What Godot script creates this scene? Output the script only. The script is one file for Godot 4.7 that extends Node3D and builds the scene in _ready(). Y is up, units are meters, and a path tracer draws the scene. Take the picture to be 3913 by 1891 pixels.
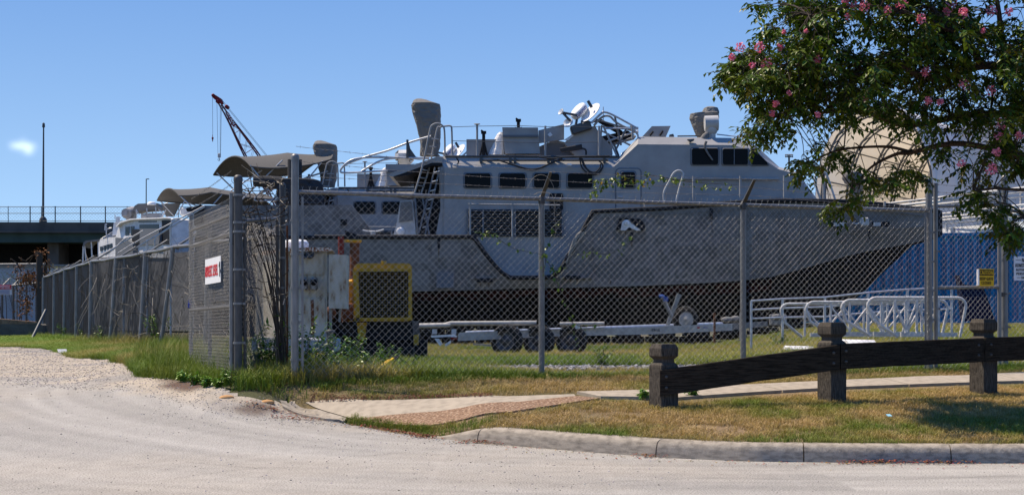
extends Node3D

# Measured layout: F and V0 are the photograph's focal length and horizon in its own pixels; P() turns a measured
# pixel and a distance into a point in metres.
const F := 6000.0
const U0 := 1956.5
const V0 := 1225.0
const EY := 0.985
var rng := RandomNumberGenerator.new()
var nz := FastNoiseLite.new()
var M := {}
var taken := {}

func P(u: float, v: float, d: float) -> Vector3:
	return Vector3((u - U0) * d / F, EY + (V0 - v) * d / F, -d)
func px(p: Vector3) -> Vector2:
	return Vector2(U0 + p.x * F / -p.z, V0 - (p.y - EY) * F / -p.z)

# ------------------------------------------------------------------ mesh builder
class MB:
	var v := PackedVector3Array()
	var n := PackedVector3Array()
	var c := PackedColorArray()
	var col := Color.WHITE
	var tint := false
	func tn(a: Vector3, b: Vector3, d: Vector3, na: Vector3, nb: Vector3, nd: Vector3):
		if (d - a).cross(b - a).dot(na + nb + nd) < 0.0:
			v.append(a); v.append(d); v.append(b); n.append(na); n.append(nd); n.append(nb)
		else:
			v.append(a); v.append(b); v.append(d); n.append(na); n.append(nb); n.append(nd)
		if tint:
			c.append(col); c.append(col); c.append(col)
	func tri(a: Vector3, b: Vector3, d: Vector3):
		var m := (d - a).cross(b - a).normalized()
		v.append(a); v.append(b); v.append(d); n.append(m); n.append(m); n.append(m)
		if tint:
			c.append(col); c.append(col); c.append(col)
	func quad(a: Vector3, b: Vector3, d: Vector3, e: Vector3):
		tri(a, b, d); tri(a, d, e)
	func qn(a: Vector3, b: Vector3, d: Vector3, e: Vector3, na: Vector3, nb: Vector3, nd: Vector3, ne: Vector3):
		tn(a, b, d, na, nb, nd); tn(a, d, e, na, nd, ne)
	func tube(pts: Array, r0: float, r1: float = -1.0, sides: int = 6, caps: bool = true):
		if r1 < 0.0: r1 = r0
		var k := pts.size()
		var prev: Array = []
		var prevn: Array = []
		var up := Vector3(0.13, 0.97, 0.21)
		var bx := Vector3.ZERO
		for i in k:
			var p: Vector3 = pts[i]
			var t: Vector3
			if i == 0: t = (pts[1] - p)
			elif i == k - 1: t = (p - pts[i - 1])
			else: t = ((pts[i + 1] - p).normalized() + (p - pts[i - 1]).normalized())
			t = t.normalized()
			if i == 0:
				bx = t.cross(up)
				if bx.length() < 0.05: bx = t.cross(Vector3.RIGHT)
			bx = (bx - t * bx.dot(t)).normalized()
			var by := t.cross(bx)
			var r := lerpf(r0, r1, float(i) / maxf(1.0, k - 1))
			var ring: Array = []
			var rn: Array = []
			for s in sides:
				var a := TAU * s / sides
				var q := bx * cos(a) + by * sin(a)
				ring.append(p + q * r); rn.append(q)
			if i > 0:
				for s in sides:
					var s2 := (s + 1) % sides
					qn(prev[s], prev[s2], ring[s2], ring[s], prevn[s], prevn[s2], rn[s2], rn[s])
			if caps and (i == 0 or i == k - 1):
				for s in sides:
					var m := -t if i == 0 else t
					tn(p, ring[s], ring[(s + 1) % sides], m, m, m)
			prev = ring; prevn = rn
	func bar(a: Vector3, b: Vector3, r: float, sides: int = 6):
		tube([a, b], r, r, sides)
	func box(ctr: Vector3, size: Vector3, bs: Basis = Basis.IDENTITY, ch: float = 0.0):
		var h := size * 0.5
		if ch <= 0.0:
			for ax in 3:
				for sg in [-1.0, 1.0]:
					var e0 := Vector3.ZERO; e0[ax] = sg * h[ax]
					var e1 := Vector3.ZERO; e1[(ax + 1) % 3] = h[(ax + 1) % 3]
					var e2 := Vector3.ZERO; e2[(ax + 2) % 3] = h[(ax + 2) % 3]
					var m := (bs * e0).normalized()
					qn(ctr + bs * (e0 - e1 - e2), ctr + bs * (e0 + e1 - e2), ctr + bs * (e0 + e1 + e2), ctr + bs * (e0 - e1 + e2), m, m, m, m)
			return
		var q := h - Vector3(ch, ch, ch)
		for ax in 3:
			var i1 := (ax + 1) % 3
			var i2 := (ax + 2) % 3
			for sg in [-1.0, 1.0]:
				var e0 := Vector3.ZERO; e0[ax] = sg * h[ax]
				var e1 := Vector3.ZERO; e1[i1] = q[i1]
				var e2 := Vector3.ZERO; e2[i2] = q[i2]
				var m := (bs * e0).normalized()
				qn(ctr + bs * (e0 - e1 - e2), ctr + bs * (e0 + e1 - e2), ctr + bs * (e0 + e1 + e2), ctr + bs * (e0 - e1 + e2), m, m, m, m)
			for s1 in [-1.0, 1.0]:
				for s2 in [-1.0, 1.0]:
					var a := Vector3.ZERO; a[i1] = s1 * h[i1]; a[i2] = s2 * q[i2]
					var b := Vector3.ZERO; b[i1] = s1 * q[i1]; b[i2] = s2 * h[i2]
					var l := Vector3.ZERO; l[ax] = q[ax]
					var m2 := Vector3.ZERO; m2[i1] = s1; m2[i2] = s2
					m2 = (bs * m2).normalized()
					qn(ctr + bs * (a - l), ctr + bs * (a + l), ctr + bs * (b + l), ctr + bs * (b - l), m2, m2, m2, m2)
	# a polygon given as points in space, pushed along w
	func prism(pts: Array, w: Vector3):
		var k := pts.size()
		var ctr := Vector3.ZERO
		for p in pts: ctr += p
		ctr /= k
		var nn := Vector3.ZERO
		for i in k: nn += (pts[i] - ctr).cross(pts[(i + 1) % k] - ctr)
		nn = nn.normalized()
		var ex: Vector3 = (pts[1] - pts[0]).normalized()
		var ey := nn.cross(ex)
		var flat := PackedVector2Array()
		for p in pts: flat.append(Vector2((p - ctr).dot(ex), (p - ctr).dot(ey)))
		var ix := Geometry2D.triangulate_polygon(flat)
		var f := nn if nn.dot(w) < 0.0 else -nn
		for t in range(0, ix.size(), 3):
			var a: Vector3 = pts[ix[t]]; var b: Vector3 = pts[ix[t + 1]]; var d: Vector3 = pts[ix[t + 2]]
			tn(a, b, d, f, f, f)
			if w != Vector3.ZERO: tn(a + w, b + w, d + w, -f, -f, -f)
		if w == Vector3.ZERO: return
		var turn := 1.0
		var area := 0.0
		for i in k: area += flat[i].cross(flat[(i + 1) % k])
		if area < 0.0: turn = -1.0
		for i in k:
			var a: Vector3 = pts[i]; var b: Vector3 = pts[(i + 1) % k]
			var m := (b - a).cross(nn).normalized() * turn
			qn(a, b, b + w, a + w, m, m, m, m)
	# rings with the same number of points, flat faces
	func loft(rings: Array, closed: bool = true, cap: bool = false):
		for r in rings.size() - 1:
			var a: Array = rings[r]; var b: Array = rings[r + 1]
			var k := a.size()
			for i in (k if closed else k - 1):
				var j := (i + 1) % k
				quad(a[i], b[i], b[j], a[j])
		if cap:
			for e in [0, rings.size() - 1]:
				var q: Array = rings[e]
				var ctr := Vector3.ZERO
				for p in q: ctr += p
				ctr /= q.size()
				for i in q.size(): tri(ctr, q[i], q[(i + 1) % q.size()])
	# rings with smooth shading
	func skin(rings: Array, closed: bool = true):
		var nr := rings.size()
		var k: int = rings[0].size()
		var nm: Array = []
		for r in nr:
			var row: Array = []
			for i in k:
				var du: Vector3 = rings[r][(i + 1) % k if closed else mini(i + 1, k - 1)] - rings[r][(i - 1 + k) % k if closed else maxi(i - 1, 0)]
				var dv: Vector3 = rings[mini(r + 1, nr - 1)][i] - rings[maxi(r - 1, 0)][i]
				row.append(du.cross(dv).normalized())
			nm.append(row)
		for r in nr - 1:
			for i in (k if closed else k - 1):
				var j := (i + 1) % k
				qn(rings[r][i], rings[r + 1][i], rings[r + 1][j], rings[r][j], nm[r][i], nm[r + 1][i], nm[r + 1][j], nm[r][j])
	func ball(ctr: Vector3, rad: Vector3, bs: Basis = Basis.IDENTITY, nu: int = 12, nv: int = 7):
		var rings: Array = []
		for j in nv + 1:
			var th := PI * (0.02 + 0.96 * j / nv)
			var row: Array = []
			for i in nu:
				var a := TAU * i / nu
				row.append(ctr + bs * Vector3(rad.x * sin(th) * cos(a), rad.y * cos(th), rad.z * sin(th) * sin(a)))
			rings.append(row)
		skin(rings)
	# profile of (radius, height) pairs turned about axis
	func lathe(at: Vector3, axis: Vector3, prof: Array, sides: int = 16, smooth: bool = true):
		var ax := axis.normalized()
		var ex := ax.cross(Vector3(0.2, 0.3, 0.93)).normalized()
		var ey := ax.cross(ex)
		var rings: Array = []
		for pr in prof:
			var row: Array = []
			for i in sides:
				var a := TAU * i / sides
				row.append(at + ax * pr[1] + (ex * cos(a) + ey * sin(a)) * maxf(pr[0], 0.0005))
			rings.append(row)
		if smooth: skin(rings)
		else: loft(rings)

func mb(tinted: bool = false) -> MB:
	var m := MB.new(); m.tint = tinted
	return m

func origin_of(node: Node) -> Vector3:
	var o := Vector3.ZERO
	while node != self:
		o += node.position; node = node.get_parent()
	return o

func mesh_of(m: MB, mat: Material, shift: Vector3 = Vector3.ZERO) -> ArrayMesh:
	var v := m.v
	if shift != Vector3.ZERO:
		v = PackedVector3Array()
		v.resize(m.v.size())
		for i in m.v.size(): v[i] = m.v[i] - shift
	var a := []
	a.resize(Mesh.ARRAY_MAX)
	a[Mesh.ARRAY_VERTEX] = v
	a[Mesh.ARRAY_NORMAL] = m.n
	if m.tint: a[Mesh.ARRAY_COLOR] = m.c
	var am := ArrayMesh.new()
	am.add_surface_from_arrays(Mesh.PRIMITIVE_TRIANGLES, a)
	am.surface_set_material(0, mat)
	return am

# one named mesh under parent; the points are in world metres
func obj(called: String, m: MB, mat: Material, parent: Node = self, at: Vector3 = Vector3.ZERO) -> MeshInstance3D:
	var o := MeshInstance3D.new()
	o.name = called if parent != self else numbered(called)
	o.mesh = mesh_of(m, mat, (origin_of(parent) if parent != self else Vector3.ZERO) + at)
	parent.add_child(o, true)
	o.position = at
	return o
func numbered(called: String) -> String:
	if not taken.has(called):
		taken[called] = 0
		return called
	taken[called] += 1
	return "%s_%03d" % [called, taken[called]]
func tag(o: Node, label: String, category: String, group: String = "", kind: String = ""):
	if label: o.set_meta("label", label)
	if category: o.set_meta("category", category)
	if group: o.set_meta("group", group)
	if kind: o.set_meta("kind", kind)
	return o
func thing(called: String, at: Vector3, label: String, category: String, group: String = "") -> Node3D:
	var o := Node3D.new()
	o.name = numbered(called)
	add_child(o)
	o.position = at
	tag(o, label, category, group)
	return o
func struct(called: String, m: MB, mat: Material) -> MeshInstance3D:
	var o := obj(called, m, mat)
	o.set_meta("kind", "structure")
	return o
func arc(c: Vector3, ex: Vector3, ey: Vector3, a0: float, a1: float, k: int) -> Array:
	var out: Array = []
	for i in k + 1:
		var a := lerpf(a0, a1, float(i) / k)
		out.append(c + ex * cos(a) + ey * sin(a))
	return out
func PL(list: Array, d: float) -> Array:
	var out: Array = []
	for q in list: out.append(P(q[0], q[1], d + (q[2] if q.size() > 2 else 0.0)))
	return out
func smooth_path(pts: Array, per: int = 5) -> Array:
	var cv := Curve3D.new()
	for i in pts.size():
		var t: Vector3 = (pts[mini(i + 1, pts.size() - 1)] - pts[maxi(i - 1, 0)]) / 6.0
		cv.add_point(pts[i], -t, t)
	var out: Array = []
	for i in pts.size() - 1:
		for j in per: out.append(cv.sample(i, float(j) / per))
	out.append(pts[-1])
	return out
func rr(a: float, b: float) -> float: return rng.randf_range(a, b)

# ------------------------------------------------------------------ materials
func lin(r: float, g: float, b: float) -> Color: return Color(r, g, b).linear_to_srgb()
func noise_tex(freq: float, seed_: int, stops: Array, kind := FastNoiseLite.TYPE_SIMPLEX_SMOOTH, octaves := 4, size := 512, normal := false, strength := 4.0) -> NoiseTexture2D:
	var f := FastNoiseLite.new()
	f.noise_type = kind; f.frequency = freq; f.seed = seed_; f.fractal_octaves = octaves
	var t := NoiseTexture2D.new()
	t.width = size; t.height = size; t.seamless = true; t.noise = f; t.normalize = true
	if normal:
		t.as_normal_map = true; t.bump_strength = strength
	else:
		var g := Gradient.new()
		g.offsets = PackedFloat32Array(); g.colors = PackedColorArray()
		var of := PackedFloat32Array(); var co := PackedColorArray()
		for s in stops:
			of.append(s[0]); co.append(Color(s[1], s[1], s[1]) if s[1] is float else s[1])
		g.offsets = of; g.colors = co
		t.color_ramp = g
	return t
func mat(c: Color, rough := 0.7, metal := 0.0, tex: Texture2D = null, scale := Vector3.ONE, bump: Texture2D = null, bump_s := 0.5, vcol := false) -> StandardMaterial3D:
	var m := StandardMaterial3D.new()
	m.albedo_color = c; m.roughness = rough; m.metallic = metal
	m.vertex_color_use_as_albedo = vcol
	if tex or bump:
		m.uv1_triplanar = true; m.uv1_world_triplanar = true; m.uv1_scale = scale
		if tex: m.albedo_texture = tex
		if bump:
			m.normal_enabled = true; m.normal_texture = bump; m.normal_scale = bump_s
	m.metallic_specular = 0.3
	m.cull_mode = BaseMaterial3D.CULL_DISABLED
	return m

func make_materials():
	var t_blotch := noise_tex(0.008, 3, [[0.0, 0.8], [0.45, 0.93], [0.6, 0.97], [1.0, 1.0]])
	var t_faint := noise_tex(0.006, 23, [[0.0, 0.9], [0.5, 0.96], [1.0, 1.0]])
	var t_patch := noise_tex(0.012, 9, [[0.0, 0.8], [0.38, 0.86], [0.42, 0.97], [0.62, 1.0], [0.66, 0.9], [1.0, 0.94]], FastNoiseLite.TYPE_CELLULAR, 2)
	var t_speck := noise_tex(0.12, 5, [[0.0, 0.55], [0.3, 0.82], [0.5, 0.95], [0.75, 1.0], [1.0, 1.0]], FastNoiseLite.TYPE_SIMPLEX, 3)
	var t_stone := noise_tex(0.06, 6, [[0.0, Color(0.35, 0.28, 0.24)], [0.3, Color(0.62, 0.52, 0.45)], [0.55, Color(0.9, 0.78, 0.68)], [0.8, Color(1, 0.96, 0.9)], [1.0, Color(1, 1, 1)]], FastNoiseLite.TYPE_CELLULAR, 2)
	var t_wood := noise_tex(0.02, 7, [[0.0, 0.45], [0.4, 0.75], [0.55, 0.95], [1.0, 1.0]], FastNoiseLite.TYPE_SIMPLEX, 5)
	var t_rust := noise_tex(0.016, 8, [[0.0, Color(0.6, 0.45, 0.34)], [0.12, Color(0.74, 0.64, 0.54)], [0.2, Color(0.86, 0.82, 0.75)], [0.5, Color(0.95, 0.93, 0.88)], [1.0, Color(1, 1, 1)]], FastNoiseLite.TYPE_SIMPLEX, 5)
	var t_weave := noise_tex(0.05, 11, [[0.0, 0.75], [0.5, 0.95], [1.0, 1.0]], FastNoiseLite.TYPE_SIMPLEX, 4)
	var b_fine := noise_tex(0.15, 12, [], FastNoiseLite.TYPE_SIMPLEX, 4, 512, true, 5.0)
	var b_mid := noise_tex(0.03, 13, [], FastNoiseLite.TYPE_SIMPLEX, 5, 512, true, 6.0)
	var t_kerb := noise_tex(0.02, 31, [[0.0, 0.68], [0.35, 0.83], [0.5, 0.92], [0.7, 0.98], [1.0, 1.0]], FastNoiseLite.TYPE_SIMPLEX, 6)
	M.road = mat(Color.WHITE, 0.92, 0, t_speck, Vector3.ONE * 0.9, b_fine, 0.35, true)
	M.ground = mat(Color.WHITE, 0.97, 0, t_speck, Vector3.ONE * 0.6, b_mid, 0.7, true)
	M.kerb = mat(lin(0.38, 0.33, 0.265), 0.95, 0, t_kerb, Vector3(0.9, 2.4, 0.9), b_fine, 0.4)
	M.walk = mat(lin(0.41, 0.35, 0.27), 0.9, 0, t_blotch, Vector3.ONE * 1.6, b_fine, 0.5)
	M.aggregate = mat(lin(0.4, 0.345, 0.285), 0.9, 0, t_stone, Vector3.ONE * 1.3, b_mid, 1.0)
	M.galv = mat(lin(0.25, 0.245, 0.235), 0.42, 0.4, t_blotch, Vector3(2, 0.8, 2), b_fine, 0.15)
	M.galv_dark = mat(lin(0.11, 0.106, 0.1), 0.5, 0.35, t_blotch, Vector3(3, 1.2, 3), b_fine, 0.2)
	M.wire = mat(lin(0.28, 0.278, 0.272), 0.36, 0.75)
	M.wire_dull = mat(lin(0.2, 0.196, 0.19), 0.42, 0.7)
	M.barb = mat(lin(0.22, 0.21, 0.2), 0.55, 0.5)
	M.awning = mat(lin(0.125, 0.12, 0.113), 0.92, 0, t_weave, Vector3.ONE * 0.7, b_mid, 0.3)
	M.trailer = mat(lin(0.46, 0.43, 0.38), 0.5, 0.1, t_blotch, Vector3.ONE)
	M.wood = mat(lin(0.1, 0.086, 0.07), 0.9, 0, t_wood, Vector3(9, 0.7, 9), b_mid, 0.9)
	M.woodrail = mat(lin(0.05, 0.038, 0.027), 0.98, 0, t_wood, Vector3(0.35, 5, 5), b_mid, 1.2)
	M.hull = mat(lin(0.215, 0.205, 0.193), 0.62, 0, t_patch, Vector3.ONE * 0.22, b_mid, 0.06)
	M.cabin = mat(lin(0.36, 0.35, 0.338), 0.6, 0, t_faint, Vector3.ONE * 0.3, b_mid, 0.05)
	M.cabin_pale = mat(lin(0.55, 0.54, 0.52), 0.6, 0, t_blotch, Vector3.ONE * 0.3)
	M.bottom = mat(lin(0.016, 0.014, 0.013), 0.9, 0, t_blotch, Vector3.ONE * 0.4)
	M.antifoul = mat(lin(0.055, 0.014, 0.013), 0.9, 0, noise_tex(0.01, 21, [[0.0, 0.15], [0.35, 0.3], [0.5, 0.9], [1.0, 1.0]]), Vector3.ONE * 0.35)
	M.fender = mat(lin(0.018, 0.018, 0.02), 0.7)
	M.black = mat(lin(0.012, 0.012, 0.014), 0.6)
	M.glass = mat(lin(0.006, 0.007, 0.009), 0.1); M.glass.metallic_specular = 0.18
	M.canvas = mat(lin(0.2, 0.19, 0.175), 0.95, 0, t_faint, Vector3.ONE * 0.5)
	M.canvas_dark = mat(lin(0.05, 0.05, 0.052), 0.9, 0, t_weave, Vector3.ONE * 0.7, b_mid, 0.3)
	M.white = mat(lin(0.82, 0.81, 0.79), 0.5, 0, t_blotch, Vector3.ONE * 0.5)
	M.alu = mat(lin(0.55, 0.56, 0.58), 0.4, 0.5, t_blotch, Vector3.ONE)
	M.alu_white = mat(lin(0.62, 0.595, 0.555), 0.5, 0.0, t_blotch, Vector3.ONE)
	M.steel_dark = mat(lin(0.09, 0.095, 0.1), 0.5, 0.5)
	M.rope = mat(lin(0.04, 0.04, 0.042), 0.8)
	M.yellow = mat(lin(0.62, 0.33, 0.03), 0.55, 0, t_blotch, Vector3.ONE * 1.3)
	M.grille = mat(lin(0.02, 0.018, 0.014), 0.8)
	M.rust = mat(lin(0.16, 0.065, 0.03), 0.9, 0, t_blotch, Vector3.ONE * 2.0, b_mid, 0.6)
	M.cabinet = mat(lin(0.5, 0.475, 0.41), 0.6, 0, t_rust, Vector3(0.8, 0.25, 0.8))
	M.rusty_roof = mat(lin(0.7, 0.66, 0.6), 0.7, 0, noise_tex(0.03, 22, [[0.0, Color(0.4, 0.18, 0.08)], [0.4, Color(0.6, 0.36, 0.2)], [0.52, Color(0.9, 0.88, 0.84)], [1.0, Color(1, 1, 1)]]), Vector3.ONE * 1.2)
	M.tyre = mat(lin(0.028, 0.026, 0.023), 0.9, 0, t_faint, Vector3.ONE * 2.0, b_mid, 0.6)
	M.container = mat(lin(0.008, 0.24, 0.48), 0.5, 0, t_blotch, Vector3.ONE * 0.3)
	M.tent = mat(lin(0.84, 0.83, 0.81), 0.7)
	M.tent.backlight_enabled = true; M.tent.backlight = lin(0.5, 0.43, 0.33)
	M.tent_inside = mat(lin(0.62, 0.53, 0.4), 0.8, 0, t_weave, Vector3.ONE * 0.2)
	M.tent_inside.backlight_enabled = true; M.tent_inside.backlight = lin(0.4, 0.33, 0.24)
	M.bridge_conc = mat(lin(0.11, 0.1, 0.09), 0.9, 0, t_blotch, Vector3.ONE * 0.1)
	M.bridge_girder = mat(lin(0.055, 0.085, 0.075), 0.7, 0, t_blotch, Vector3.ONE * 0.1)
	M.crane_red = mat(lin(0.2, 0.02, 0.025), 0.6)
	M.crane_dark = mat(lin(0.13, 0.022, 0.03), 0.6)
	M.concrete_old = mat(lin(0.12, 0.11, 0.095), 0.95, 0, t_blotch, Vector3.ONE * 0.6, b_mid, 0.8)
	M.concrete_tan = mat(lin(0.3, 0.2, 0.13), 0.95, 0, t_blotch, Vector3.ONE * 0.8, b_mid, 0.8)
	M.pale_wall = mat(lin(0.42, 0.43, 0.45), 0.9, 0, t_blotch, Vector3.ONE * 0.1)
	M.sign_white = mat(lin(0.78, 0.78, 0.77), 0.5)
	M.sign_yellow = mat(lin(0.75, 0.45, 0.02), 0.5)
	M.ink_black = mat(lin(0.015, 0.015, 0.015), 0.6)
	M.ink_red = mat(lin(0.6, 0.02, 0.03), 0.6)
	M.ink_blue = mat(lin(0.03, 0.06, 0.3), 0.6)
	M.bark = mat(lin(0.11, 0.07, 0.05), 0.9, 0, t_wood, Vector3(4, 1, 4), b_mid, 0.5)
	M.twig = mat(lin(0.06, 0.048, 0.038), 0.9)
	M.twig_pale = mat(lin(0.3, 0.27, 0.22), 0.9)
	M.leaf = mat(Color.WHITE, 0.36, 0, null, Vector3.ONE, null, 0, true)
	M.leaf.backlight_enabled = true; M.leaf.backlight = lin(0.24, 0.3, 0.03)
	M.petal = mat(Color.WHITE, 0.7, 0, null, Vector3.ONE, null, 0, true)
	M.petal.backlight_enabled = true; M.petal.backlight = lin(0.5, 0.14, 0.22)
	M.grass = mat(Color.WHITE, 0.6, 0, null, Vector3.ONE, null, 0, true)
	M.grass.backlight_enabled = true; M.grass.backlight = lin(0.3, 0.33, 0.08)
	M.stone = mat(Color.WHITE, 0.9, 0, null, Vector3.ONE, null, 0, true)
	M.blue = mat(lin(0.03, 0.08, 0.3), 0.5)
	M.dish = mat(lin(0.75, 0.75, 0.74), 0.5)

# ------------------------------------------------------------------ lettering
var font_bold: SystemFont
func lettering(parent: Node, words: String, ctr: Vector3, right: Vector3, up: Vector3, width: float, height: float, m: Material, called := "lettering"):
	if font_bold == null:
		font_bold = SystemFont.new()
		font_bold.font_names = PackedStringArray(["Droid Sans"]); font_bold.font_weight = 700
	var t := TextMesh.new()
	t.text = words; t.font = font_bold; t.font_size = 64; t.pixel_size = 0.01; t.depth = 0.02; t.curve_step = 4.0
	t.material = m
	var bb := t.get_aabb()
	var o := MeshInstance3D.new()
	o.name = called
	o.mesh = t
	parent.add_child(o, true)
	var r := right.normalized(); var y := up.normalized(); var z := r.cross(y)
	var bs := Basis(r * (width / bb.size.x), y * (height / bb.size.y), z * 0.1)
	o.transform = Transform3D(bs, ctr - origin_of(parent) - bs * bb.get_center())
	return o

# ------------------------------------------------------------------ terrain
func pw(x: float, pts: Array) -> float:
	if x <= pts[0][0]: return pts[0][1]
	for i in pts.size() - 1:
		if x <= pts[i + 1][0]:
			return lerpf(pts[i][1], pts[i + 1][1], (x - pts[i][0]) / (pts[i + 1][0] - pts[i][0]))
	return pts[-1][1]
const KERB := [[-2.4, 14.95], [-1.95, 14.5], [-1.3, 13.6], [-0.73, 12.7], [-0.1, 12.08], [0.47, 11.6], [1.05, 11.17], [1.64, 10.9], [2.5, 10.78], [3.5, 10.75], [6.0, 10.85], [12.0, 11.4], [30.0, 14.0]]
const LEFTLINE := [[-60.0, 62.0], [-16.0, 49.0], [-14.35, 48.2], [-13.2, 45.4], [-12.1, 42.6], [-11.0, 39.8], [-9.9, 37.0], [-8.74, 34.3], [-7.3, 31.0], [-6.4, 28.7], [-4.6, 20.8], [-3.62, 17.7], [-2.7, 15.3], [-2.08, 15.0]]
func kerb_d(x: float) -> float: return pw(x, KERB)
func fence_d(x: float) -> float: return 15.77 + 0.369 * x
func road_drop(d: float) -> float: return clampf(0.985 - 0.0213 * (d - 11.0), 0.55, 0.985)
func kerb_h(x: float) -> float: return 0.125 * smoothstep(-0.76, -0.15, x)
func yard_drop(x: float, d: float) -> float:
	var mid := pw(d, [[15.0, 0.585], [39.0, 0.85], [70.0, 0.88], [400.0, 0.9]])
	var right := pw(d, [[16.0, 0.585], [20.0, 0.53], [30.0, 0.40], [64.0, 0.08], [90.0, 0.1], [400.0, 0.9]])
	var left := pw(d, [[15.0, 0.6], [20.0, 0.55], [60.0, 0.6], [400.0, 0.9]])
	var k := x / d
	var w := lerpf(mid, right, smoothstep(0.11, 0.22, k))
	return lerpf(w, left, smoothstep(-0.09, -0.2, k))
func drop(x: float, d: float) -> float:
	var r := lerpf(road_drop(d), pw(d, [[9.0, 0.985], [11.0, 0.93], [15.3, 0.75], [20.0, 0.66], [30.0, 0.57], [50.0, 0.55]]), smoothstep(-0.9, -3.4, x))
	var a := r
	var b := r
	if x > -2.6:
		var kd := kerb_d(x)
		var fd := fence_d(x)
		if d <= kd: a = r
		elif d >= fd: a = yard_drop(x, d)
		else:
			var lip := 0.24 * smoothstep(-1.6, -0.8, x)
			var t := clampf((d - kd - lip) / maxf(fd - kd - lip, 0.05), 0.0, 1.0)
			a = lerpf(road_drop(kd) - kerb_h(x), 0.585, 1.0 - pow(1.0 - t, 1.6))
	if x < -1.7:
		var dl := pw(x, LEFTLINE)
		var fdrop := pw(x, [[-14.0, 0.51], [-4.6, 0.53], [-2.7, 0.62], [-2.08, 0.585]])
		if d >= dl: b = lerpf(fdrop, yard_drop(x, d), clampf((d - dl) / 8.0, 0.0, 1.0))
		else: b = lerpf(fdrop, r, smoothstep(0.0, pw(x, [[-4.6, 6.0], [-3.0, 2.4], [-2.1, 1.2]]), dl - d))
	var w := smoothstep(-1.85, -2.5, x)
	return lerpf(a, b, w)
func gy(x: float, d: float) -> float:
	return EY - drop(x, d) + (0.012 * nz.get_noise_2d(x * 30.0, d * 30.0) if d > 16.0 else 0.0)
func gp(x: float, d: float, lift: float = 0.0) -> Vector3: return Vector3(x, gy(x, d) + lift, -d)
# the place on the ground seen at a measured pixel
func G(u: float, v: float, lift: float = 0.0) -> Vector3:
	var k := (u - U0) / F
	var s := (v - V0) / F
	var lo := 4.0
	var d := 4.0
	while d < 400.0:
		if drop(k * d, d) - s * d <= 0.0: break
		lo = d
		d *= 1.01
	var hi := d
	for i in 24:
		var m := (lo + hi) * 0.5
		if drop(k * m, m) - s * m <= 0.0: hi = m
		else: lo = m
	return gp(k * hi, hi, lift)

const VERGE := [[-400.0, 1318.0], [0.0, 1325.0], [150.0, 1327.0], [200.0, 1340.0], [300.0, 1372.0], [450.0, 1378.0], [490.0, 1398.0], [530.0, 1436.0], [640.0, 1447.0], [760.0, 1462.0], [860.0, 1490.0], [900.0, 1510.0], [1070.0, 1538.0]]

func build_terrain():
	# one sheet of ground to the horizon
	var m := mb(true)
	var ds: Array = [2.0, 4.0, 6.0]
	var d := 8.0
	while d < 700.0:
		ds.append(d)
		d *= 1.016 if d < 70.0 else 1.09
	ds.append(1500.0); ds.append(4000.0)
	var cols := 190
	var prev: Array = []
	var pcol: Array = []
	for r in ds.size():
		var row: Array = []
		var rc: Array = []
		var dd: float = ds[r]
		for i in cols + 1:
			var k := -0.85 + 1.7 * i / cols
			# finer in the middle
			k = k * (0.45 + 0.55 * absf(k) / 0.85)
			var x: float = k * dd if dd > 14.0 else k * 14.0
			var gl := -0.012
			if x > -2.1 and dd < fence_d(x) - 0.3 and dd > kerb_d(x) - 0.6: gl = -0.24
			row.append(gp(x, dd, gl))
			var q := nz.get_noise_2d(x * 6.0, dd * 6.0)
			var q2 := nz.get_noise_2d(x * 40.0 + 90.0, dd * 40.0)
			var c := Color(0.11, 0.095, 0.06).lerp(Color(0.06, 0.075, 0.025), clampf(0.5 + q, 0, 1))
			c = c.lerp(Color(0.2, 0.16, 0.11), clampf(q2 * 0.9, 0, 0.6))
			rc.append(c)
		if r > 0:
			for i in cols:
				var va: Vector3 = prev[i]; var vb: Vector3 = prev[i + 1]; var vc: Vector3 = row[i + 1]; var vd: Vector3 = row[i]
				m.col = pcol[i]
				m.tri(va, vd, vc); m.tri(va, vc, vb)
				m.c[-6] = pcol[i]; m.c[-5] = rc[i]; m.c[-4] = rc[i + 1]; m.c[-3] = pcol[i]; m.c[-2] = rc[i + 1]; m.c[-1] = pcol[i + 1]
		prev = row; pcol = rc
	struct("ground", m, M.ground)
	build_road()
	build_kerb_and_walk()

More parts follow.
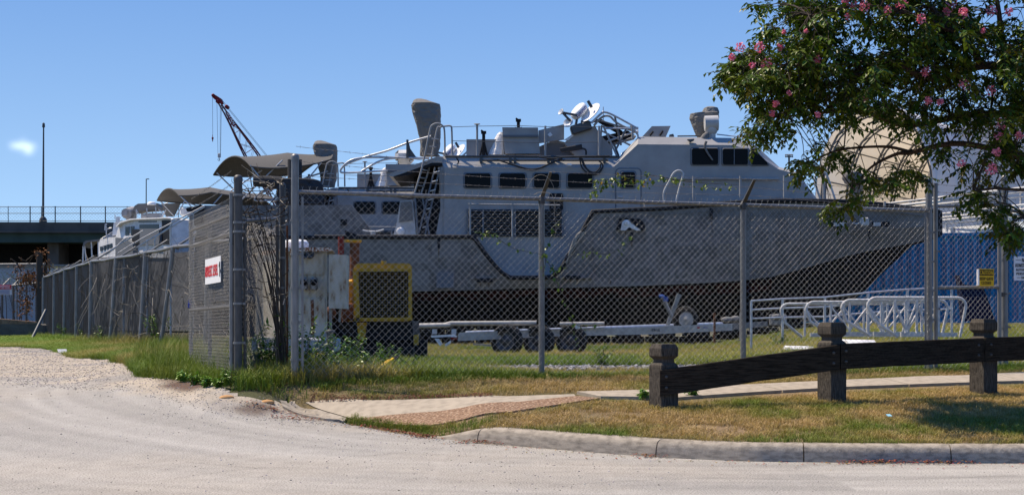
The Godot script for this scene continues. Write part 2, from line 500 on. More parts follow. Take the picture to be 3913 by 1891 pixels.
func build_road():
	var m := mb(true)
	var nu := 330
	var rows: Array = []
	var d := 5.0
	while d < 60.0:
		rows.append(d); d *= 1.0095
	var prev: Array = []; var pc: Array = []; var pk: Array = []
	for r in rows.size():
		var dd: float = rows[r]
		var row: Array = []; var rc: Array = []; var keep: Array = []
		for i in nu + 1:
			var k := -0.42 + 0.86 * i / nu
			var x: float = k * maxf(dd, 11.0)
			row.append(gp(x, dd, 0.006) if x < -0.95 else Vector3(x, EY - road_drop(dd) + 0.006, -dd))
			var q := px(row[-1])
			var n1 := nz.get_noise_2d(x * 14.0, dd * 14.0)
			var n2 := nz.get_noise_2d(x * 60.0 + 31.0, dd * 60.0)
			var n3 := nz.get_noise_2d(x * 220.0, dd * 220.0)
			var vb := pw(q.x, VERGE) + n1 * 14.0 + n2 * 8.0
			var on := q.y > vb and (x < -1.9 or dd < kerb_d(x) + (0.09 if x > -0.9 else 0.02))
			keep.append(on)
			# worn grey paving with long curved wheel streaks
			var rad := Vector2(x - 2.0, dd - 17.5).length()
			var ang := atan2(x - 2.0, dd - 17.5)
			var st := nz.get_noise_2d(rad * 50.0, ang * 26.0) * 0.5 + nz.get_noise_2d(rad * 150.0 + 50.0, ang * 40.0) * 0.5
			var base := Color(0.383, 0.36, 0.322) * (1.0 + 0.5 * st + 0.1 * n3)
			# sand and loose stones washed over the paving towards the verge
			var sand := Color(0.45, 0.385, 0.3) * (1.0 + 0.12 * n2 + 0.22 * n3)
			var edge := pw(q.x, [[-400.0, 1455.0], [0.0, 1462.0], [250.0, 1470.0], [500.0, 1490.0], [700.0, 1540.0], [900.0, 1590.0], [1050.0, 1606.0], [1300.0, 1622.0], [1600.0, 1660.0], [4000.0, 1600.0]])
			var sw := clampf((edge + 34.0 * n1 + 22.0 * n2 - q.y) / 42.0 + 0.4, 0.0, 1.0)
			var film := clampf(nz.get_noise_2d(x * 9.0 + 77.0, dd * 9.0) * 0.7 + 0.1, 0.0, 0.3)
			base = base.lerp(sand, film)
			if x > -1.2: sw *= clampf((kerb_d(x) + 0.1 - dd) < 0.4, 0, 1) * 0.6
			var c := base.lerp(sand, sw)
			# grey crushed stone patches in the far track
			var gv := smoothstep(0.12, 0.4, nz.get_noise_2d(x * 10.0 - 40.0, dd * 22.0)) * sw
			c = c.lerp(Color(0.27, 0.26, 0.25) * (1.0 + 0.4 * n3), gv * 0.6)
			# dark mulch by the gate
			var mu := smoothstep(0.9, 0.35, Vector2(q.x - 700.0, (q.y - 1468.0) * 3.0).length() / 130.0 + n2 * 0.5)
			var mu2 := smoothstep(0.9, 0.4, Vector2(q.x - 980.0, (q.y - 1560.0) * 4.0).length() / 150.0 + n2 * 0.6)
			c = c.lerp(Color(0.13, 0.085, 0.06), maxf(mu, mu2 * 0.75))
			rc.append(Color(c.r, c.g, c.b))
		if r > 0:
			for i in nu:
				if not ((keep[i] and pk[i + 1]) or (keep[i + 1] and pk[i])): continue
				m.tri(prev[i], row[i], row[i + 1]); m.tri(prev[i], row[i + 1], prev[i + 1])
				m.c[-6] = pc[i]; m.c[-5] = rc[i]; m.c[-4] = rc[i + 1]; m.c[-3] = pc[i]; m.c[-2] = rc[i + 1]; m.c[-1] = pc[i + 1]
		prev = row; pc = rc; pk = keep
	var rd := struct("road", m, M.road)
	# hairline cracks
	for cr in [[[700, 1768], [1000, 1792], [1250, 1776], [1340, 1748], [1480, 1740], [1640, 1722], [1800, 1700]], [[560, 1850], [900, 1800], [1010, 1792]], [[2100, 1860], [2700, 1832], [3300, 1840], [3900, 1822]]]:
		var cm := mb()
		var path: Array = []
		for q in cr: path.append(G(q[0], q[1], 0.0))
		path = smooth_path(path, 14)
		for i in path.size():
			var o := Vector3(nz.get_noise_1d(i * 31.0), 0, nz.get_noise_1d(i * 27.0 + 400.0)) * 0.05
			path[i] = gp(path[i].x + o.x, -path[i].z + o.z, 0.0095)
		for i in path.size() - 1:
			var w := 0.0022 + 0.0012 * nz.get_noise_1d(i * 40.0)
			cm.quad(path[i] + Vector3(0, 0, w), path[i] - Vector3(0, 0, w), path[i + 1] - Vector3(0, 0, w), path[i + 1] + Vector3(0, 0, w))
		obj("crack", cm, M.concrete_old, rd)

# sheet between two edges given as lists of measured ground pixels
func sheet(m: MB, near: Array, far: Array, nu: int, nv: int, lift: float, skirt := 0.0):
	var a: Array = []; var b: Array = []
	for q in near: a.append(G(q[0], q[1]))
	for q in far: b.append(G(q[0], q[1]))
	var rows: Array = []
	for j in nv + 1:
		var row: Array = []
		for i in nu + 1:
			var p := along(a, float(i) / nu).lerp(along(b, float(i) / nu), float(j) / nv)
			row.append(gp(p.x, -p.z, lift))
		rows.append(row)
	for j in nv:
		for i in nu: m.quad(rows[j][i], rows[j + 1][i], rows[j + 1][i + 1], rows[j][i + 1])
	if skirt > 0.0:
		var dn := Vector3(0, -skirt, 0)
		for i in nu:
			m.quad(rows[0][i], rows[0][i + 1], rows[0][i + 1] + dn, rows[0][i] + dn)
			m.quad(rows[nv][i + 1], rows[nv][i], rows[nv][i] + dn, rows[nv][i + 1] + dn)
func along(p: Array, t: float) -> Vector3:
	var k := t * (p.size() - 1)
	var i := mini(int(k), p.size() - 2)
	return p[i].lerp(p[i + 1], k - i)

const WALK_NEAR := [[2296.0, 1527.0], [2592.0, 1531.0], [3237.0, 1489.0], [3816.0, 1468.0], [4300.0, 1456.0]]
const WALK_FAR := [[2203.0, 1508.0], [2486.0, 1501.0], [3124.0, 1467.0], [3702.0, 1441.0], [4150.0, 1424.0]]
func build_kerb_and_walk():
	# the strip of soil behind the kerb, up to the fence
	var lm := mb(true)
	var pr: Array = []; var pc: Array = []
	for i in 170:
		var x := -2.4 + 11.4 * i / 169.0
		var row: Array = []; var rc: Array = []
		for j in 41:
			var d := lerpf(kerb_d(x) + (0.1 if x > -0.75 else -0.05), fence_d(x) + 0.2, j / 40.0)
			row.append(gp(x, d, 0.002 if j > 0 else -0.2))
			var q := nz.get_noise_2d(x * 25.0, d * 25.0) + 0.5 * nz.get_noise_2d(x * 120.0, d * 120.0)
			rc.append(Color(0.25, 0.175, 0.1).lerp(Color(0.12, 0.105, 0.045), clampf(0.45 + q, 0, 1)))
		if i > 0:
			for j in 40:
				lm.tri(pr[j], row[j + 1], row[j]); lm.tri(pr[j], pr[j + 1], row[j + 1])
				lm.c[-6] = pc[j]; lm.c[-5] = rc[j + 1]; lm.c[-4] = rc[j]; lm.c[-3] = pc[j]; lm.c[-2] = pc[j + 1]; lm.c[-1] = rc[j + 1]
		pr = row; pc = rc
	struct("lawn", lm, M.ground)
	var m := mb()
	sheet(m, [[1350, 1608], [1560, 1586], [1770, 1564], [1985, 1542], [2200, 1519.5]], [[1167, 1543], [1424, 1535], [1680, 1528], [1937, 1520], [2194, 1512]], 40, 6, 0.014, 0.1)
	struct("apron_pavement", m, M.walk)
	m = mb()
	sheet(m, [[1606, 1634], [1780, 1607.5], [1950, 1581.5], [2120, 1555.5], [2292, 1529]], [[1354, 1609.5], [1560, 1587], [1770, 1565], [1985, 1543], [2203, 1520.5]], 40, 6, 0.019, 0.1)
	struct("aggregate_pavement", m, M.aggregate)
	# footpath laid in slabs
	var near: Array = []; var far: Array = []
	for q in WALK_NEAR: near.append(G(q[0], q[1]))
	for q in WALK_FAR: far.append(G(q[0], q[1]))
	var root := Node3D.new()
	root.name = "footpath"; root.set_meta("kind", "structure")
	add_child(root)
	var n := 5
	for s in n:
		m = mb()
		var t0 := (s + 0.004) / n; var t1 := (s + 0.996) / n
		var g: Array = []
		for j in 4:
			var row: Array = []
			for i in 9:
				var t := lerpf(t0, t1, i / 8.0)
				var p := along(near, t).lerp(along(far, t), j / 3.0)
				row.append(gp(p.x, -p.z, 0.03))
			g.append(row)
		for j in 3:
			for i in 8: m.quad(g[j][i], g[j + 1][i], g[j + 1][i + 1], g[j][i + 1])
		var dn := Vector3(0, -0.05, 0)
		for i in 8:
			m.quad(g[0][i], g[0][i + 1], g[0][i + 1] + dn, g[0][i] + dn)
			m.quad(g[3][i + 1], g[3][i], g[3][i] + dn, g[3][i + 1] + dn)
		for j in 3:
			m.quad(g[j + 1][0], g[j][0], g[j][0] + dn, g[j + 1][0] + dn)
			m.quad(g[j][8], g[j + 1][8], g[j + 1][8] + dn, g[j][8] + dn)
		obj("slab", m, M.walk, root)
	# kerb in cast lengths, rounded along its upper edge
	root = Node3D.new()
	root.name = "kerb"; root.set_meta("kind", "structure")
	add_child(root)
	var cuts := [-0.74, -0.28, 1.02, 2.02, 3.02, 5.2, 9.0]
	for s in cuts.size() - 1:
		m = mb()
		var x0: float = cuts[s] + (0.0 if s == 0 else 0.004); var x1: float = cuts[s + 1] - 0.004
		var k := maxi(6, int((x1 - x0) / 0.09))
		var rings: Array = []
		for i in k + 1:
			var x := lerpf(x0, x1, float(i) / k)
			var h := maxf(kerb_h(x), 0.006)
			var t := Vector3(0.04, 0, -(kerb_d(x + 0.02) - kerb_d(x - 0.02))).normalized()
			var bk := Vector3(t.z, 0, -t.x)
			if bk.z > 0: bk = -bk
			var base := Vector3(x, EY - road_drop(kerb_d(x)), -kerb_d(x))
			var w := 0.004 * nz.get_noise_1d(x * 60.0)
			rings.append([base + Vector3(0, -0.05, 0), base + bk * (0.02 + w) + Vector3(0, h * 0.55, 0), base + bk * (0.032 + w) + Vector3(0, h * 0.82, 0), base + bk * (0.05 + w) + Vector3(0, h * 0.95, 0), base + bk * 0.08 + Vector3(0, h + 0.004, 0), base + bk * 0.17 + Vector3(0, h + 0.006, 0), base + bk * 0.172 + Vector3(0, -0.05, 0)])
		m.skin(rings, false)
		m.prism(rings[0], Vector3.ZERO); m.prism(rings[-1], Vector3.ZERO)
		obj("kerb_length", m, M.kerb, root)
	# the low flared kerb at the mouth of the ramp
	m = mb()
	sheet(m, [[1078, 1562], [1140, 1590], [1240, 1611], [1318, 1617]], [[1068, 1541], [1110, 1539], [1215, 1575], [1322, 1608]], 20, 5, 0.028, 0.08)
	struct("ramp_kerb", m, M.kerb)

# ------------------------------------------------------------------ loose matter on the ground
func scatter(called: String, mesh: Mesh, xf: Array, cols: Array, label: String, category: String):
	var mm := MultiMesh.new()
	mm.transform_format = MultiMesh.TRANSFORM_3D
	mm.use_colors = true
	mm.mesh = mesh
	mm.instance_count = xf.size()
	for i in xf.size():
		mm.set_instance_transform(i, xf[i]); mm.set_instance_color(i, cols[i])
	var o := MultiMeshInstance3D.new()
	o.name = numbered(called)
	o.multimesh = mm
	add_child(o)
	tag(o, label, category, "", "stuff")
func tuft_mesh(blades: int, spread: float, h0: float, h1: float, w: float, lean: float, seed_: int) -> ArrayMesh:
	var r := RandomNumberGenerator.new()
	r.seed = seed_
	var m := mb(true)
	for i in blades:
		var a := r.randf() * TAU
		var p := Vector3(cos(a), 0, sin(a)) * spread * sqrt(r.randf())
		var h := r.randf_range(h0, h1)
		var b := r.randf() * TAU
		var dir := Vector3(cos(b), 0, sin(b))
		var side := Vector3(-dir.z, 0, dir.x) * w * r.randf_range(0.6, 1.2)
		var l := lean * h * r.randf_range(0.2, 1.2)
		var p1 := p + dir * l * 0.35 + Vector3(0, h * 0.6, 0)
		var p2 := p + dir * l + Vector3(0, h * r.randf_range(0.85, 1.0), 0)
		var s := r.randf_range(0.7, 1.25)
		m.col = Color(s, s * r.randf_range(0.92, 1.05), s * r.randf_range(0.8, 1.1))
		m.quad(p - side - Vector3(0, 0.02, 0), p1 - side * 0.75, p1 + side * 0.75, p + side - Vector3(0, 0.02, 0))
		m.tri(p1 - side * 0.75, p2, p1 + side * 0.75)
	return mesh_of(m, M.grass)
func stone_mesh(seed_: int) -> ArrayMesh:
	var r := RandomNumberGenerator.new()
	r.seed = seed_
	var m := mb(true)
	var pts: Array = []
	for y in [-0.5, 0.35]:
		for i in 5:
			var a := TAU * i / 5.0 + r.randf() * 0.7
			var q := r.randf_range(0.7, 1.1) * (1.0 if y < 0 else 0.75)
			pts.append(Vector3(cos(a) * q, y + r.randf_range(-0.1, 0.2), sin(a) * q))
	for i in 5:
		var j := (i + 1) % 5
		m.quad(pts[i], pts[i + 5], pts[j + 5], pts[j])
	var top := Vector3(0, 0.7, 0)
	for i in 5: m.tri(top, pts[5 + (i + 1) % 5], pts[5 + i])
	return mesh_of(m, M.stone)
func turned(p: Vector3, s: float, sy := 1.0) -> Transform3D:
	return Transform3D(Basis(Vector3.UP, rng.randf() * TAU) * Basis.from_scale(Vector3(s, s * sy, s)), p)
const GREEN := Color(0.14, 0.21, 0.03)
const DRY := Color(0.5, 0.345, 0.16)
const OLIVE := Color(0.26, 0.25, 0.055)
const LAWN_EDGE := [[1560.0, 1660.0], [1606.0, 1637.0], [2292.0, 1531.0], [2420.0, 1540.0], [2592.0, 1545.0], [3237.0, 1503.0], [3816.0, 1481.0], [4300.0, 1468.0]]
func walk_near_d(x: float) -> float: return pw(x, walk_lut_n)
func walk_far_d(x: float) -> float: return pw(x, walk_lut_f)
var walk_lut_n: Array = []
var walk_lut_f: Array = []
func build_grass():
	for q in [[1380.0, 1640.0], [1610.0, 1640.0], [1700.0, 1628.0], [1830.0, 1606.0], [2050.0, 1572.0], [2300.0, 1533.0]] + WALK_NEAR.slice(1):
		var p := G(q[0], q[1]); walk_lut_n.append([p.x, -p.z])
	for q in [[1100.0, 1540.0], [1180.0, 1539.0], [1450.0, 1531.0], [1700.0, 1524.0], [1959.0, 1515.0]] + WALK_FAR:
		var p := G(q[0], q[1]); walk_lut_f.append([p.x, -p.z])
	var short_t := [tuft_mesh(16, 0.05, 0.02, 0.05, 0.0016, 1.3, 1), tuft_mesh(14, 0.055, 0.018, 0.042, 0.0018, 1.6, 2)]
	var xf := [[], []]; var co := [[], []]
	# mown lawn between kerb and path
	for i in 26000:
		var x := rr(-0.75, 6.6)
		var d := rr(10.9, 16.4)
		if d < kerb_d(x) + 0.15: continue
		var pq := px(gp(x, d))
		if pq.y < pw(pq.x, LAWN_EDGE): continue
		var q := nz.get_noise_2d(x * 22.0, d * 34.0) * 0.9 + nz.get_noise_2d(x * 90.0, d * 90.0) * 0.5
		var g := 0.2 + q
		var e := d - kerb_d(x) - 0.15
		if e < 0.35: g += 0.45 * (1.0 - e / 0.35)
		var e2 := walk_near_d(x) - d
		if e2 < 0.4: g += 0.35 * (1.0 - e2 / 0.4)
		if g < -0.28 and rng.randf() < 0.75: continue
		var c := DRY.lerp(OLIVE, clampf(g * 1.5, 0, 1)).lerp(GREEN, clampf(g * 1.6 - 0.55, 0, 1)) * rr(0.75, 1.25)
		var k := i % 2
		xf[k].append(turned(gp(x, d), rr(0.7, 1.3))); co[k].append(c)
	# strip between path and fence
	for i in 15000:
		var x := rr(-2.3, 7.2)
		var d := rr(13.8, 18.5)
		if d < walk_far_d(x) + 0.02 or d > fence_d(x) + 0.3: continue
		var e := fence_d(x) - d
		var g := 0.25 + nz.get_noise_2d(x * 30.0, d * 30.0) * 0.8 + (0.5 if e < 0.35 else 0.0)
		var c := DRY.lerp(OLIVE, clampf(g * 1.5, 0, 1)).lerp(GREEN, clampf(g * 1.6 - 0.5, 0, 1)) * rr(0.75, 1.25)
		var k := i % 2
		xf[k].append(turned(gp(x, d), rr(0.8, 1.5) * (1.5 if e < 0.4 else 1.0))); co[k].append(c)
	# growth along the lip of the ramp
	for i in 420:
		var t := rng.randf()
		if nz.get_noise_1d(t * 900.0) < -0.1: continue
		var p := G(lerpf(1318.0, 1650.0, t), lerpf(1608.0, 1650.0, pow(t, 0.9)))
		var c := GREEN.lerp(OLIVE, rng.randf()) * rr(0.7, 1.2)
		xf[i % 2].append(turned(gp(p.x + rr(-0.04, 0.04), -p.z + rr(-0.03, 0.09)), rr(0.7, 1.3))); co[i % 2].append(c)
	scatter("lawn_grass", short_t[0], xf[0], co[0], "patchy green and dry mown grass between kerb and footpath", "grass")
	scatter("dry_lawn_grass", short_t[1], xf[1], co[1], "thin straw coloured blades mixed through the mown roadside lawn", "grass")
	# rough growth inside the fence
	var tall := [tuft_mesh(18, 0.07, 0.08, 0.24, 0.003, 0.8, 3), tuft_mesh(14, 0.09, 0.05, 0.15, 0.0045, 1.1, 4)]
	xf = [[], []]; co = [[], []]
	for i in 11000:
		var x := rr(-2.6, 7.4)
		var d := fence_d(x) + pow(rng.randf(), 1.3) * lerpf(4.4, 1.5, smoothstep(-1.5, 0.2, x)) - 0.1
		var q := nz.get_noise_2d(x * 16.0, d * 16.0)
		if d > fence_d(x) + 1.9 and q < 0.0: continue
		if absf(d - gravel_mid(x)) < 0.9 + q: continue
		var c := GREEN.lerp(OLIVE, clampf(0.25 + q * 1.4, 0, 1)).lerp(DRY, clampf(q * 1.2 - 0.1, 0, 0.5)) * rr(0.7, 1.25)
		var s := rr(0.6, 1.15) * lerpf(1.0, 0.45, smoothstep(-1.2, 0.8, x))
		xf[i % 2].append(turned(gp(x, d), s)); co[i % 2].append(c)
	for i in 30000:
		var d := 20.0 + 34.0 * pow(rng.randf(), 1.5)
		var k := rr(-0.2, 0.36)
		var x := k * d
		var u := U0 + k * F
		if d < fence_d(x) + 1.0: continue
		var dg := gravel_mid(x)
		if absf(d - dg) < 1.35 + 0.6 * nz.get_noise_2d(x * 20.0, d * 20.0) and x > -3.5: continue
		var q := nz.get_noise_2d(x * 5.0, d * 5.0)
		var c := GREEN.lerp(OLIVE, clampf(0.55 + q * 1.5, 0, 1)).lerp(DRY, clampf(0.1 + q * 1.5, 0, 0.75)) * rr(0.75, 1.3)
		if u > 2450.0: c = c.lerp(Color(0.36, 0.34, 0.08), 0.5)
		xf[i % 2].append(turned(gp(x, d), rr(0.5, 1.0) * (0.45 if d < dg else 1.0), 0.9)); co[i % 2].append(c)
	scatter("yard_grass", tall[0], xf[0], co[0], "rank green grass growing across the boat yard behind the fence", "grass")
	scatter("yard_weeds", tall[1], xf[1], co[1], "low broad weeds mixed into the boat yard grass", "grass")
	# verge in front of the long fence
	xf = [[], []]; co = [[], []]
	var lush := [tuft_mesh(20, 0.08, 0.06, 0.2, 0.0028, 0.9, 5), tuft_mesh(12, 0.05, 0.14, 0.34, 0.0026, 0.55, 6)]
	var tries := 0
	while xf[0].size() + xf[1].size() < 15000 and tries < 140000:
		tries += 1
		var d := rr(15.2, 52.0)
		var x := -rng.randf() * 0.36 * d - 2.0
		var p := gp(x, d)
		var q := px(p)
		if q.x < -150.0: continue
		var n1 := nz.get_noise_2d(x * 14.0, d * 14.0)
		if q.y > pw(q.x, VERGE) + n1 * 16.0 + 3.0: continue
		var dl := pw(x, LEFTLINE)
		if d > dl + 2.5: continue
		var g := nz.get_noise_2d(x * 8.0, d * 8.0)
		var c := Color(0.15, 0.22, 0.03).lerp(OLIVE, clampf(0.5 + g * 1.5, 0, 1)).lerp(DRY, clampf(g * 1.6 - 0.1, 0, 0.6)) * rr(0.75, 1.3)
		c = c.lerp(Color(0.19, 0.3, 0.035), 0.5 * smoothstep(420.0, 200.0, q.x + n1 * 120.0))
		var near_fence := absf(dl - d) * 0.3 < 0.5
		if q.x > 760.0 and q.y < 1480.0 and not near_fence and rng.randf() < 0.5: continue
		var kk := 1 if (near_fence and rng.randf() < 0.35) or (q.x > 600.0 and q.y < 1440.0 and rng.randf() < 0.5) else 0
		xf[kk].append(turned(p, rr(0.55, 1.1) * maxf(1.0, d / 30.0), lerpf(0.45, 1.0, smoothstep(150.0, 560.0, q.x)))); co[kk].append(c)
	scatter("verge_grass", lush[0], xf[0], co[0], "bright green verge grass along the foot of the long fence", "grass")
	scatter("seeding_grass", lush[1], xf[1], co[1], "taller seeding grass standing against the open gate leaf", "grass")

func gravel_mid(x: float) -> float: return 21.6 + 0.12 * x
func build_stones():
	var sm := [stone_mesh(1), stone_mesh(2)]
	var gm := mb(true)
	var prow: Array = []
	for i in 90:
		var x := -5.0 + 16.0 * i / 89.0
		var row: Array = []
		for j in 9: row.append(gp(x, gravel_mid(x) + (j / 8.0 - 0.5) * (2.6 + 0.8 * nz.get_noise_1d(x * 40.0 + j * 5)), 0.004))
		if i > 0:
			for j in 8:
				var g := 0.26 + 0.1 * nz.get_noise_2d(x * 60.0, j * 90.0)
				gm.col = Color(g, g * 0.95, g * 0.91)
				gm.tri(prow[j], row[j + 1], row[j]); gm.tri(prow[j], prow[j + 1], row[j + 1])
		prow = row
	struct("gravel_track", gm, M.ground)
	var xf: Array = []; var co: Array = []
	# crushed stone track inside the fence
	for i in 9000:
		var x := rr(-4.5, 9.5)
		var d := gravel_mid(x) + rr(-1.1, 1.1) + rr(-0.7, 0.7)
		if d < fence_d(x) + 0.8: continue
		var g := rr(0.14, 0.42)
		xf.append(Transform3D(Basis(Vector3(rr(-1, 1), rr(-1, 1), rr(-1, 1)).normalized(), rr(0, TAU)) * Basis.from_scale(Vector3.ONE * rr(0.014, 0.036)), gp(x, d, 0.006))); co.append(Color(g, g * 0.96, g * 0.95))
	scatter("track_gravel", sm[0], xf, co, "grey crushed stone track running across the yard behind the fence", "gravel")
	xf = []; co = []
	# loose stones on the sandy shoulder and the road
	var tries := 0
	while xf.size() < 9000 and tries < 100000:
		tries += 1
		var d := 9.0 + 32.0 * pow(rng.randf(), 1.4)
		var x := rr(-0.36, 0.1) * d
		if d > kerb_d(x) - 0.02: 
			if x > -2.0: continue
		var p := gp(x, d, 0.008)
		var q := px(p)
		if q.y < pw(q.x, VERGE) - 10.0: continue
		var edge := pw(q.x, [[0.0, 1470.0], [500.0, 1500.0], [900.0, 1600.0], [1300.0, 1630.0], [1700.0, 1690.0]])
		var pr := 1.0 if q.y < edge else 0.12 * exp(-(q.y - edge) / 70.0) + 0.008
		if rng.randf() > pr: continue
		var g := rr(0.2, 0.5)
		if rng.randf() < 0.12: g *= 0.35
		xf.append(turned(p, rr(0.002, 0.0085) * (0.7 + d / 30.0), 0.6)); co.append(Color(g, g * rr(0.82, 0.97), g * rr(0.66, 0.95)))
	for i in 350:
		var x := rr(-3.6, 3.9)
		var d := rr(8.8, 12.5)
		if d > kerb_d(x) - 0.02: continue
		var g := rr(0.05, 0.4)
		xf.append(turned(gp(x, d, 0.008), rr(0.0015, 0.0045), 0.7)); co.append(Color(g, g * 0.85, g * 0.75))
	scatter("road_gravel", sm[1], xf, co, "small loose stones scattered over the road and sandy shoulder", "gravel")
	# red brown fallen leaves and petals in the gutter and on the path edge
	var fm := mb(true)
	fm.quad(Vector3(-1, 0, -0.4), Vector3(0, 0.35, -0.45), Vector3(0.1, 0.3, 0.45), Vector3(-0.9, 0.05, 0.4))
	fm.quad(Vector3(0, 0.35, -0.45), Vector3(1.1, 0, -0.2), Vector3(0.9, 0.1, 0.3), Vector3(0.1, 0.3, 0.45))
	var flake := mesh_of(fm, M.stone)
	xf = []; co = []
	var piles := [[1120, 1604, 0.2, 130], [1620, 1674, 0.09, 60], [1830, 1694, 0.14, 110], [2490, 1745, 0.1, 50], [3340, 1771, 0.24, 170], [3600, 1772, 0.2, 90], [1640, 1652, 0.1, 60], [1470, 1632, 0.22, 120], [1030, 1565, 0.25, 120], [1560, 1643, 0.2, 120]]
	for q in piles:
		var c := G(q[0], q[1])
		for i in q[3]:
			var x: float = c.x + (rr(-1, 1) + rr(-1, 1)) * 0.5 * q[2] * 1.5
			var d: float = -c.z + (rr(-1, 1) + rr(-1, 1)) * 0.5 * 0.1 - 0.02
			d = minf(d, kerb_d(x) - 0.015)
			xf.append(turned(gp(x, d, rr(0.008, 0.03)), rr(0.006, 0.016), 1.4)); co.append(Color(rr(0.09, 0.25), rr(0.03, 0.09), rr(0.02, 0.05)))
	for i in 900:
		var t := rng.randf()
		var p := G(lerpf(1180.0, 1880.0, t), lerpf(1541.0, 1520.0, t))
		xf.append(turned(gp(p.x, -p.z + rr(-0.02, 0.14), rr(0.01, 0.03)), rr(0.006, 0.014), 1.4)); co.append(Color(rr(0.06, 0.16), rr(0.02, 0.05), rr(0.02, 0.035)))
	for i in 260:
		var x := rr(-1.6, 3.9)
		var d := kerb_d(x) - absf(rr(-0.5, 0.5) * rr(0.1, 1.2)) - 0.02
		xf.append(turned(gp(x, d, 0.01), rr(0.005, 0.016), 1.2)); co.append(Color(rr(0.12, 0.35), rr(0.05, 0.18), rr(0.03, 0.09)))
	scatter("leaf_litter", flake, xf, co, "red brown dry leaf litter drifted along the kerb and path", "leaf litter")
	# sunlit scraps
	var m := mb()
	var p := G(3400, 1609, 0.045)
	m.box(p, Vector3(0.045, 0.004, 0.03), Basis(Vector3.UP, 0.6) * Basis(Vector3.RIGHT, 0.5))
	tag(obj("paper_scrap", m, mat(lin(0.35, 0.65, 0.75), 0.6)), "small pale blue scrap of litter lying on the dry lawn", "litter")
	m = mb()
	p = G(236, 1353, 0.05)
	m.box(p, Vector3(0.16, 0.01, 0.1), Basis(Vector3.UP, 0.6) * Basis(Vector3.RIGHT, 0.6))
	tag(obj("paper_scrap", m, M.white), "crumpled white scrap on the grass verge by the gravel", "litter")
	var ro := mb()
	for q in [[865.0, 1521.0, 0.075], [1020.0, 1539.0, 0.07]]:
		ro = mb()
		p = G(q[0], q[1], 0.0)
		ro.ball(p, Vector3(q[2], 0.03, 0.05), Basis(Vector3.UP, 0.4), 8, 5)
		tag(obj("sandstone_rock", ro, mat(lin(0.5, 0.28, 0.12), 0.9)), "flat orange stone in the dirt near the gate post" if q[0] < 900 else "flat orange stone beside the flared ramp kerb", "rock")

# ------------------------------------------------------------------ chain link
# woven wire between base points a and b, with its own heights; twists stand above the rail
func chain_link(a: Vector3, b: Vector3, h: float, w: float, r: float, barb := 0.03, sag := 0.0) -> MB:
	var m := mb()
	var lenx := a.distance_to(b)
	var ex := (b - a) / lenx
	var nrm := Vector3(-ex.z, 0, ex.x).normalized()
	var half := w * 0.5
	var nx := int(round(lenx / half))
	var ny := int(round(h / half))
	var sx := lenx / nx
	var sy := h / ny
	var tri := [Vector3.ZERO, Vector3.ZERO, Vector3.ZERO]
	for i in nx:
		for k in ny:
			var lo := (i + k) % 2 == 0
			var y0 := k * sy
			var y1 := (k + 1) * sy
			var bul := sag * nz.get_noise_2d(i * 1.2, k * 1.7)
			var bul2 := sag * nz.get_noise_2d((i + 1) * 1.2, (k + 1) * 1.7)
			var p := a + ex * (sx * (i if lo else i + 1)) + Vector3(0, y0, 0) + nrm * ((r if lo else -r) + bul)
			var q := a + ex * (sx * (i + 1 if lo else i)) + Vector3(0, y1, 0) + nrm * ((-r if lo else r) + bul2)
			var t := (q - p).normalized()
			p -= t * r; q += t * r
			var e1 := t.cross(nrm).normalized()
			for s in 3:
				var s2 := (s + 1) % 3
				var n1 := e1 * cos(TAU * s / 3.0) + nrm * sin(TAU * s / 3.0)
				var n2 := e1 * cos(TAU * s2 / 3.0) + nrm * sin(TAU * s2 / 3.0)
				m.qn(p + n1 * r, p + n2 * r, q + n2 * r, q + n1 * r, n1, n2, n2, n1)
	if barb > 0.0:
		for i in nx:
			if (i + ny) % 2 == 0: continue
			var p := a + ex * (sx * (i + 1)) + Vector3(0, h, 0)
			m.tube([p, p + Vector3(0, barb * 0.5, 0)], r * 1.3, r * 1.3, 3, false)
			m.tube([p + Vector3(0, barb * 0.4, 0), p + Vector3(0, barb, 0) + ex * 0.011], r, r, 3, false)
			m.tube([p + Vector3(0, barb * 0.4, 0), p + Vector3(0, barb, 0) - ex * 0.007], r, r, 3, false)
	return m
func barbed(a: Vector3, b: Vector3, sag: float, step := 0.12) -> MB:
	var m := mb()
	var n := maxi(6, int(a.distance_to(b) / 0.06))
	var pts: Array = []; var pt2: Array = []
	var ph := rr(0, 6)
	for i in n + 1:
		var t := float(i) / n
		var p := a.lerp(b, t) - Vector3(0, sag * 4.0 * t * (1 - t), 0) + Vector3(0, 0.006 * nz.get_noise_1d(i * 6.0 + ph * 40.0), 0)
		var tw := i * 1.9 + ph
		pts.append(p + Vector3(0, cos(tw), sin(tw)) * 0.0018); pt2.append(p - Vector3(0, cos(tw), sin(tw)) * 0.0018)
	m.tube(pts, 0.0014, 0.0014, 3, false); m.tube(pt2, 0.0014, 0.0014, 3, false)
	var d := 0.04
	var L := a.distance_to(b)
	while d < L:
		var t := d / L
		var p := a.lerp(b, t) - Vector3(0, sag * 4.0 * t * (1 - t), 0)
		var an := rr(0, TAU)
		for k in 2:
			var q := Vector3(rr(-0.4, 0.4), cos(an + k * 1.6), sin(an + k * 1.6)).normalized() * 0.014
			m.bar(p - q, p + q, 0.0013, 3)
		d += step
	return m
func post_mesh(base: Vector3, top: Vector3, r: float, cap := true) -> MB:
	var m := mb()
	m.tube([base - Vector3(0, 0.15, 0), top], r, r, 12)
	if cap:
		m.lathe(top, (top - base).normalized(), [[r * 1.08, -0.03], [r * 1.1, 0.0], [r * 0.95, r * 0.5], [r * 0.5, r * 0.85], [0.001, r * 0.95]], 12)
	return m
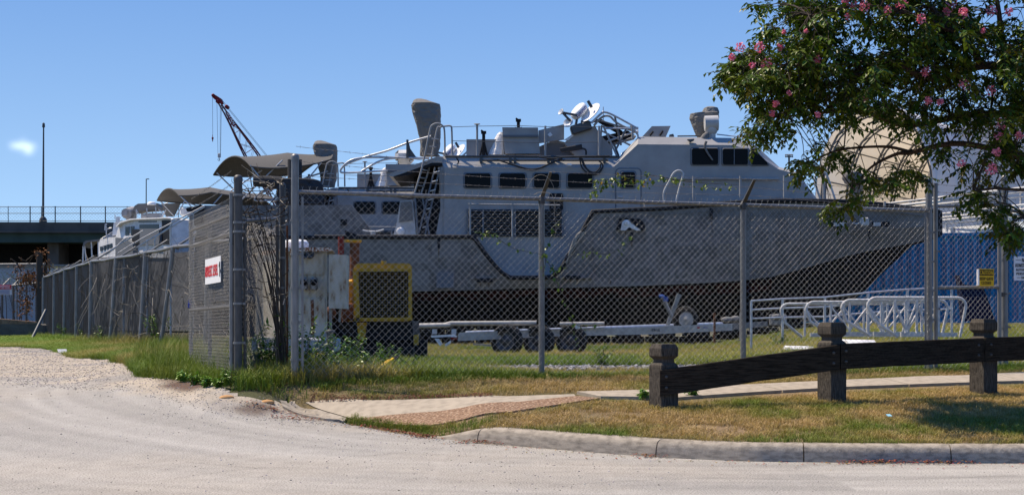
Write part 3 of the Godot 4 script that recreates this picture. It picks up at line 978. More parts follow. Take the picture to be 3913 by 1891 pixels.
func band(parent: Node, at: Vector3, r: float, h := 0.022):
	var m := mb()
	m.lathe(at, Vector3.UP, [[r, -h * 0.5], [r * 1.13, -h * 0.5], [r * 1.13, h * 0.5], [r, h * 0.5]], 12, false)
	m.box(at + Vector3(r * 1.35, 0, 0.004), Vector3(r * 0.7, h, 0.006))
	m.bar(at + Vector3(r * 1.5, 0, -0.012), at + Vector3(r * 1.5, 0, 0.016), 0.005, 6)
	obj("clamp", m, M.galv, parent)
func on_line(a: Vector3, b: Vector3, u: float) -> Vector3:
	var k := (u - U0) / F
	var t := (k * -a.z - a.x) / ((b.x - a.x) - k * (-b.z + a.z))
	return a.lerp(b, t)

func build_front_fence():
	# posts along the front, left to right: measured pixel and top
	var xs := [-2.08, 0.30, 2.46, 4.66]
	var base: Array = []
	for x in xs: base.append(Vector3(x, gy(x, fence_d(x)) - 0.0, -fence_d(x)))
	var H := 1.80
	var rail_y: Array = []
	for i in 4: rail_y.append(P(0, [733.0, 760.0, 783.0, 805.0][i], -base[i].z).y)
	var root := thing("chain_link_fence", base[1], "front run of galvanised chain link fence topped with three barbed strands", "fence")
	var n_out := Vector3(0.346, 0, 0.938)
	var arms: Array = []
	for i in 4:
		var top := Vector3(base[i].x, rail_y[i], base[i].z)
		if i == 0: top = P(1126, 600, -base[i].z)
		if i == 3: top = P(3552, 688, -base[i].z)
		var big := i == 0 or i == 3
		obj("post", post_mesh(base[i], top, 0.03 if not big else 0.037, big), M.galv, root)
		if big:
			for t in [0.12, 0.32, 0.5, 0.68, 0.86]: band(root, base[i] + Vector3(0, H * t, 0), 0.038)
			arms.append(Vector3(base[i].x, rail_y[i], base[i].z) + Vector3(0.02, 0, 0.05))
		else:
			var foot := Vector3(base[i].x, rail_y[i] + 0.0, base[i].z)
			var tip := foot + Vector3(0, 0.245, 0) + n_out * 0.25
			var m := mb()
			m.lathe(foot, Vector3.UP, [[0.036, -0.05], [0.038, -0.02], [0.034, 0.02], [0.02, 0.035]], 12)
			m.prism([foot + Vector3(-0.022, 0.0, 0), foot + Vector3(0.022, 0.0, 0), tip + Vector3(0.014, 0, 0), tip + Vector3(-0.014, 0, 0)], Vector3(0, 0.012, -0.03))
			obj("barbed_wire_arm", m, M.galv_dark, root)
			arms.append(foot)
	for i in 3:
		var ra := Vector3(base[i].x, rail_y[i], base[i].z); var rb := Vector3(base[i + 1].x, rail_y[i + 1], base[i + 1].z)
		var m := mb()
		m.tube([ra, ra.lerp(rb, 0.5) - Vector3(0, 0.004, 0), rb], 0.0205, 0.0205, 10)
		obj("top_rail", m, M.galv, root)
		var ex := (rb - ra).normalized()
		var off := n_out * 0.03
		var ba := Vector3(ra.x, ra.y - H + 0.02, ra.z) + off; var bb := Vector3(rb.x, rb.y - H + 0.02, rb.z) + off
		var cm := obj("wire_mesh", chain_link(ba, bb, H, 0.069, 0.0018, 0.035, 0.012), M.wire, root)
		cm.set_meta("kind", "stuff")
		for s in 3:
			var t: float = [0.32, 0.64, 0.96][s]
			var pa := Vector3(0, 0.245 * t + 0.02, 0) + n_out * 0.25 * t
			var fa: Vector3 = arms[i] + (pa if i != 0 else Vector3(0, 0.1 + 0.14 * s + 0.05, 0))
			var fb: Vector3 = arms[i + 1] + (pa if i + 1 != 3 else Vector3(0, 0.02 + 0.095 * s, 0))
			obj("barbed_wire", barbed(fa, fb, rr(0.004, 0.02)), M.barb, root)
	# tension bars beside the end posts
	for i in [0, 3]:
		var m := mb()
		var o: Vector3 = base[i] + (Vector3(0.075, 0, -0.027) if i == 0 else Vector3(-0.06, 0, 0.022))
		m.box(o + Vector3(0, 0.9, 0.03), Vector3(0.022, 1.74, 0.006))
		obj("tension_bar", m, M.galv, root)
	# personnel gate on the right
	var g0 := P(3578, 1418, 17.55); var g1 := P(3822, 1413, 17.95)
	var gate := thing("gate", Vector3(g0.x, g0.y, g0.z), "narrow chain link gate in front of the blue container carrying the caution sign", "gate")
	var ht := 6000.0
	var y_top := P(0, 788, 17.6).y
	for q in [[g0, 700.0, 0.026], [g1, 705.0, 0.024]]:
		var b: Vector3 = q[0]
		obj("upright", post_mesh(b, Vector3(b.x, P(0, q[1], -b.z).y, b.z), q[2], false), M.galv, gate)
	for v in [788.0, 1100.0, 1411.0]:
		var m := mb()
		m.bar(P(3578, v, 17.55), P(3822, v - 4.0, 17.95), 0.02, 8)
		obj("cross_rail", m, M.galv, gate)
	var wm := obj("wire_mesh", chain_link(P(3590, 1411, 17.54), P(3812, 1408, 17.9), y_top - P(0, 1411, 17.55).y, 0.069, 0.0021, 0.03, 0.008), M.wire, gate)
	wm.set_meta("kind", "stuff")
	for v in [880.0, 960.0, 1180.0, 1300.0]: band(gate, P(3580, v, 17.55), 0.027)
	for s in 3: obj("barbed_wire", barbed(P(3578, 705.0 + 28.0 * s, 17.55), P(3822, 712.0 + 28.0 * s, 17.95), 0.01), M.barb, gate)
	var lm := mb()
	lm.box(P(3832, 1125, 18.0), Vector3(0.06, 0.05, 0.04)); lm.bar(P(3815, 1118, 17.95), P(3850, 1122, 18.0), 0.008)
	obj("latch", lm, M.galv_dark, gate)
	# run on the far right
	var r0 := P(3842, 1416, 18.05); var r1 := P(4500, 1400, 19.1)
	var rf := thing("chain_link_fence", r0, "short run of chain link fence right of the gate, cut by the frame edge", "fence")
	for q in [[r0, 680.0], [r1, 690.0]]:
		var b: Vector3 = q[0]
		obj("post", post_mesh(b, Vector3(b.x, P(0, q[1], -b.z).y, b.z), 0.04), M.galv, rf)
	for v in [780.0, 900.0, 990.0, 1121.0, 1250.0, 1360.0]: band(rf, P(3842, v, 18.05), 0.041)
	var m3 := mb()
	m3.bar(P(3842, 806, 18.05), P(4500, 812, 19.1), 0.0205, 8)
	obj("top_rail", m3, M.galv, rf)
	var w2 := obj("wire_mesh", chain_link(P(3856, 1408, 18.03), P(4500, 1396, 19.05), P(0, 806, 18.05).y - P(0, 1408, 18.05).y, 0.069, 0.0021, 0.03, 0.01), M.wire, rf)
	w2.set_meta("kind", "stuff")
	for s in 3: obj("barbed_wire", barbed(P(3842, 702.0 + 30.0 * s, 18.05), P(4500, 712.0 + 30.0 * s, 19.1), 0.02), M.barb, rf)
	# signs
	var sg := thing("caution_sign", P(3771, 1092, 17.84), "yellow and black caution sign wired to the gate, KEEP GATE CLOSED", "sign")
	var right := (g1 - g0); right.y = 0; right = right.normalized()
	var bs := Basis(right, Vector3.UP, right.cross(Vector3.UP))
	var ctr := P(3771, 1060, 17.8)
	var S := 17.8 / F
	m3 = mb()
	m3.box(ctr, Vector3(78 * S, 66 * S, 0.006), bs)
	obj("board", m3, M.sign_yellow, sg)
	m3 = mb()
	m3.box(ctr + Vector3(0, 18 * S, 0) + bs.z * 0.004, Vector3(70 * S, 22 * S, 0.003), bs)
	obj("band", m3, M.ink_black, sg)
	m3 = mb()
	m3.box(ctr - bs.x * 40 * S + bs.z * 0.0, Vector3(5 * S, 62 * S, 0.03), bs)
	obj("bent_edge", m3, M.sign_white, sg)
	lettering(sg, "CAUTION", ctr + Vector3(0, 18 * S, 0) + bs.z * 0.007, bs.x, Vector3.UP, 64 * S, 15 * S, M.sign_yellow)
	lettering(sg, "KEEP GATE", ctr + Vector3(0, -5 * S, 0) + bs.z * 0.005, bs.x, Vector3.UP, 66 * S, 11.5 * S, M.ink_black)
	lettering(sg, "CLOSED", ctr + Vector3(0, -21 * S, 0) + bs.z * 0.005, bs.x, Vector3.UP, 47 * S, 11.5 * S, M.ink_black)
	S = 18.15 / F
	ctr = P(3917, 1026, 18.1)
	sg = thing("notice_sign", P(3917, 1075, 18.1), "white notice board with black capitals on the far right fence", "sign")
	m3 = mb()
	m3.box(ctr, Vector3(102 * S, 92 * S, 0.006), bs)
	obj("board", m3, M.sign_white, sg)
	for q in [["NO", 32.0, 25.0, 15.0], ["ADMITTANCE", 12.0, 93.0, 14.5], ["AUTHORIZED", -5.0, 85.0, 10.5], ["PERSONNEL", -20.0, 80.0, 10.5], ["ONLY", -35.0, 33.0, 9.5]]:
		lettering(sg, q[0], ctr + Vector3(0, q[1] * S, 0) + bs.z * 0.005, bs.x, Vector3.UP, q[2] * S, q[3] * S, M.ink_black)
	for q in [[-30.0, 32.0, 27.0], [30.0, 32.0, 27.0], [-29.0, -35.0, 17.0], [29.0, -35.0, 17.0]]:
		m3 = mb()
		m3.box(ctr + bs.x * q[0] * S + Vector3(0, q[1] * S, 0) + bs.z * 0.004, Vector3(q[2] * S, 1.6 * S, 0.002), bs)
		obj("rule", m3, M.ink_black, sg)

func build_left_gate():
	var h0 := P(884, 1447, 15.35); var e0 := P(728, 1425, 17.7)
	var hh := 1.655
	var leaf := thing("gate_leaf", h0, "chain link gate leaf swung open at the fence corner, carrying the white sign", "gate")
	for q in [h0, e0, on_line(h0, e0, 800.0)]:
		var big: bool = q != h0
		obj("upright", post_mesh(q - Vector3(0, -0.12, 0), q + Vector3(0, hh + (0.16 if q == h0 else (0.13 if q == e0 else -0.02)), 0), 0.021 if q != h0 else 0.026, false), M.galv, leaf)
	for t in [0.02, 0.43, 0.86, 0.97]:
		var m := mb()
		m.bar(h0 + Vector3(0, hh * t, 0), e0 + Vector3(0, hh * t, 0), 0.019, 8)
		obj("cross_rail", m, M.galv, leaf)
	var off := Vector3(-0.93, 0, 0.35) * 0.025
	for k in 1:
		var w := obj("wire_mesh", chain_link(e0 + off * (1 - 2 * k), h0 + off * (1 - 2 * k), hh + 0.05 - 0.06 * k, 0.066, 0.0022, 0.05 if k == 0 else 0.0, 0.012), M.wire_dull, leaf)
		w.set_meta("kind", "stuff")
	for t in [0.12, 0.82]:
		var m := mb()
		var p := h0 + Vector3(0.035, hh * t, 0.0)
		m.box(p, Vector3(0.12, 0.035, 0.03)); m.bar(p + Vector3(-0.02, -0.05, 0.02), p + Vector3(-0.02, 0.05, 0.02), 0.009)
		m.bar(p + Vector3(0.05, 0, 0.0), p + Vector3(0.05, 0, 0.05), 0.012)
		obj("hinge", m, M.galv_dark, leaf)
	for s in 3:
		var yy := 0.12 + 0.13 * s
		obj("barbed_wire", barbed(e0 + Vector3(0, hh + yy * 0.8, 0), h0 + Vector3(0, hh + yy, 0), 0.01, 0.08), M.barb, leaf)
	var pm := mb()
	pm.box(e0 + Vector3(-0.01, hh * 0.46, 0.02), Vector3(0.04, 0.06, 0.03), Basis.IDENTITY, 0.006); pm.tube(arc(e0 + Vector3(-0.01, hh * 0.48, 0.02), Vector3(0.016, 0, 0), Vector3(0, 0.03, 0), 0, PI, 6), 0.004)
	obj("padlock", pm, M.ink_blue, leaf)
	# white sign on the leaf
	var a := on_line(h0, e0, 799.0); var b := on_line(h0, e0, 859.0)
	var right := (b - a).normalized()
	var zz := right.cross(Vector3.UP)
	if zz.z < 0: zz = -zz
	var out := Vector3(-0.93, 0, 0.35).normalized()
	var mid := (a + b) * 0.5
	var yc := P(0, 1034, -mid.z).y
	mid.y = yc
	mid += out * 0.045
	var wd := a.distance_to(b)
	var bs := Basis(right, Vector3.UP, right.cross(Vector3.UP))
	var sg := thing("security_sign", mid - Vector3(0, 0.24, 0), "white board with tall red capitals reading MARSEC LEVEL 1 on the open gate", "sign")
	var m2 := mb()
	m2.box(mid, Vector3(wd, 98.0 * -mid.z / F, 0.004), bs)
	obj("board", m2, M.sign_white, sg)
	var fr := bs.z if bs.z.z > 0 else -bs.z
	lettering(sg, "MARSEC LEVEL", mid - right * wd * 0.06 + Vector3(0, 0.0, 0) + fr * 0.006, right, Vector3.UP, wd * 0.8, 0.115, M.ink_red)
	lettering(sg, "1", mid + right * wd * 0.44 + fr * 0.006, right, Vector3.UP, wd * 0.07, 0.15, M.ink_black, "numeral")
	for q in [-0.485, 0.485]:
		m2 = mb()
		m2.box(mid + right * wd * q + fr * 0.004 + Vector3(0, -0.02, 0), Vector3(0.03, 0.03, 0.002), bs)
		obj("tape", m2, M.ink_black, sg)
	# big hinge post and the narrow return panel
	var pa := P(908, 1472, 15.3); var pb := P(1078, 1462, 15.9)
	var corner := thing("fence_return", pa, "narrow chain link return between two capped gate posts wrapped in dead vine", "fence")
	obj("post", post_mesh(pa, P(908, 682, 15.3), 0.0415), M.galv_dark, corner)
	obj("post", post_mesh(pb, P(1078, 708, 15.9), 0.03), M.galv_dark, corner)
	for v in [745.0, 850.0, 885.0, 1030.0, 1160.0, 1310.0]: band(corner, P(908, v, 15.3), 0.043)
	for v in [760.0, 878.0, 985.0, 1100.0, 1232.0, 1340.0]: band(corner, P(1078, v, 15.9), 0.0325)
	for v in [835.0, 1440.0]:
		var m := mb()
		m.bar(P(930, v + 10.0, 15.35), P(1060, v, 15.85), 0.02, 8)
		obj("cross_rail", m, M.galv, corner)
	for q in [[934.0, 15.36, 838.0], [1058.0, 15.84, 830.0]]:
		var m := mb()
		m.bar(P(q[0], 1462, q[1]), P(q[0], q[2], q[1]), 0.018, 8)
		obj("upright", m, M.galv_dark, corner)
	for k in 2:
		var w := obj("wire_mesh", chain_link(P(936, 1458, 15.33 + 0.2 * k), P(1056, 1452, 16.7 + 0.2 * k), 1.58, 0.06, 0.0021, 0.03, 0.01), M.wire_dull, corner)
		w.set_meta("kind", "stuff")
	var rod := mb()
	rod.bar(P(1096, 1460, 15.8), P(1096, 862, 15.8), 0.011)
	obj("latch_rod", rod, M.rust, corner)
	rod = mb()
	for k in 60:
		var v := 880.0 + k * 9.5
		rod.bar(P(1100, v, 15.78), P(1104, v + 4.7, 15.78), 0.002, 3); rod.bar(P(1104, v + 4.7, 15.78), P(1100, v + 9.5, 15.78), 0.002, 3)
	obj("wire_edge", rod, M.wire_dull, corner)
	# dead creeper over the return panel
	var vine := thing("dead_vine", P(1085, 1460, 15.7), "tangle of bare dark vine stems climbing over the fence corner", "vine")
	var r2 := RandomNumberGenerator.new(); r2.seed = 77
	for i in 18:
		var u0 := r2.randf_range(1055, 1100)
		var ut := r2.randf_range(890, 1060)
		var vt := r2.randf_range(700, 860)
		var pts: Array = []
		for k in 7:
			var t := k / 6.0
			var u := lerpf(u0, ut, pow(t, 2.2)) + r2.randf_range(-9, 9)
			pts.append(P(u, lerpf(1440, vt, t) + r2.randf_range(-12, 12), 15.55 + r2.randf_range(-0.1, 0.1)))
		var m := mb()
		m.tube(smooth_path(pts, 4), r2.randf_range(0.004, 0.009), 0.002, 5)
		obj("stem", m, M.twig, vine)
	for i in 90:
		var u := r2.randf_range(900, 1095); var v := r2.randf_range(690, 860) if i < 60 else r2.randf_range(860, 1200)
		var pts: Array = []
		var du := r2.randf_range(-22, 22); var dv := r2.randf_range(-15, 15)
		for k in 5:
			pts.append(P(u, v, 15.55 + r2.randf_range(-0.12, 0.12)))
			du += r2.randf_range(-12, 12); dv += r2.randf_range(-9, 9)
			u += du; v += dv
			u = clampf(u, 885, 1100)
		var m := mb()
		m.tube(smooth_path(pts, 4), 0.006, 0.0022, 4)
		obj("tendril", m, M.twig_pale if i % 3 == 0 else M.twig, vine)

# ------------------------------------------------------------------ the long fence on the left
const LPOSTS := [[-4.0, 25.1, 0.05, 0.0], [-5.2, 26.9, 0.06, 0.0], [-6.4, 28.7, 0.29, 0.0], [-7.3, 31.0, 0.14, 0.0], [-8.74, 34.3, 0.17, 0.0], [-9.9, 37.0, 0.05, 0.0], [-11.0, 39.8, 0.03, 0.0], [-12.1, 42.6, 0.02, 0.0], [-13.2, 45.4, 0.02, 0.0], [-14.35, 48.2, 0.02, 0.0]]
func build_left_fence():
	var root := thing("chain_link_fence", gp(-8.74, 34.3), "long leaning chain link fence receding from the open gate towards the bridge", "fence")
	var tops: Array = []; var bases: Array = []
	var vtop := [906.0, 927.0, 946.0, 967.0, 987.0, 1000.0, 1017.0, 1031.0, 1046.0, 1060.0]
	for i in LPOSTS.size():
		var q: Array = LPOSTS[i]
		var b := gp(q[0], q[1])
		var ty: float = EY + (V0 - vtop[i]) * q[1] / F
		var t := Vector3(b.x + q[2], ty, b.z + q[2] * 0.3)
		bases.append(b); tops.append(t)
		var m := mb()
		var mid := b.lerp(t, 0.22) + Vector3(q[2] * 0.12, 0, 0)
		m.tube([b - Vector3(0, 0.15, 0), mid, t], 0.042, 0.042, 8)
		for k in m.v.size(): m.v[k] += Vector3(-0.07, 0, 0.03)
		obj("post", m, M.galv, root)
		# arm leaning into the yard
		m = mb()
		m.tube([t - Vector3(0, 0.04, 0), t + Vector3(0.04, 0.05, 0), t + Vector3(0.34, 0.26, -0.08)], 0.026, 0.018, 6)
		obj("barbed_wire_arm", m, M.galv, root)
	for i in LPOSTS.size() - 1:
		var m := mb()
		var mid: Vector3 = tops[i].lerp(tops[i + 1], 0.5) - Vector3(0, 0.02, 0)
		m.tube([tops[i], mid, tops[i + 1]], 0.032, 0.032, 8)
		for k in m.v.size(): m.v[k] += Vector3(-0.05, 0.01, 0.03)
		obj("top_rail", m, M.galv, root)
		var ba: Vector3 = bases[i]; var bb: Vector3 = bases[i + 1]
		var off := Vector3(-0.05, 0, 0.02)
		var hA: float = tops[i].y - ba.y
		var hB: float = tops[i + 1].y - bb.y
		# the wire leans with its posts
		var cm := chain_link(Vector3.ZERO, Vector3(1, 0, 0) * ba.distance_to(bb), 1.0 * hA, 0.08, 0.0032, 0.03, 0.03)
		var L := ba.distance_to(bb)
		for k in cm.v.size():
			var p := cm.v[k]
			var sx := clampf(p.x / L, 0.0, 1.0); var sy := p.y / hA
			var lo := ba.lerp(bb, sx); var hi: Vector3 = tops[i].lerp(tops[i + 1], sx)
			cm.v[k] = lo.lerp(hi, sy) + off + Vector3(-0.94, 0, 0.33) * p.z
		var o := obj("wire_mesh", cm, M.wire_dull, root)
		o.set_meta("kind", "stuff")
		for s in 3:
			var f := Vector3(0.13 + 0.1 * s, 0.1 + 0.075 * s, -0.03)
			obj("barbed_wire", barbed(tops[i] + f, tops[i + 1] + f, rr(0.0, 0.05), 0.16), M.barb, root)
	# dry creeper hanging in the wire
	var vine := thing("dead_vine", gp(-7.0, 30.4), "pale dry creeper woven through the leaning fence wire", "vine")
	var r2 := RandomNumberGenerator.new(); r2.seed = 5
	for i in 120:
		var s := r2.randf_range(0.6, 5.2)
		var k := int(s)
		var f := s - k
		var lo: Vector3 = bases[k].lerp(bases[k + 1], f); var hi: Vector3 = tops[k].lerp(tops[k + 1], f)
		var y := r2.randf_range(0.15, 1.05)
		var p := lo.lerp(hi, y)
		var pts: Array = []
		var dir := Vector3(r2.randf_range(-0.12, 0.12), r2.randf_range(-0.22, 0.16), r2.randf_range(-0.2, 0.2))
		for j in 5:
			pts.append(p + Vector3(-0.06, 0, 0.02))
			dir += Vector3(r2.randf_range(-0.03, 0.03), r2.randf_range(-0.12, 0.1), r2.randf_range(-0.12, 0.12))
			p += dir
		var m := mb()
		m.tube(smooth_path(pts, 3), 0.006, 0.0025, 4, false)
		obj("stem", m, M.twig_pale if i % 3 else M.twig, vine)
	# stay pole propped against the end of the fence
	var st := mb()
	var foot := G(118, 1297)
	st.tube([foot, P(172, 1185, -foot.z + 0.8)], 0.045, 0.045, 8)
	tag(obj("stay_pole", st, M.steel_dark), "grey steel stay propped at an angle against the far fence corner", "pole")

func build_wood_fence():
	var posts: Array = []
	var us := [[2537.0, 1558.0, 0.53], [3181.0, 1537.0, 0.685], [3761.0, 1510.0, 0.69], [4350.0, 1488.0, 0.69]]
	var root := thing("wooden_rail_fence", G(2537, 1558), "weathered dark timber post and rail fence along the lawn", "fence")
	var yaw := Basis(Vector3.UP, deg_to_rad(30.0))
	var w := 0.172
	for q in us:
		var b := G(q[0], q[1])
		var h: float = q[2]
		posts.append(b)
		var m := mb()
		# shaft, waist and chamfered cap
		var prof := [[w * 0.5, -0.15], [w * 0.5, h - 0.19], [w * 0.485, h - 0.175], [w * 0.36, h - 0.152], [w * 0.36, h - 0.128], [w * 0.5, h - 0.1], [w * 0.5, h - 0.035], [w * 0.42, h - 0.004], [w * 0.40, h]]
		var rings: Array = []
		for pr in prof:
			var row: Array = []
			for c in [[-1, -1], [1, -1], [1, 1], [-1, 1]]:
				row.append(b + yaw * Vector3(c[0] * pr[0], 0, c[1] * pr[0]) + Vector3(0, pr[1], 0))
			rings.append(row)
		m.loft(rings)
		var tp: Array = rings[-1]
		m.quad(tp[0], tp[3], tp[2], tp[1])
		obj("post", m, M.wood, root)
	# rails: heights of their upper and lower edge at each end
	var ends := [[0, 1, [2523.0, 1414.0, 1514.0], [3212.0, 1316.0, 1412.0]], [1, 2, [3216.0, 1313.0, 1410.0], [3762.0, 1291.0, 1383.0]], [2, 3, [3768.0, 1290.0, 1382.0], [4400.0, 1272.0, 1360.0]]]
	for e in ends:
		var da: float = -posts[e[0]].z - 0.13; var db: float = -posts[e[1]].z - 0.13
		var m := mb()
		var rings: Array = []
		var n := 14
		for i in n + 1:
			var t := float(i) / n
			var dp := lerpf(da, db, t)
			var u := lerpf(e[2][0], e[3][0], t)
			var top := P(u, lerpf(e[2][1], e[3][1], t), dp); var bot := P(u, lerpf(e[2][2], e[3][2], t), dp)
			var bow := 0.004 * nz.get_noise_1d(u * 0.9)
			top.y += bow; bot.y += bow * 0.9 + 0.004 * nz.get_noise_1d(u * 1.1 + 300.0)
			var bk := Vector3(0, 0, -0.045)
			rings.append([bot, top - Vector3(0, 0.006, 0), top + bk * 0.12, top + bk, bot + bk])
		m.loft(rings, true, true)
		var rl := obj("rail", m, M.woodrail, root)
		for t in [0.035, 0.965]:
			for s in [0.3, 0.72]:
				var bm := mb()
				var bp := P(lerpf(e[2][0], e[3][0], t), lerpf(lerpf(e[2][1], e[2][2], s), lerpf(e[3][1], e[3][2], s), t), lerpf(da, db, t))
				bm.lathe(bp, Vector3(0, 0, 1), [[0.013, 0.0], [0.013, 0.008], [0.001, 0.011]], 8)
				obj("bolt", bm, M.galv_dark, rl)

# ------------------------------------------------------------------ boats
const BD := 58.0          # distance to the near side of the big boat
const CL := 61.1          # its centre line
func mir(p: Vector3) -> Vector3: return Vector3(p.x, p.y, -(2.0 * CL) - p.z)
func rbox(u0: float, v0: float, u1: float, v1: float, d: float, r: float, k := 3) -> Array:
	# rounded rectangle as a polygon in space
	var out: Array = []
	var s := d / F
	for c in [[u1 - r, v0 + r, -90.0], [u1 - r, v1 - r, 0.0], [u0 + r, v1 - r, 90.0], [u0 + r, v0 + r, 180.0]]:
		for i in k + 1:
			var a := deg_to_rad(c[2] + 90.0 * i / k)
			out.append(P(c[0] + cos(a) * r, c[1] + sin(a) * r, d))
	return out
func pane(parent: Node, pts: Array, called := "window", frame_m: Material = null):
	# glass set in a raised frame
	var k := pts.size()
	var c := Vector3.ZERO
	for p in pts: c += p
	c /= k
	var m := mb()
	var nrm := Vector3.ZERO
	for i in k: nrm += (pts[i] - c).cross(pts[(i + 1) % k] - c)
	nrm = nrm.normalized()
	if nrm.z < 0: nrm = -nrm
	for i in k:
		var a: Vector3 = pts[i]; var b: Vector3 = pts[(i + 1) % k]
		var ao := a + (a - c).normalized() * 0.07; var bo := b + (b - c).normalized() * 0.07
		m.quad(ao + nrm * 0.005, bo + nrm * 0.005, b + nrm * 0.045, a + nrm * 0.045)
		m.quad(a + nrm * 0.045, b + nrm * 0.045, b + nrm * 0.012, a + nrm * 0.012)
	var f := obj(called, m, frame_m if frame_m else M.steel_frame, parent)
	m = mb()
	var inner: Array = []
	for p in pts: inner.append(p + nrm * 0.016)
	m.prism(inner, Vector3.ZERO)
	obj("pane", m, M.glass, f)
func canvas_cover(parent: Node, rows: Array, d: float, depth: float, m_: Material, called := "canvas_cover", seed_ := 0.0):
	# rows of [v, u left, u right]; a draped, creased cover
	var m := mb()
	var rings: Array = []
	var fine: Array = []
	for i in rows.size() - 1:
		for j in 5:
			var t := j / 5.0
			fine.append([lerpf(rows[i][0], rows[i + 1][0], t), lerpf(rows[i][1], rows[i + 1][1], t), lerpf(rows[i][2], rows[i + 1][2], t)])
	fine.append(rows[-1])
	for i in fine.size():
		var q: Array = fine[i]
		var a := P(q[1], q[0], d); var b := P(q[2], q[0], d)
		var c := (a + b) * 0.5
		var rx := a.distance_to(b) * 0.5
		var rz := minf(depth, rx * 1.1)
		var row: Array = []
		for s in 30:
			var an := TAU * s / 30.0
			var ex := signf(cos(an)) * pow(absf(cos(an)), 0.72); var ez := signf(sin(an)) * pow(absf(sin(an)), 0.72)
			var f := 1.0 + 0.09 * nz.get_noise_3d(ex * 90.0, c.y * 45.0 + seed_ * 50.0, ez * 90.0) + 0.1 * (0.35 - absf(nz.get_noise_3d(ex * 150.0 + c.y * 70.0, c.y * 55.0 + seed_ * 50.0, ez * 150.0)) * 2.0)
			row.append(c + Vector3(ex * rx * f, 0, ez * rz * f))
		rings.append(row)
	var n0 := rings[0].size() as int
	for q in rings.size() - 1:
		for k in n0:
			var k2 := (k + 1) % n0
			if (k + q) % 2 == 0:
				m.tri(rings[q][k], rings[q + 1][k], rings[q + 1][k2]); m.tri(rings[q][k], rings[q + 1][k2], rings[q][k2])
			else:
				m.tri(rings[q][k], rings[q + 1][k], rings[q][k2]); m.tri(rings[q][k2], rings[q + 1][k], rings[q + 1][k2])
	for e in [0, rings.size() - 1]:
		var mid := Vector3.ZERO
		for p in rings[e]: mid += p / n0
		for k in n0: m.tri(mid, rings[e][k], rings[e][(k + 1) % n0])
	obj(called, m, m_, parent)

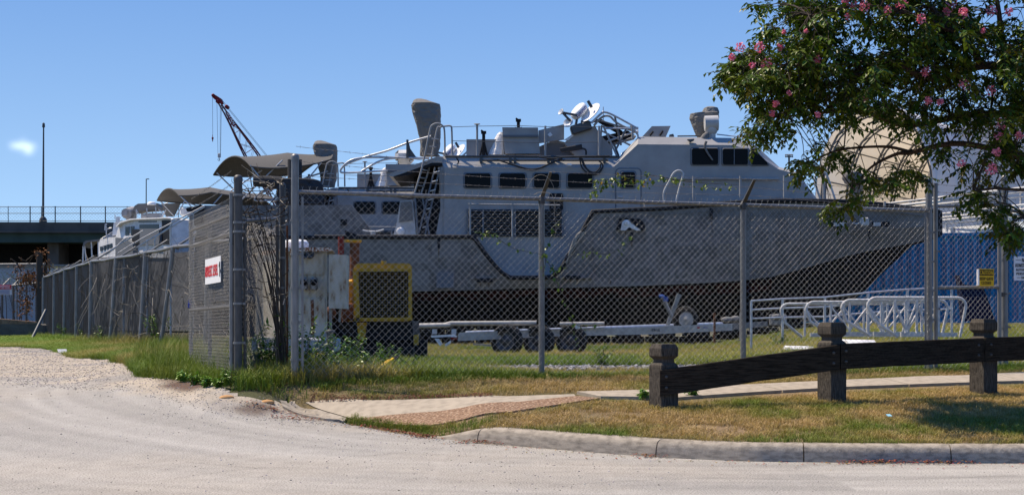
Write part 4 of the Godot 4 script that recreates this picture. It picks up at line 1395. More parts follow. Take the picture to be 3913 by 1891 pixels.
func build_patrol_boat() -> Node3D:
	M.steel_frame = mat(lin(0.14, 0.15, 0.165), 0.6)
	var root := thing("patrol_boat", Vector3(P(2300, 0, CL).x, gy(3.3, CL), -CL), "nearest long grey patrol boat on blocks, its bow above the blue container", "boat", "grey patrol boats laid up in the yard")
	# ---- hull: stations of [u, v sheer, in sheer, v chine, in chine, v keel]
	var S := [[1200, 905, 0, 1118, .3, 1236], [1350, 905, 0, 1117, .3, 1236], [1600, 905, 0, 1113, .3, 1236], [1800, 905, 0, 1108, .3, 1236], [1815, 912, 0, 1108, .3, 1236], [1850, 962, 0, 1107, .3, 1236], [1888, 1012, 0, 1106, .3, 1236], [1915, 1040, 0, 1105, .3, 1236], [1950, 1061, 0, 1104, .3, 1236], [2062, 1061, 0, 1101, .3, 1236], [2108, 1057, 0, 1100, .3, 1236], [2141, 1032, 0, 1099, .3, 1236], [2203, 926, 0, 1098, .3, 1236], [2265, 808, 0, 1097, .32, 1236], [2400, 802, 0, 1094, .35, 1236], [2550, 795, 0, 1088, .4, 1236], [2735, 780, 0.02, 1079, .5, 1236], [2850, 772, .06, 1071, .65, 1236], [2950, 768, .16, 1058, .85, 1236], [3050, 767, .3, 1033, 1.1, 1234], [3150, 768, .52, 1004, 1.4, 1222], [3230, 770, .8, 980, 1.68, 1180], [3310, 775, 1.15, 962, 1.98, 1107], [3400, 784, 1.6, 945, 2.35, 1020], [3490, 796, 2.2, 929, 2.75, 936], [3550, 803, 2.65, 915, 2.95, 917], [3592, 809, 3.0, 903, 3.06, 904]]
	var top: Array = []; var low: Array = []
	var sheer: Array = []; var sheer2: Array = []
	for s in S:
		var a := P(s[0], s[1], BD + s[2]); var b := P(s[0], s[3], BD + s[4]); var k := P(s[0], s[5], CL)
		if s[2] > 2.99: b = P(s[0] - 8, s[3], BD + s[4]); k = P(s[0] - 8, s[5], CL)
		# a little flare between sheer and chine
		var mid := a.lerp(b, 0.55) + Vector3(0, 0, 0.12 if s[0] > 2600 else 0.03)
		top.append([b, mid, a])
		low.append([k, k.lerp(b, 0.5) - Vector3(0, 0.05, 0), b])
		sheer.append(a); sheer2.append(mir(a))
	var m := mb()
	for i in S.size() - 1:
		for j in 2:
			m.quad(top[i][j], top[i][j + 1], top[i + 1][j + 1], top[i + 1][j])
			m.quad(mir(top[i][j]), mir(top[i + 1][j]), mir(top[i + 1][j + 1]), mir(top[i][j + 1]))
	m.quad(top[0][0], top[0][2], mir(top[0][2]), mir(top[0][0]))
	m.quad(top[-1][0], top[-1][2], mir(top[-1][2]), mir(top[-1][0]))
	var hull := obj("hull", m, M.hull, root)
	m = mb()
	for i in S.size() - 1:
		for j in 2:
			m.quad(low[i][j], low[i][j + 1], low[i + 1][j + 1], low[i + 1][j])
			m.quad(mir(low[i][j]), mir(low[i + 1][j]), mir(low[i + 1][j + 1]), mir(low[i][j + 1]))
	m.tri(low[0][0], low[0][2], mir(low[0][2]))
	obj("hull_bottom", m, M.bottom, root)
	# worn red band below the chine
	m = mb()
	for i in S.size() - 1:
		if S[i][0] >= 2900: break
		var o := Vector3(0, -0.02, 0.012)
		var a0: Vector3 = low[i][2].lerp(low[i][1], 0.06) + o; var a1: Vector3 = low[i][2].lerp(low[i][1], 0.5) + o
		var b0: Vector3 = low[i + 1][2].lerp(low[i + 1][1], 0.06) + o; var b1: Vector3 = low[i + 1][2].lerp(low[i + 1][1], 0.5) + o
		m.quad(a1, a0, b0, b1)
	obj("antifouling_band", m, M.antifoul, root)
	# fender along the sheer
	m = mb()
	m.tube(sheer, 0.085, 0.085, 8); m.tube(sheer2, 0.085, 0.085, 8)
	obj("rub_rail", m, M.fender, root)
	m = mb()
	m.prism([P(3584, 800, CL - 0.25), P(3604, 806, CL - 0.2), P(3604, 898, CL - 0.2), P(3582, 912, CL - 0.25)], Vector3(0, 0, -0.5))
	obj("bow_fender", m, M.fender, root)
	# side decks
	m = mb()
	for i in S.size() - 1:
		var dn := Vector3(0, -0.06 if S[i][0] < 1815 else -0.25, 0)
		if S[i][0] > 1790 and S[i][0] < 2260: continue
		m.quad(sheer[i] + dn, sheer[i + 1] + dn, sheer2[i + 1] + dn, sheer2[i] + dn)
	var dk := [P(1800, 1063, BD + 0.05), P(2270, 1063, BD + 0.05)]
	m.quad(dk[0], dk[1], mir(dk[1]), mir(dk[0]))
	for q in [[1806.0, 905.0], [2265.0, 806.0]]:
		var a := P(q[0], q[1] + 6.0, BD + 0.06); var b := P(q[0], 1063, BD + 0.06)
		m.quad(a, b, mir(b), mir(a))
	obj("deck", m, M.cabin, root)
	# hull fittings: scuppers, recesses, fairleads
	for q in [[1819, 1063, 1884, 1078], [2160, 1053, 2219, 1067]]:
		m = mb()
		m.prism(rbox(q[0], q[1], q[2], q[3], BD + 0.02, 6.0), Vector3(0, 0, -0.2))
		obj("scupper", m, M.black, hull)
	m = mb()
	m.prism(rbox(1667, 1038, 1733, 1100, BD + 0.03, 3.0), Vector3(0, 0, -0.1))
	obj("access_plate", m, M.steel_frame, hull)
	for q in [[1670, 912, 1682, 950], [2714, 795, 2726, 832], [2408, 888, 2420, 925], [2330, 1060, 2334, 1070]]:
		m = mb()
		m.prism(PL([[q[0], q[1]], [q[2], q[1]], [q[2] - 2, q[3]], [q[0] + 2, q[3]]], BD - 0.03), Vector3(0, 0, -0.15))
		obj("drain_slot", m, M.black, hull)
	m = mb()
	m.prism(PL([[2355, 878], [2366, 836], [2380, 832], [2450, 836], [2464, 850], [2466, 880]], BD - 0.045), Vector3(0, 0, -0.1))
	var rec := obj("fairlead_recess", m, M.black, hull)
	m = mb()
	m.prism(PL([[2372, 880], [2378, 848], [2388, 840], [2402, 840], [2412, 852], [2450, 880], [2430, 880], [2405, 868], [2392, 880]], BD - 0.06), Vector3(0, 0, -0.06))
	m.lathe(P(2394, 852, BD - 0.06), Vector3(0, 0, 1), [[0.001, 0.05], [0.09, 0.05], [0.11, 0.0]], 12)
	obj("fairlead", m, M.white, rec)
	for q in [[3172, 847, 3236, 866, 0.54], [3338, 847, 3402, 866, 1.3]]:
		m = mb()
		m.prism(rbox(q[0], q[1], q[2], q[3], BD + q[4] - 0.15, 3.0), Vector3(0, 0, -0.2))
		var o := obj("mooring_port", m, M.black, hull)
		m = mb()
		m.prism(rbox(q[0] + (16 if q[0] < 3200 else 2), q[1] + 2, q[2] - (2 if q[0] < 3200 else 34), q[3] - 2, BD + q[4] - 0.17, 2.0), Vector3(0, 0, -0.06))
		obj("port_lining", m, M.cabin_pale, o)
	m = mb()
	m.box(P(3305, 848, BD + 0.75), Vector3(0.34, 0.34, 0.2), Basis.IDENTITY, 0.05)
	m.tube(PL([[3258, 852], [3275, 856], [3292, 850]], BD + 0.66), 0.03)
	obj("bollard", m, M.cabin_pale, hull)
	m = mb()
	m.prism(PL([[3322, 874], [3328, 872], [3326, 912], [3321, 914]], BD + 0.9), Vector3(0, 0, -0.1))
	obj("drain_slot", m, M.black, hull)
	# repainted squares, plate seams and runs on the topsides
	var tones := [mat(lin(0.21, 0.203, 0.193), 0.6), mat(lin(0.155, 0.148, 0.14), 0.65), mat(lin(0.19, 0.178, 0.162), 0.65)]
	for q in [[1490, 955, 1640, 1090, 0], [1740, 1000, 1800, 1040, 1], [1650, 930, 1760, 985, 0], [2290, 1000, 2380, 1062, 1], [2470, 860, 2560, 905, 0], [2620, 980, 2700, 1050, 1], [2740, 930, 2800, 972, 2], [2560, 1020, 2640, 1070, 0], [2400, 940, 2450, 985, 2]]:
		m = mb()
		var pd := BD - 0.04 if q[0] < 2200 else BD - 0.1
		for cx in 1:
			var cs: Array = []
			for cc in [[q[0], q[1]], [q[2], q[1]], [q[2], q[3]], [q[0], q[3]]]:
				cs.append(hull_point(S, top, cc[0], cc[1]) + Vector3(0, 0, 0.006))
			m.quad(cs[0], cs[1], cs[2], cs[3])
		obj("paint_patch", m, tones[q[4]], hull)
	for u in [1420, 1760, 2330, 2520, 2720, 2900, 3060]:
		m = mb()
		var pts2: Array = []
		for k in 7: pts2.append(hull_point(S, top, u, lerpf(pw(u, [[1800, 925], [1900, 1066], [2200, 960], [2270, 828], [2900, 785], [3060, 785]]), pw(u, [[1400, 1112], [2500, 1088], [2900, 1060], [3060, 1026]]), k / 6.0)))
		m.tube(pts2, 0.012, 0.012, 4, false)
		obj("weld_seam", m, M.hull, hull)
	var run_m := mat(lin(0.13, 0.1, 0.075), 0.9)
	for q in [[1676, 950, 60], [1835, 1078, 26], [1868, 1078, 30], [2180, 1067, 28], [2205, 1067, 22], [2720, 832, 90], [2414, 925, 80], [2390, 880, 40], [3190, 866, 70], [3210, 866, 50], [2332, 1070, 20]]:
		m = mb()
		var rad := 3.0
		var a3 := hull_point(S, top, q[0] - rad, q[1]); var b3 := hull_point(S, top, q[0] + rad, q[1]); var c3 := hull_point(S, top, q[0] + 0.5, q[1] + q[2])
		var fo := Vector3(0, 0, 0.008)
		m.tri(a3 + fo, b3 + fo, c3 + fo)
		obj("stain_run", m, run_m, hull)
	# ---- superstructure
	var DA := BD + 0.9
	var DB := BD + 1.25
	var ra := PL([[1698, 1064], [1698, 640], [2343, 640], [2438, 551], [2800, 554], [2878, 576], [2972, 645], [3042, 664], [3118, 770], [3118, 850], [2300, 850], [2270, 1064]], DA)
	var rb := PL([[1698, 1064], [1672, 597], [2368, 598], [2441, 522], [2806, 527], [2890, 556], [2979, 638], [3048, 657], [3126, 762], [3126, 850], [2300, 850], [2270, 1064]], DB)
	var rb2: Array = []; var ra2: Array = []
	for p in rb: rb2.append(mir(p))
	for p in ra: ra2.append(mir(p))
	m = mb()
	m.loft([ra, rb, rb2, ra2])
	m.prism(ra, Vector3.ZERO); m.prism(ra2, Vector3.ZERO)
	var cab := obj("superstructure", m, M.cabin, root)
	var WD := DA - 0.012
	for u in [[1774, 1876], [1908, 2009], [2039, 2139], [2168, 2266]]:
		pane(cab, rbox(u[0] + 2, 663, u[1] - 2, 717, WD, 9.0))
	pane(cab, rbox(2645, 567, 2745, 629, WD, 7.0)); pane(cab, rbox(2763, 568, 2859, 629, WD, 7.0))
	pane(cab, PL([[2870, 575], [2874, 569], [2882, 569], [2934, 622], [2935, 629], [2930, 630], [2878, 630], [2871, 626]], WD))
	m = mb()
	m.prism(PL([[2806, 569], [2809, 569], [2809, 628], [2806, 628]], WD - 0.06), Vector3(0, 0, -0.04))
	obj("mullion", m, M.steel_frame, cab)
	# door
	m = mb()
	var dr := rbox(2355, 645, 2449, 860, WD, 14.0, 5)
	m.prism(dr, Vector3(0, 0, 0.03))
	var door := obj("door", m, M.cabin, cab)
	m = mb()
	dr.append(dr[0])
	m.tube(dr, 0.035, 0.035, 5)
	obj("door_frame", m, M.steel_frame, door)
	pane(door, rbox(2374, 658, 2427, 716, WD - 0.035, 8.0), "door_window")
	m = mb()
	m.bar(P(2364, 752, WD - 0.1), P(2380, 752, WD - 0.1), 0.025); m.bar(P(2364, 752, WD - 0.1), P(2364, 752, WD), 0.02)
	obj("handle", m, M.alu, door)
	# engine-room louvre under the windows
	m = mb()
	m.prism(PL([[1784, 800], [2152, 800], [2152, 904], [1784, 904]], WD), Vector3(0, 0, 0.02))
	var lv := obj("louvre", m, M.black, cab)
	for i in 9:
		m = mb()
		m.box(P(1968, 806 + i * 11.5, WD - 0.05), Vector3(368 * DA / F, 0.035, 0.09), Basis(Vector3.RIGHT, 0.6))
		obj("slat", m, M.steel_dark, lv)
	for u in [1846, 1968, 2064, 2150, 1786]:
		m = mb()
		m.box(P(u, 852, WD - 0.07), Vector3(0.07, 1.05, 0.05))
		obj("divider", m, M.steel_frame, lv)
	m = mb()
	m.prism(rbox(2100, 739, 2152, 802, WD - 0.012, 4.0), Vector3(0, 0, 0.1))
	var eb := obj("equipment_box", m, M.black, cab)
	m = mb()
	m.prism(rbox(2109, 745, 2144, 778, WD - 0.03, 3.0), Vector3(0, 0, -0.03))
	obj("cover", m, M.cabin_pale, eb)
	# grab rail along the wheelhouse
	m = mb()
	m.bar(P(2545, 682, WD - 0.08), P(2978, 684, WD - 0.08), 0.045)
	obj("grab_rail", m, M.cabin, cab)
	# edge trim along the roof and floodlights under it
	m = mb()
	m.bar(P(1700, 597, DB - 0.06), P(2368, 598, DB - 0.06), 0.04); m.bar(P(1832, 612, DB - 0.25), P(2325, 612, DB - 0.25), 0.045)
	for u in [1838, 1950, 1968, 2096, 2110, 2310]:
		m.box(P(u, 611, DB - 0.25), Vector3(0.1, 0.2, 0.16))
	obj("roof_rail", m, M.steel_dark, root)
	for u in [[1739, 629], [2176, 630]]:
		m = mb()
		m.box(P(u[0], u[1], DA - 0.12), Vector3(0.18, 0.08, 0.12), Basis.IDENTITY, 0.02)
		obj("floodlight", m, M.white, root)
	# cables hanging from the roof edge
	for q in [[[1745, 628], [1752, 618], [1744, 604]], [[1918, 616], [1960, 630], [2020, 646], [2070, 640], [2110, 620], [2150, 606]], [[1900, 610], [1980, 635], [2040, 648], [2090, 630], [2140, 608]], [[2215, 602], [2225, 640], [2250, 662], [2280, 665], [2298, 650], [2304, 630], [2290, 615]], [[2220, 602], [2232, 632], [2255, 654], [2276, 657], [2292, 642], [2296, 625]], [[2224, 604], [2240, 640], [2262, 663], [2286, 660], [2302, 640]], [[2060, 600], [2110, 606], [2160, 600], [2230, 598], [2330, 596]]]:
		m = mb()
		m.tube(smooth_path(PL(q, DA - 0.1), 6), 0.03, 0.03, 5)
		obj("cable", m, M.rope, root)
	# ---- after part: overhang, legs, ladders
	m = mb()
	var ov := PL([[1486, 672], [1490, 662], [1648, 606], [1672, 597], [1692, 600], [1690, 622], [1650, 622], [1540, 662], [1500, 675]], BD + 1.0)
	m.prism(ov, Vector3(0, 0, -4.2))
	var ovr := obj("overhang_roof", m, M.cabin, root)
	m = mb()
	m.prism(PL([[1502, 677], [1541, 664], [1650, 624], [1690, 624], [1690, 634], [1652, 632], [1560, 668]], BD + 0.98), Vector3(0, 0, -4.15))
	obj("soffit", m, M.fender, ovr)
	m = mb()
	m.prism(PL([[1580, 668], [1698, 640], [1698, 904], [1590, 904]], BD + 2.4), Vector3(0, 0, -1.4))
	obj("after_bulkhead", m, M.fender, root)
	m = mb()
	m.prism(PL([[1528, 768], [1576, 764], [1590, 904], [1500, 904], [1514, 862]], BD + 1.3), Vector3(0, 0, -3.6))
	var leg := obj("after_screen", m, M.cabin_pale, root)
	m = mb()
	m.prism(PL([[1530, 772], [1572, 768], [1578, 842], [1524, 850]], BD + 1.27), Vector3(0, 0, 0.02))
	obj("mesh_panel", m, M.canvas, leg)
	m = mb()
	m.lathe(P(1530, 884, BD + 1.25), Vector3(0, 0, 1), [[0.001, 0.07], [0.1, 0.07], [0.16, 0.02], [0.16, -0.02]], 14)
	obj("fitting", m, M.white, leg)
	m = mb()
	m.prism(PL([[1672, 640], [1698, 640], [1698, 904], [1664, 904], [1682, 800], [1684, 700]], BD + 1.0), Vector3(0, 0, -0.3))
	obj("after_frame", m, M.cabin, root)
	# boarding ladder with hooped rails
	var lad := Node3D.new()
	lad.name = "ladder"
	root.add_child(lad, true)
	for q in [[[1581, 745], [1612, 640], [1642, 500], [1652, 478], [1672, 471], [1690, 480], [1698, 500], [1700, 592]], [[1607, 745], [1640, 640], [1668, 500], [1680, 486], [1700, 482], [1722, 482], [1726, 500], [1728, 592]]]:
		m = mb()
		m.tube(smooth_path(PL(q, BD + 0.8 + (0.5 if q[0][0] > 1600 else 0.0)), 4), 0.035, 0.035, 7)
		obj("handrail", m, M.cabin, lad)
	for i in 8:
		var t := i / 7.0
		m = mb()
		m.bar(P(lerpf(1648, 1586, t), lerpf(530, 738, t), BD + 0.8), P(lerpf(1674, 1612, t), lerpf(532, 742, t), BD + 1.3), 0.028)
		obj("rung", m, M.cabin, lad)
	for q in [[[1585, 745], [1597, 905]], [[1680, 640], [1622, 905]], [[1612, 745], [1640, 900]], [[1662, 640], [1600, 890]]]:
		m = mb()
		m.bar(P(q[0][0], q[0][1], BD + 0.9), P(q[1][0], q[1][1], BD + 0.7), 0.035)
		obj("stile", m, M.steel_frame, lad)
	for i in 7:
		var v := 660.0 + i * 35.0
		var t := (v - 640.0) / 265.0
		m = mb()
		m.bar(P(lerpf(1662, 1606, t), v, BD + 0.82), P(lerpf(1684, 1624, t), v - 6, BD + 0.8), 0.03)
		obj("rung", m, M.cabin_pale, lad)
	# bent awning frame over the after deck
	for q in [[[1646, 520], [1560, 545], [1480, 575], [1400, 598], [1330, 624], [1305, 642], [1300, 655], [1312, 660], [1360, 659], [1480, 652]], [[1380, 655], [1440, 620], [1490, 606], [1560, 603], [1640, 604]], [[1305, 640], [1340, 612], [1400, 602], [1500, 602], [1640, 606]]]:
		m = mb()
		m.tube(smooth_path(PL(q, BD + 1.6), 4), 0.04, 0.04, 7)
		obj("awning_frame", m, M.alu, root)
	# ---- things on the roof
	canvas_cover(root, [[378, 1590, 1614], [382, 1582, 1628], [390, 1576, 1650], [400, 1574, 1680], [415, 1574, 1684], [440, 1580, 1684], [470, 1588, 1683], [500, 1595, 1682], [530, 1604, 1681], [560, 1607, 1679], [596, 1606, 1673]], BD + 2.4, 0.55, M.canvas, "weapon_cover", 1.0)
	m = mb()
	m.prism(PL([[1551, 600], [1553, 536], [1558, 532], [1566, 566], [1590, 600]], BD + 1.6), Vector3(0, 0, -0.25)); m.bar(P(1556, 604, BD + 1.5), P(1556, 534, BD + 1.5), 0.05)
	obj("mooring_bitt", m, M.steel_dark, root)
	m = mb()
	m.box(P(1545, 600, BD + 2.4), Vector3(0.7, 0.5, 0.8), Basis.IDENTITY, 0.14)
	obj("life_raft", m, M.white, root)
	for q in [[1823, 475, 596], [2084, 481, 595], [2290, 481, 593], [2418, 481, 530]]:
		m = mb()
		m.bar(P(q[0], q[2], DB + 0.05), P(q[0], q[1], DB + 0.05), 0.042, 8)
		if q[0] == 1823: m.lathe(P(q[0], q[1], DB + 0.05), Vector3.UP, [[0.02, -0.03], [0.12, 0.0], [0.12, 0.02], [0.001, 0.03]], 12)
		obj("stanchion", m, M.cabin, root)
	for q in [[[1729, 485], [1823, 482], [1980, 480], [2084, 484], [2290, 484], [2440, 486]], [[1729, 538], [1823, 540], [2084, 545], [2290, 543]]]:
		m = mb()
		m.tube(PL(q, DB + 0.05), 0.011, 0.011, 4)
		obj("lifeline", m, M.steel_dark, root)
	m = mb()
	m.prism(PL([[1782, 532], [1906, 532], [1906, 596], [1782, 596]], BD + 1.9), Vector3(0, 0, -0.25))
	obj("shield_panel", m, M.cabin, root)
	m = mb()
	m.prism(PL([[1919, 486], [2056, 487], [2058, 517], [2064, 586], [1930, 587], [1922, 520]], BD + 1.5), Vector3(0, 0, -0.9))
	var bin := obj("ready_locker", m, M.cabin, root)
	m = mb()
	m.prism(PL([[1921, 516], [2058, 516], [2058, 524], [1921, 524]], BD + 1.47), Vector3(0, 0, 0.05))
	obj("lid_seam", m, M.steel_frame, bin)
	for q in [[1848, 498, 596], [1981, 452, 488]]:
		m = mb()
		m.bar(P(q[0], q[2], BD + 1.7), P(q[0], q[1] + 14, BD + 1.7), 0.07); m.bar(P(q[0] - 14, q[2], BD + 1.7), P(q[0], q[1] + 40, BD + 1.7), 0.04); m.bar(P(q[0] + 14, q[2], BD + 1.7), P(q[0], q[1] + 40, BD + 1.7), 0.04)
		m.box(P(q[0], q[1] + 8, BD + 1.7), Vector3(0.2, 0.1, 0.14)); m.bar(P(q[0] - 10, q[1], BD + 1.7), P(q[0] + 8, q[1] + 12, BD + 1.7), 0.04)
		obj("gun_mount", m, M.black, root)
	canvas_cover(root, [[505, 1908, 1920], [515, 1898, 1924], [545, 1882, 1928], [575, 1870, 1930], [594, 1862, 1930]], BD + 2.1, 0.4, M.white, "folded_raft", 3.0)
	# slanted panels and consoles
	m = mb()
	m.prism(PL([[2058, 498], [2156, 474], [2156, 532], [2060, 546]], BD + 2.2), Vector3(0, 0, -0.2))
	var pnl := obj("blast_panel", m, M.cabin, root)
	m = mb()
	m.prism(PL([[2092, 514], [2103, 505], [2112, 516], [2101, 523]], BD + 2.18), Vector3(0, 0, 0.03))
	obj("hazard_label", m, M.sign_white, pnl)
	m = mb()
	m.prism(PL([[2060, 560], [2120, 534], [2170, 545], [2230, 574], [2230, 596], [2060, 596]], BD + 2.5), Vector3(0, 0, -0.8))
	obj("console", m, M.steel_frame, root)
	m = mb()
	m.prism(PL([[2156, 546], [2190, 512], [2230, 494], [2275, 480], [2282, 494], [2310, 532], [2340, 560], [2342, 590], [2330, 597], [2200, 597]], BD + 2.0), Vector3(0, 0, -1.6))
	obj("mast_housing", m, M.cabin, root)
	m = mb()
	m.prism(PL([[2156, 534], [2186, 514], [2194, 516], [2172, 536]], BD + 1.96), Vector3(0, 0, -0.1))
	obj("warning_flash", m, M.white, root)
	m = mb()
	for k in 4: m.bar(P(2140 + k * 2, 570 + k * 3, BD + 1.7), P(2224, 555 + k * 4, BD + 1.7), 0.05)
	m.tube(smooth_path(PL([[2220, 566], [2238, 572], [2240, 592]], BD + 1.7), 5), 0.04)
	obj("hose_bundle", m, M.rope, root)
	# folded mast: dishes, radar and tubes
	var mast := Node3D.new()
	mast.name = "folded_mast"
	root.add_child(mast, true)
	var tubes := [[[2260, 470], [2300, 432], [2310, 428], [2345, 440], [2440, 492]], [[2270, 480], [2300, 448], [2330, 444], [2360, 470], [2440, 510]], [[2250, 470], [2290, 462], [2350, 478], [2420, 500]], [[2300, 500], [2420, 560]], [[2305, 480], [2360, 600]], [[2350, 444], [2374, 555]], [[2320, 540], [2440, 500]], [[2330, 560], [2430, 520]], [[2350, 580], [2395, 490]], [[2410, 480], [2440, 530], [2376, 590]], [[2390, 600], [2430, 545]], [[2365, 595], [2345, 545]], [[2310, 490], [2440, 492]], [[2300, 478], [2290, 600]]]
	for i in tubes.size():
		m = mb()
		m.tube(smooth_path(PL(tubes[i], BD + 1.6 + 0.25 * (i % 4)), 4), 0.045 if i < 3 else 0.038, 0.04, 6)
		obj("strut", m, [M.alu, M.cabin, M.steel_frame][i % 3], mast)
	m = mb()
	m.prism(PL([[2300, 520], [2400, 498], [2432, 520], [2330, 548]], BD + 2.4), Vector3(0, 0, -1.2)); m.prism(PL([[2272, 455], [2300, 455], [2380, 500], [2370, 512]], BD + 2.2), Vector3(0, 0, -0.3))
	obj("stowed_gear", m, M.black, mast)
	m = mb()
	m.prism(PL([[2455, 522], [2492, 482], [2564, 481], [2546, 522]], BD + 2.3), Vector3(0, 0, -0.4))
	var hp := obj("hatch_panel", m, M.cabin, mast)
	for q in [[[2484, 518], [2497, 502]], [[2522, 518], [2534, 500]]]:
		m = mb()
		m.bar(P(q[0][0], q[0][1], BD + 2.2), P(q[1][0], q[1][1], BD + 2.2), 0.04)
		obj("handle", m, M.black, hp)
	for q in [[2144, 427, 13, Vector3(-0.7, 0.5, 0.5)], [2258, 430, 46, Vector3(-0.66, 0.6, 0.43)], [2172, 468, 19, Vector3(-0.3, 0.45, 0.7)]]:
		m = mb()
		var R: float = q[2] * (BD + 2.0) / F
		m.lathe(P(q[0], q[1], BD + 1.9), q[3], [[0.001, -0.1], [R * 0.5, -0.07], [R, 0.0], [R * 1.0, 0.025], [R * 0.5, -0.04], [0.001, -0.07]], 22)
		obj("dish", m, M.dish, mast)
	m = mb()
	var rax := Vector3(0.62, 0.78, 0.0).normalized()
	var dax := Vector3(-0.714, 0.633, 0.306)
	m.lathe(P(2212, 424, BD + 2.3), dax, [[0.001, -0.17], [0.3, -0.16], [0.36, -0.1], [0.37, 0.0], [0.36, 0.08], [0.28, 0.14], [0.001, 0.17]], 24)
	var radome := obj("radome", m, M.dish, mast)
	lettering(radome, "FURUNO", P(2212, 424, BD + 2.3) + Vector3(0.23, -0.204, 0.953) * 0.378 - dax * 0.01, Vector3(0.66, 0.75, 0), dax, 0.52, 0.11, M.ink_blue)
	m = mb()
	m.bar(P(2150, 430, BD + 1.9), P(2205, 440, BD + 1.9), 0.05); m.bar(P(2150, 430, BD + 1.9), P(2180, 462, BD + 1.9), 0.05); m.bar(P(2205, 455, BD + 1.9), P(2196, 500, BD + 1.9), 0.05); m.bar(P(2225, 460, BD + 1.9), P(2225, 500, BD + 1.9), 0.06)
	m.box(P(2220, 490, BD + 2.1), Vector3(0.8, 0.35, 0.6), Basis(Vector3.BACK, 0.3), 0.05)
	m.bar(P(2247, 385, BD + 1.9), P(2262, 410, BD + 1.9), 0.06)
	obj("dish_bracket", m, M.steel_dark, mast)
	m = mb()
	m.bar(P(2306, 470, BD + 2.4), P(2306, 408, BD + 2.4), 0.018)
	obj("aerial", m, M.alu, mast)
	# ---- wheelhouse roof: camera, cover, searchlight
	canvas_cover(root, [[408, 2702, 2730], [413, 2692, 2744], [430, 2684, 2748], [436, 2640, 2746], [455, 2637, 2744], [475, 2645, 2740], [495, 2652, 2736], [515, 2660, 2732], [524, 2666, 2730]], BD + 2.4, 0.5, M.canvas, "weapon_cover", 7.0)
	m = mb()
	m.bar(P(2694, 472, BD + 1.5), P(2745, 470, BD + 1.5), 0.29, 16)
	m.ball(P(2719, 490, BD + 1.5), Vector3(0.26, 0.3, 0.24)); m.bar(P(2721, 545, BD + 1.5), P(2721, 505, BD + 1.5), 0.15, 12); m.lathe(P(2721, 548, BD + 1.5), Vector3.UP, [[0.2, -0.06], [0.22, 0.0], [0.17, 0.12]], 14)
	obj("camera_turret", m, M.cabin_pale, root)
	m = mb()
	m.tube(smooth_path(PL([[2700, 540], [2695, 560], [2706, 585], [2725, 612]], DA - 0.15), 5), 0.06, 0.03)
	m.ball(P(2692, 532, BD + 1.3), Vector3(0.16, 0.3, 0.12), Basis(Vector3.BACK, -0.5), 8, 6)
	obj("tied_wrapping", m, M.canvas, root)
	m = mb()
	m.bar(P(2590, 520, BD + 1.8), P(2690, 519, BD + 1.8), 0.03)
	obj("stowed_pole", m, M.steel_dark, root)
	m = mb()
	m.bar(P(2740, 513, BD + 1.5), P(2908, 532, BD + 1.2), 0.025)
	obj("whip_aerial", m, M.alu, root)
	m = mb()
	m.prism(PL([[2559, 521], [2560, 514], [2574, 511], [2578, 521]], BD + 1.8), Vector3(0, 0, -0.2))
	obj("siren", m, M.steel_dark, root)
	m = mb()
	m.prism(PL([[2628, 532], [2654, 530], [2654, 536], [2640, 543]], DA - 0.1), Vector3(0, 0, -0.2))
	obj("side_light", m, M.steel_dark, root)
	# ---- foredeck rails
	for q in [[2651, 673, 772], [2831, 672, 765], [2999, 671, 764], [3150, 672, 764], [3262, 770, 740], [3383, 790, 770], [2466, 760, 790]]:
		m = mb()
		m.bar(P(q[0], maxf(q[1], q[2]), BD + 0.4 + (0.6 if q[0] > 3140 else 0.0)), P(q[0], minf(q[1], q[2]), BD + 0.4 + (0.6 if q[0] > 3140 else 0.0)), 0.045, 8)
		obj("stanchion", m, M.cabin, root)
	for q in [[[2540, 778], [2538, 735], [2560, 690], [2575, 662], [2592, 652], [2606, 656], [2612, 670], [2600, 710], [2582, 778]], [[3138, 764], [3120, 710], [3117, 680], [3124, 662], [3140, 656], [3155, 660], [3166, 680], [3194, 764]]]:
		m = mb()
		m.tube(smooth_path(PL(q, BD + 0.4 + (0.6 if q[0][0] > 3000 else 0.0)), 4), 0.042, 0.042, 7)
		obj("hoop_rail", m, M.cabin_pale, root)
	for q in [[1796, 775, 898], [1958, 778, 908]]:
		m = mb()
		m.bar(P(q[0], q[2], BD + 0.25), P(q[0], q[1], BD + 0.25), 0.04, 8)
		obj("stanchion", m, M.cabin, root)
	m = mb()
	m.bar(P(1790, 780, BD + 0.25), P(2140, 784, BD + 0.25), 0.03)
	obj("lifeline", m, M.cabin, root)
	# rope coil hanging in the cut
	for k in 5:
		m = mb()
		m.tube(smooth_path(PL([[2222 + k * 3, 885], [2200 + k * 3, 905 + k * 4], [2178 + k * 2, 960], [2165 + k, 1005 - k * 4]], BD - 0.05), 4), 0.035)
		obj("rope", m, M.twig_pale, root)
	# bow gun under wraps
	canvas_cover(root, [[652, 3236, 3262], [660, 3222, 3290], [680, 3220, 3300], [700, 3232, 3302], [715, 3262, 3300], [768, 3270, 3296]], CL - 0.6, 0.4, M.canvas, "bow_gun_cover", 9.0)
	# keel blocks
	for u in range(1360, 3100, 130):
		m = mb()
		var b := P(u, 1240, CL)
		b.y = gy(b.x, CL)
		var h := P(u, 1236, CL).y - b.y
		for k in 3: m.box(b + Vector3(0, h * (k + 0.5) / 3.0, 0), Vector3(1.25 if k % 2 == 0 else 0.9, h / 3.0 - 0.01, 0.5 if k % 2 == 0 else 1.6))
		obj("keel_block", m, M.woodrail, root)
	return root

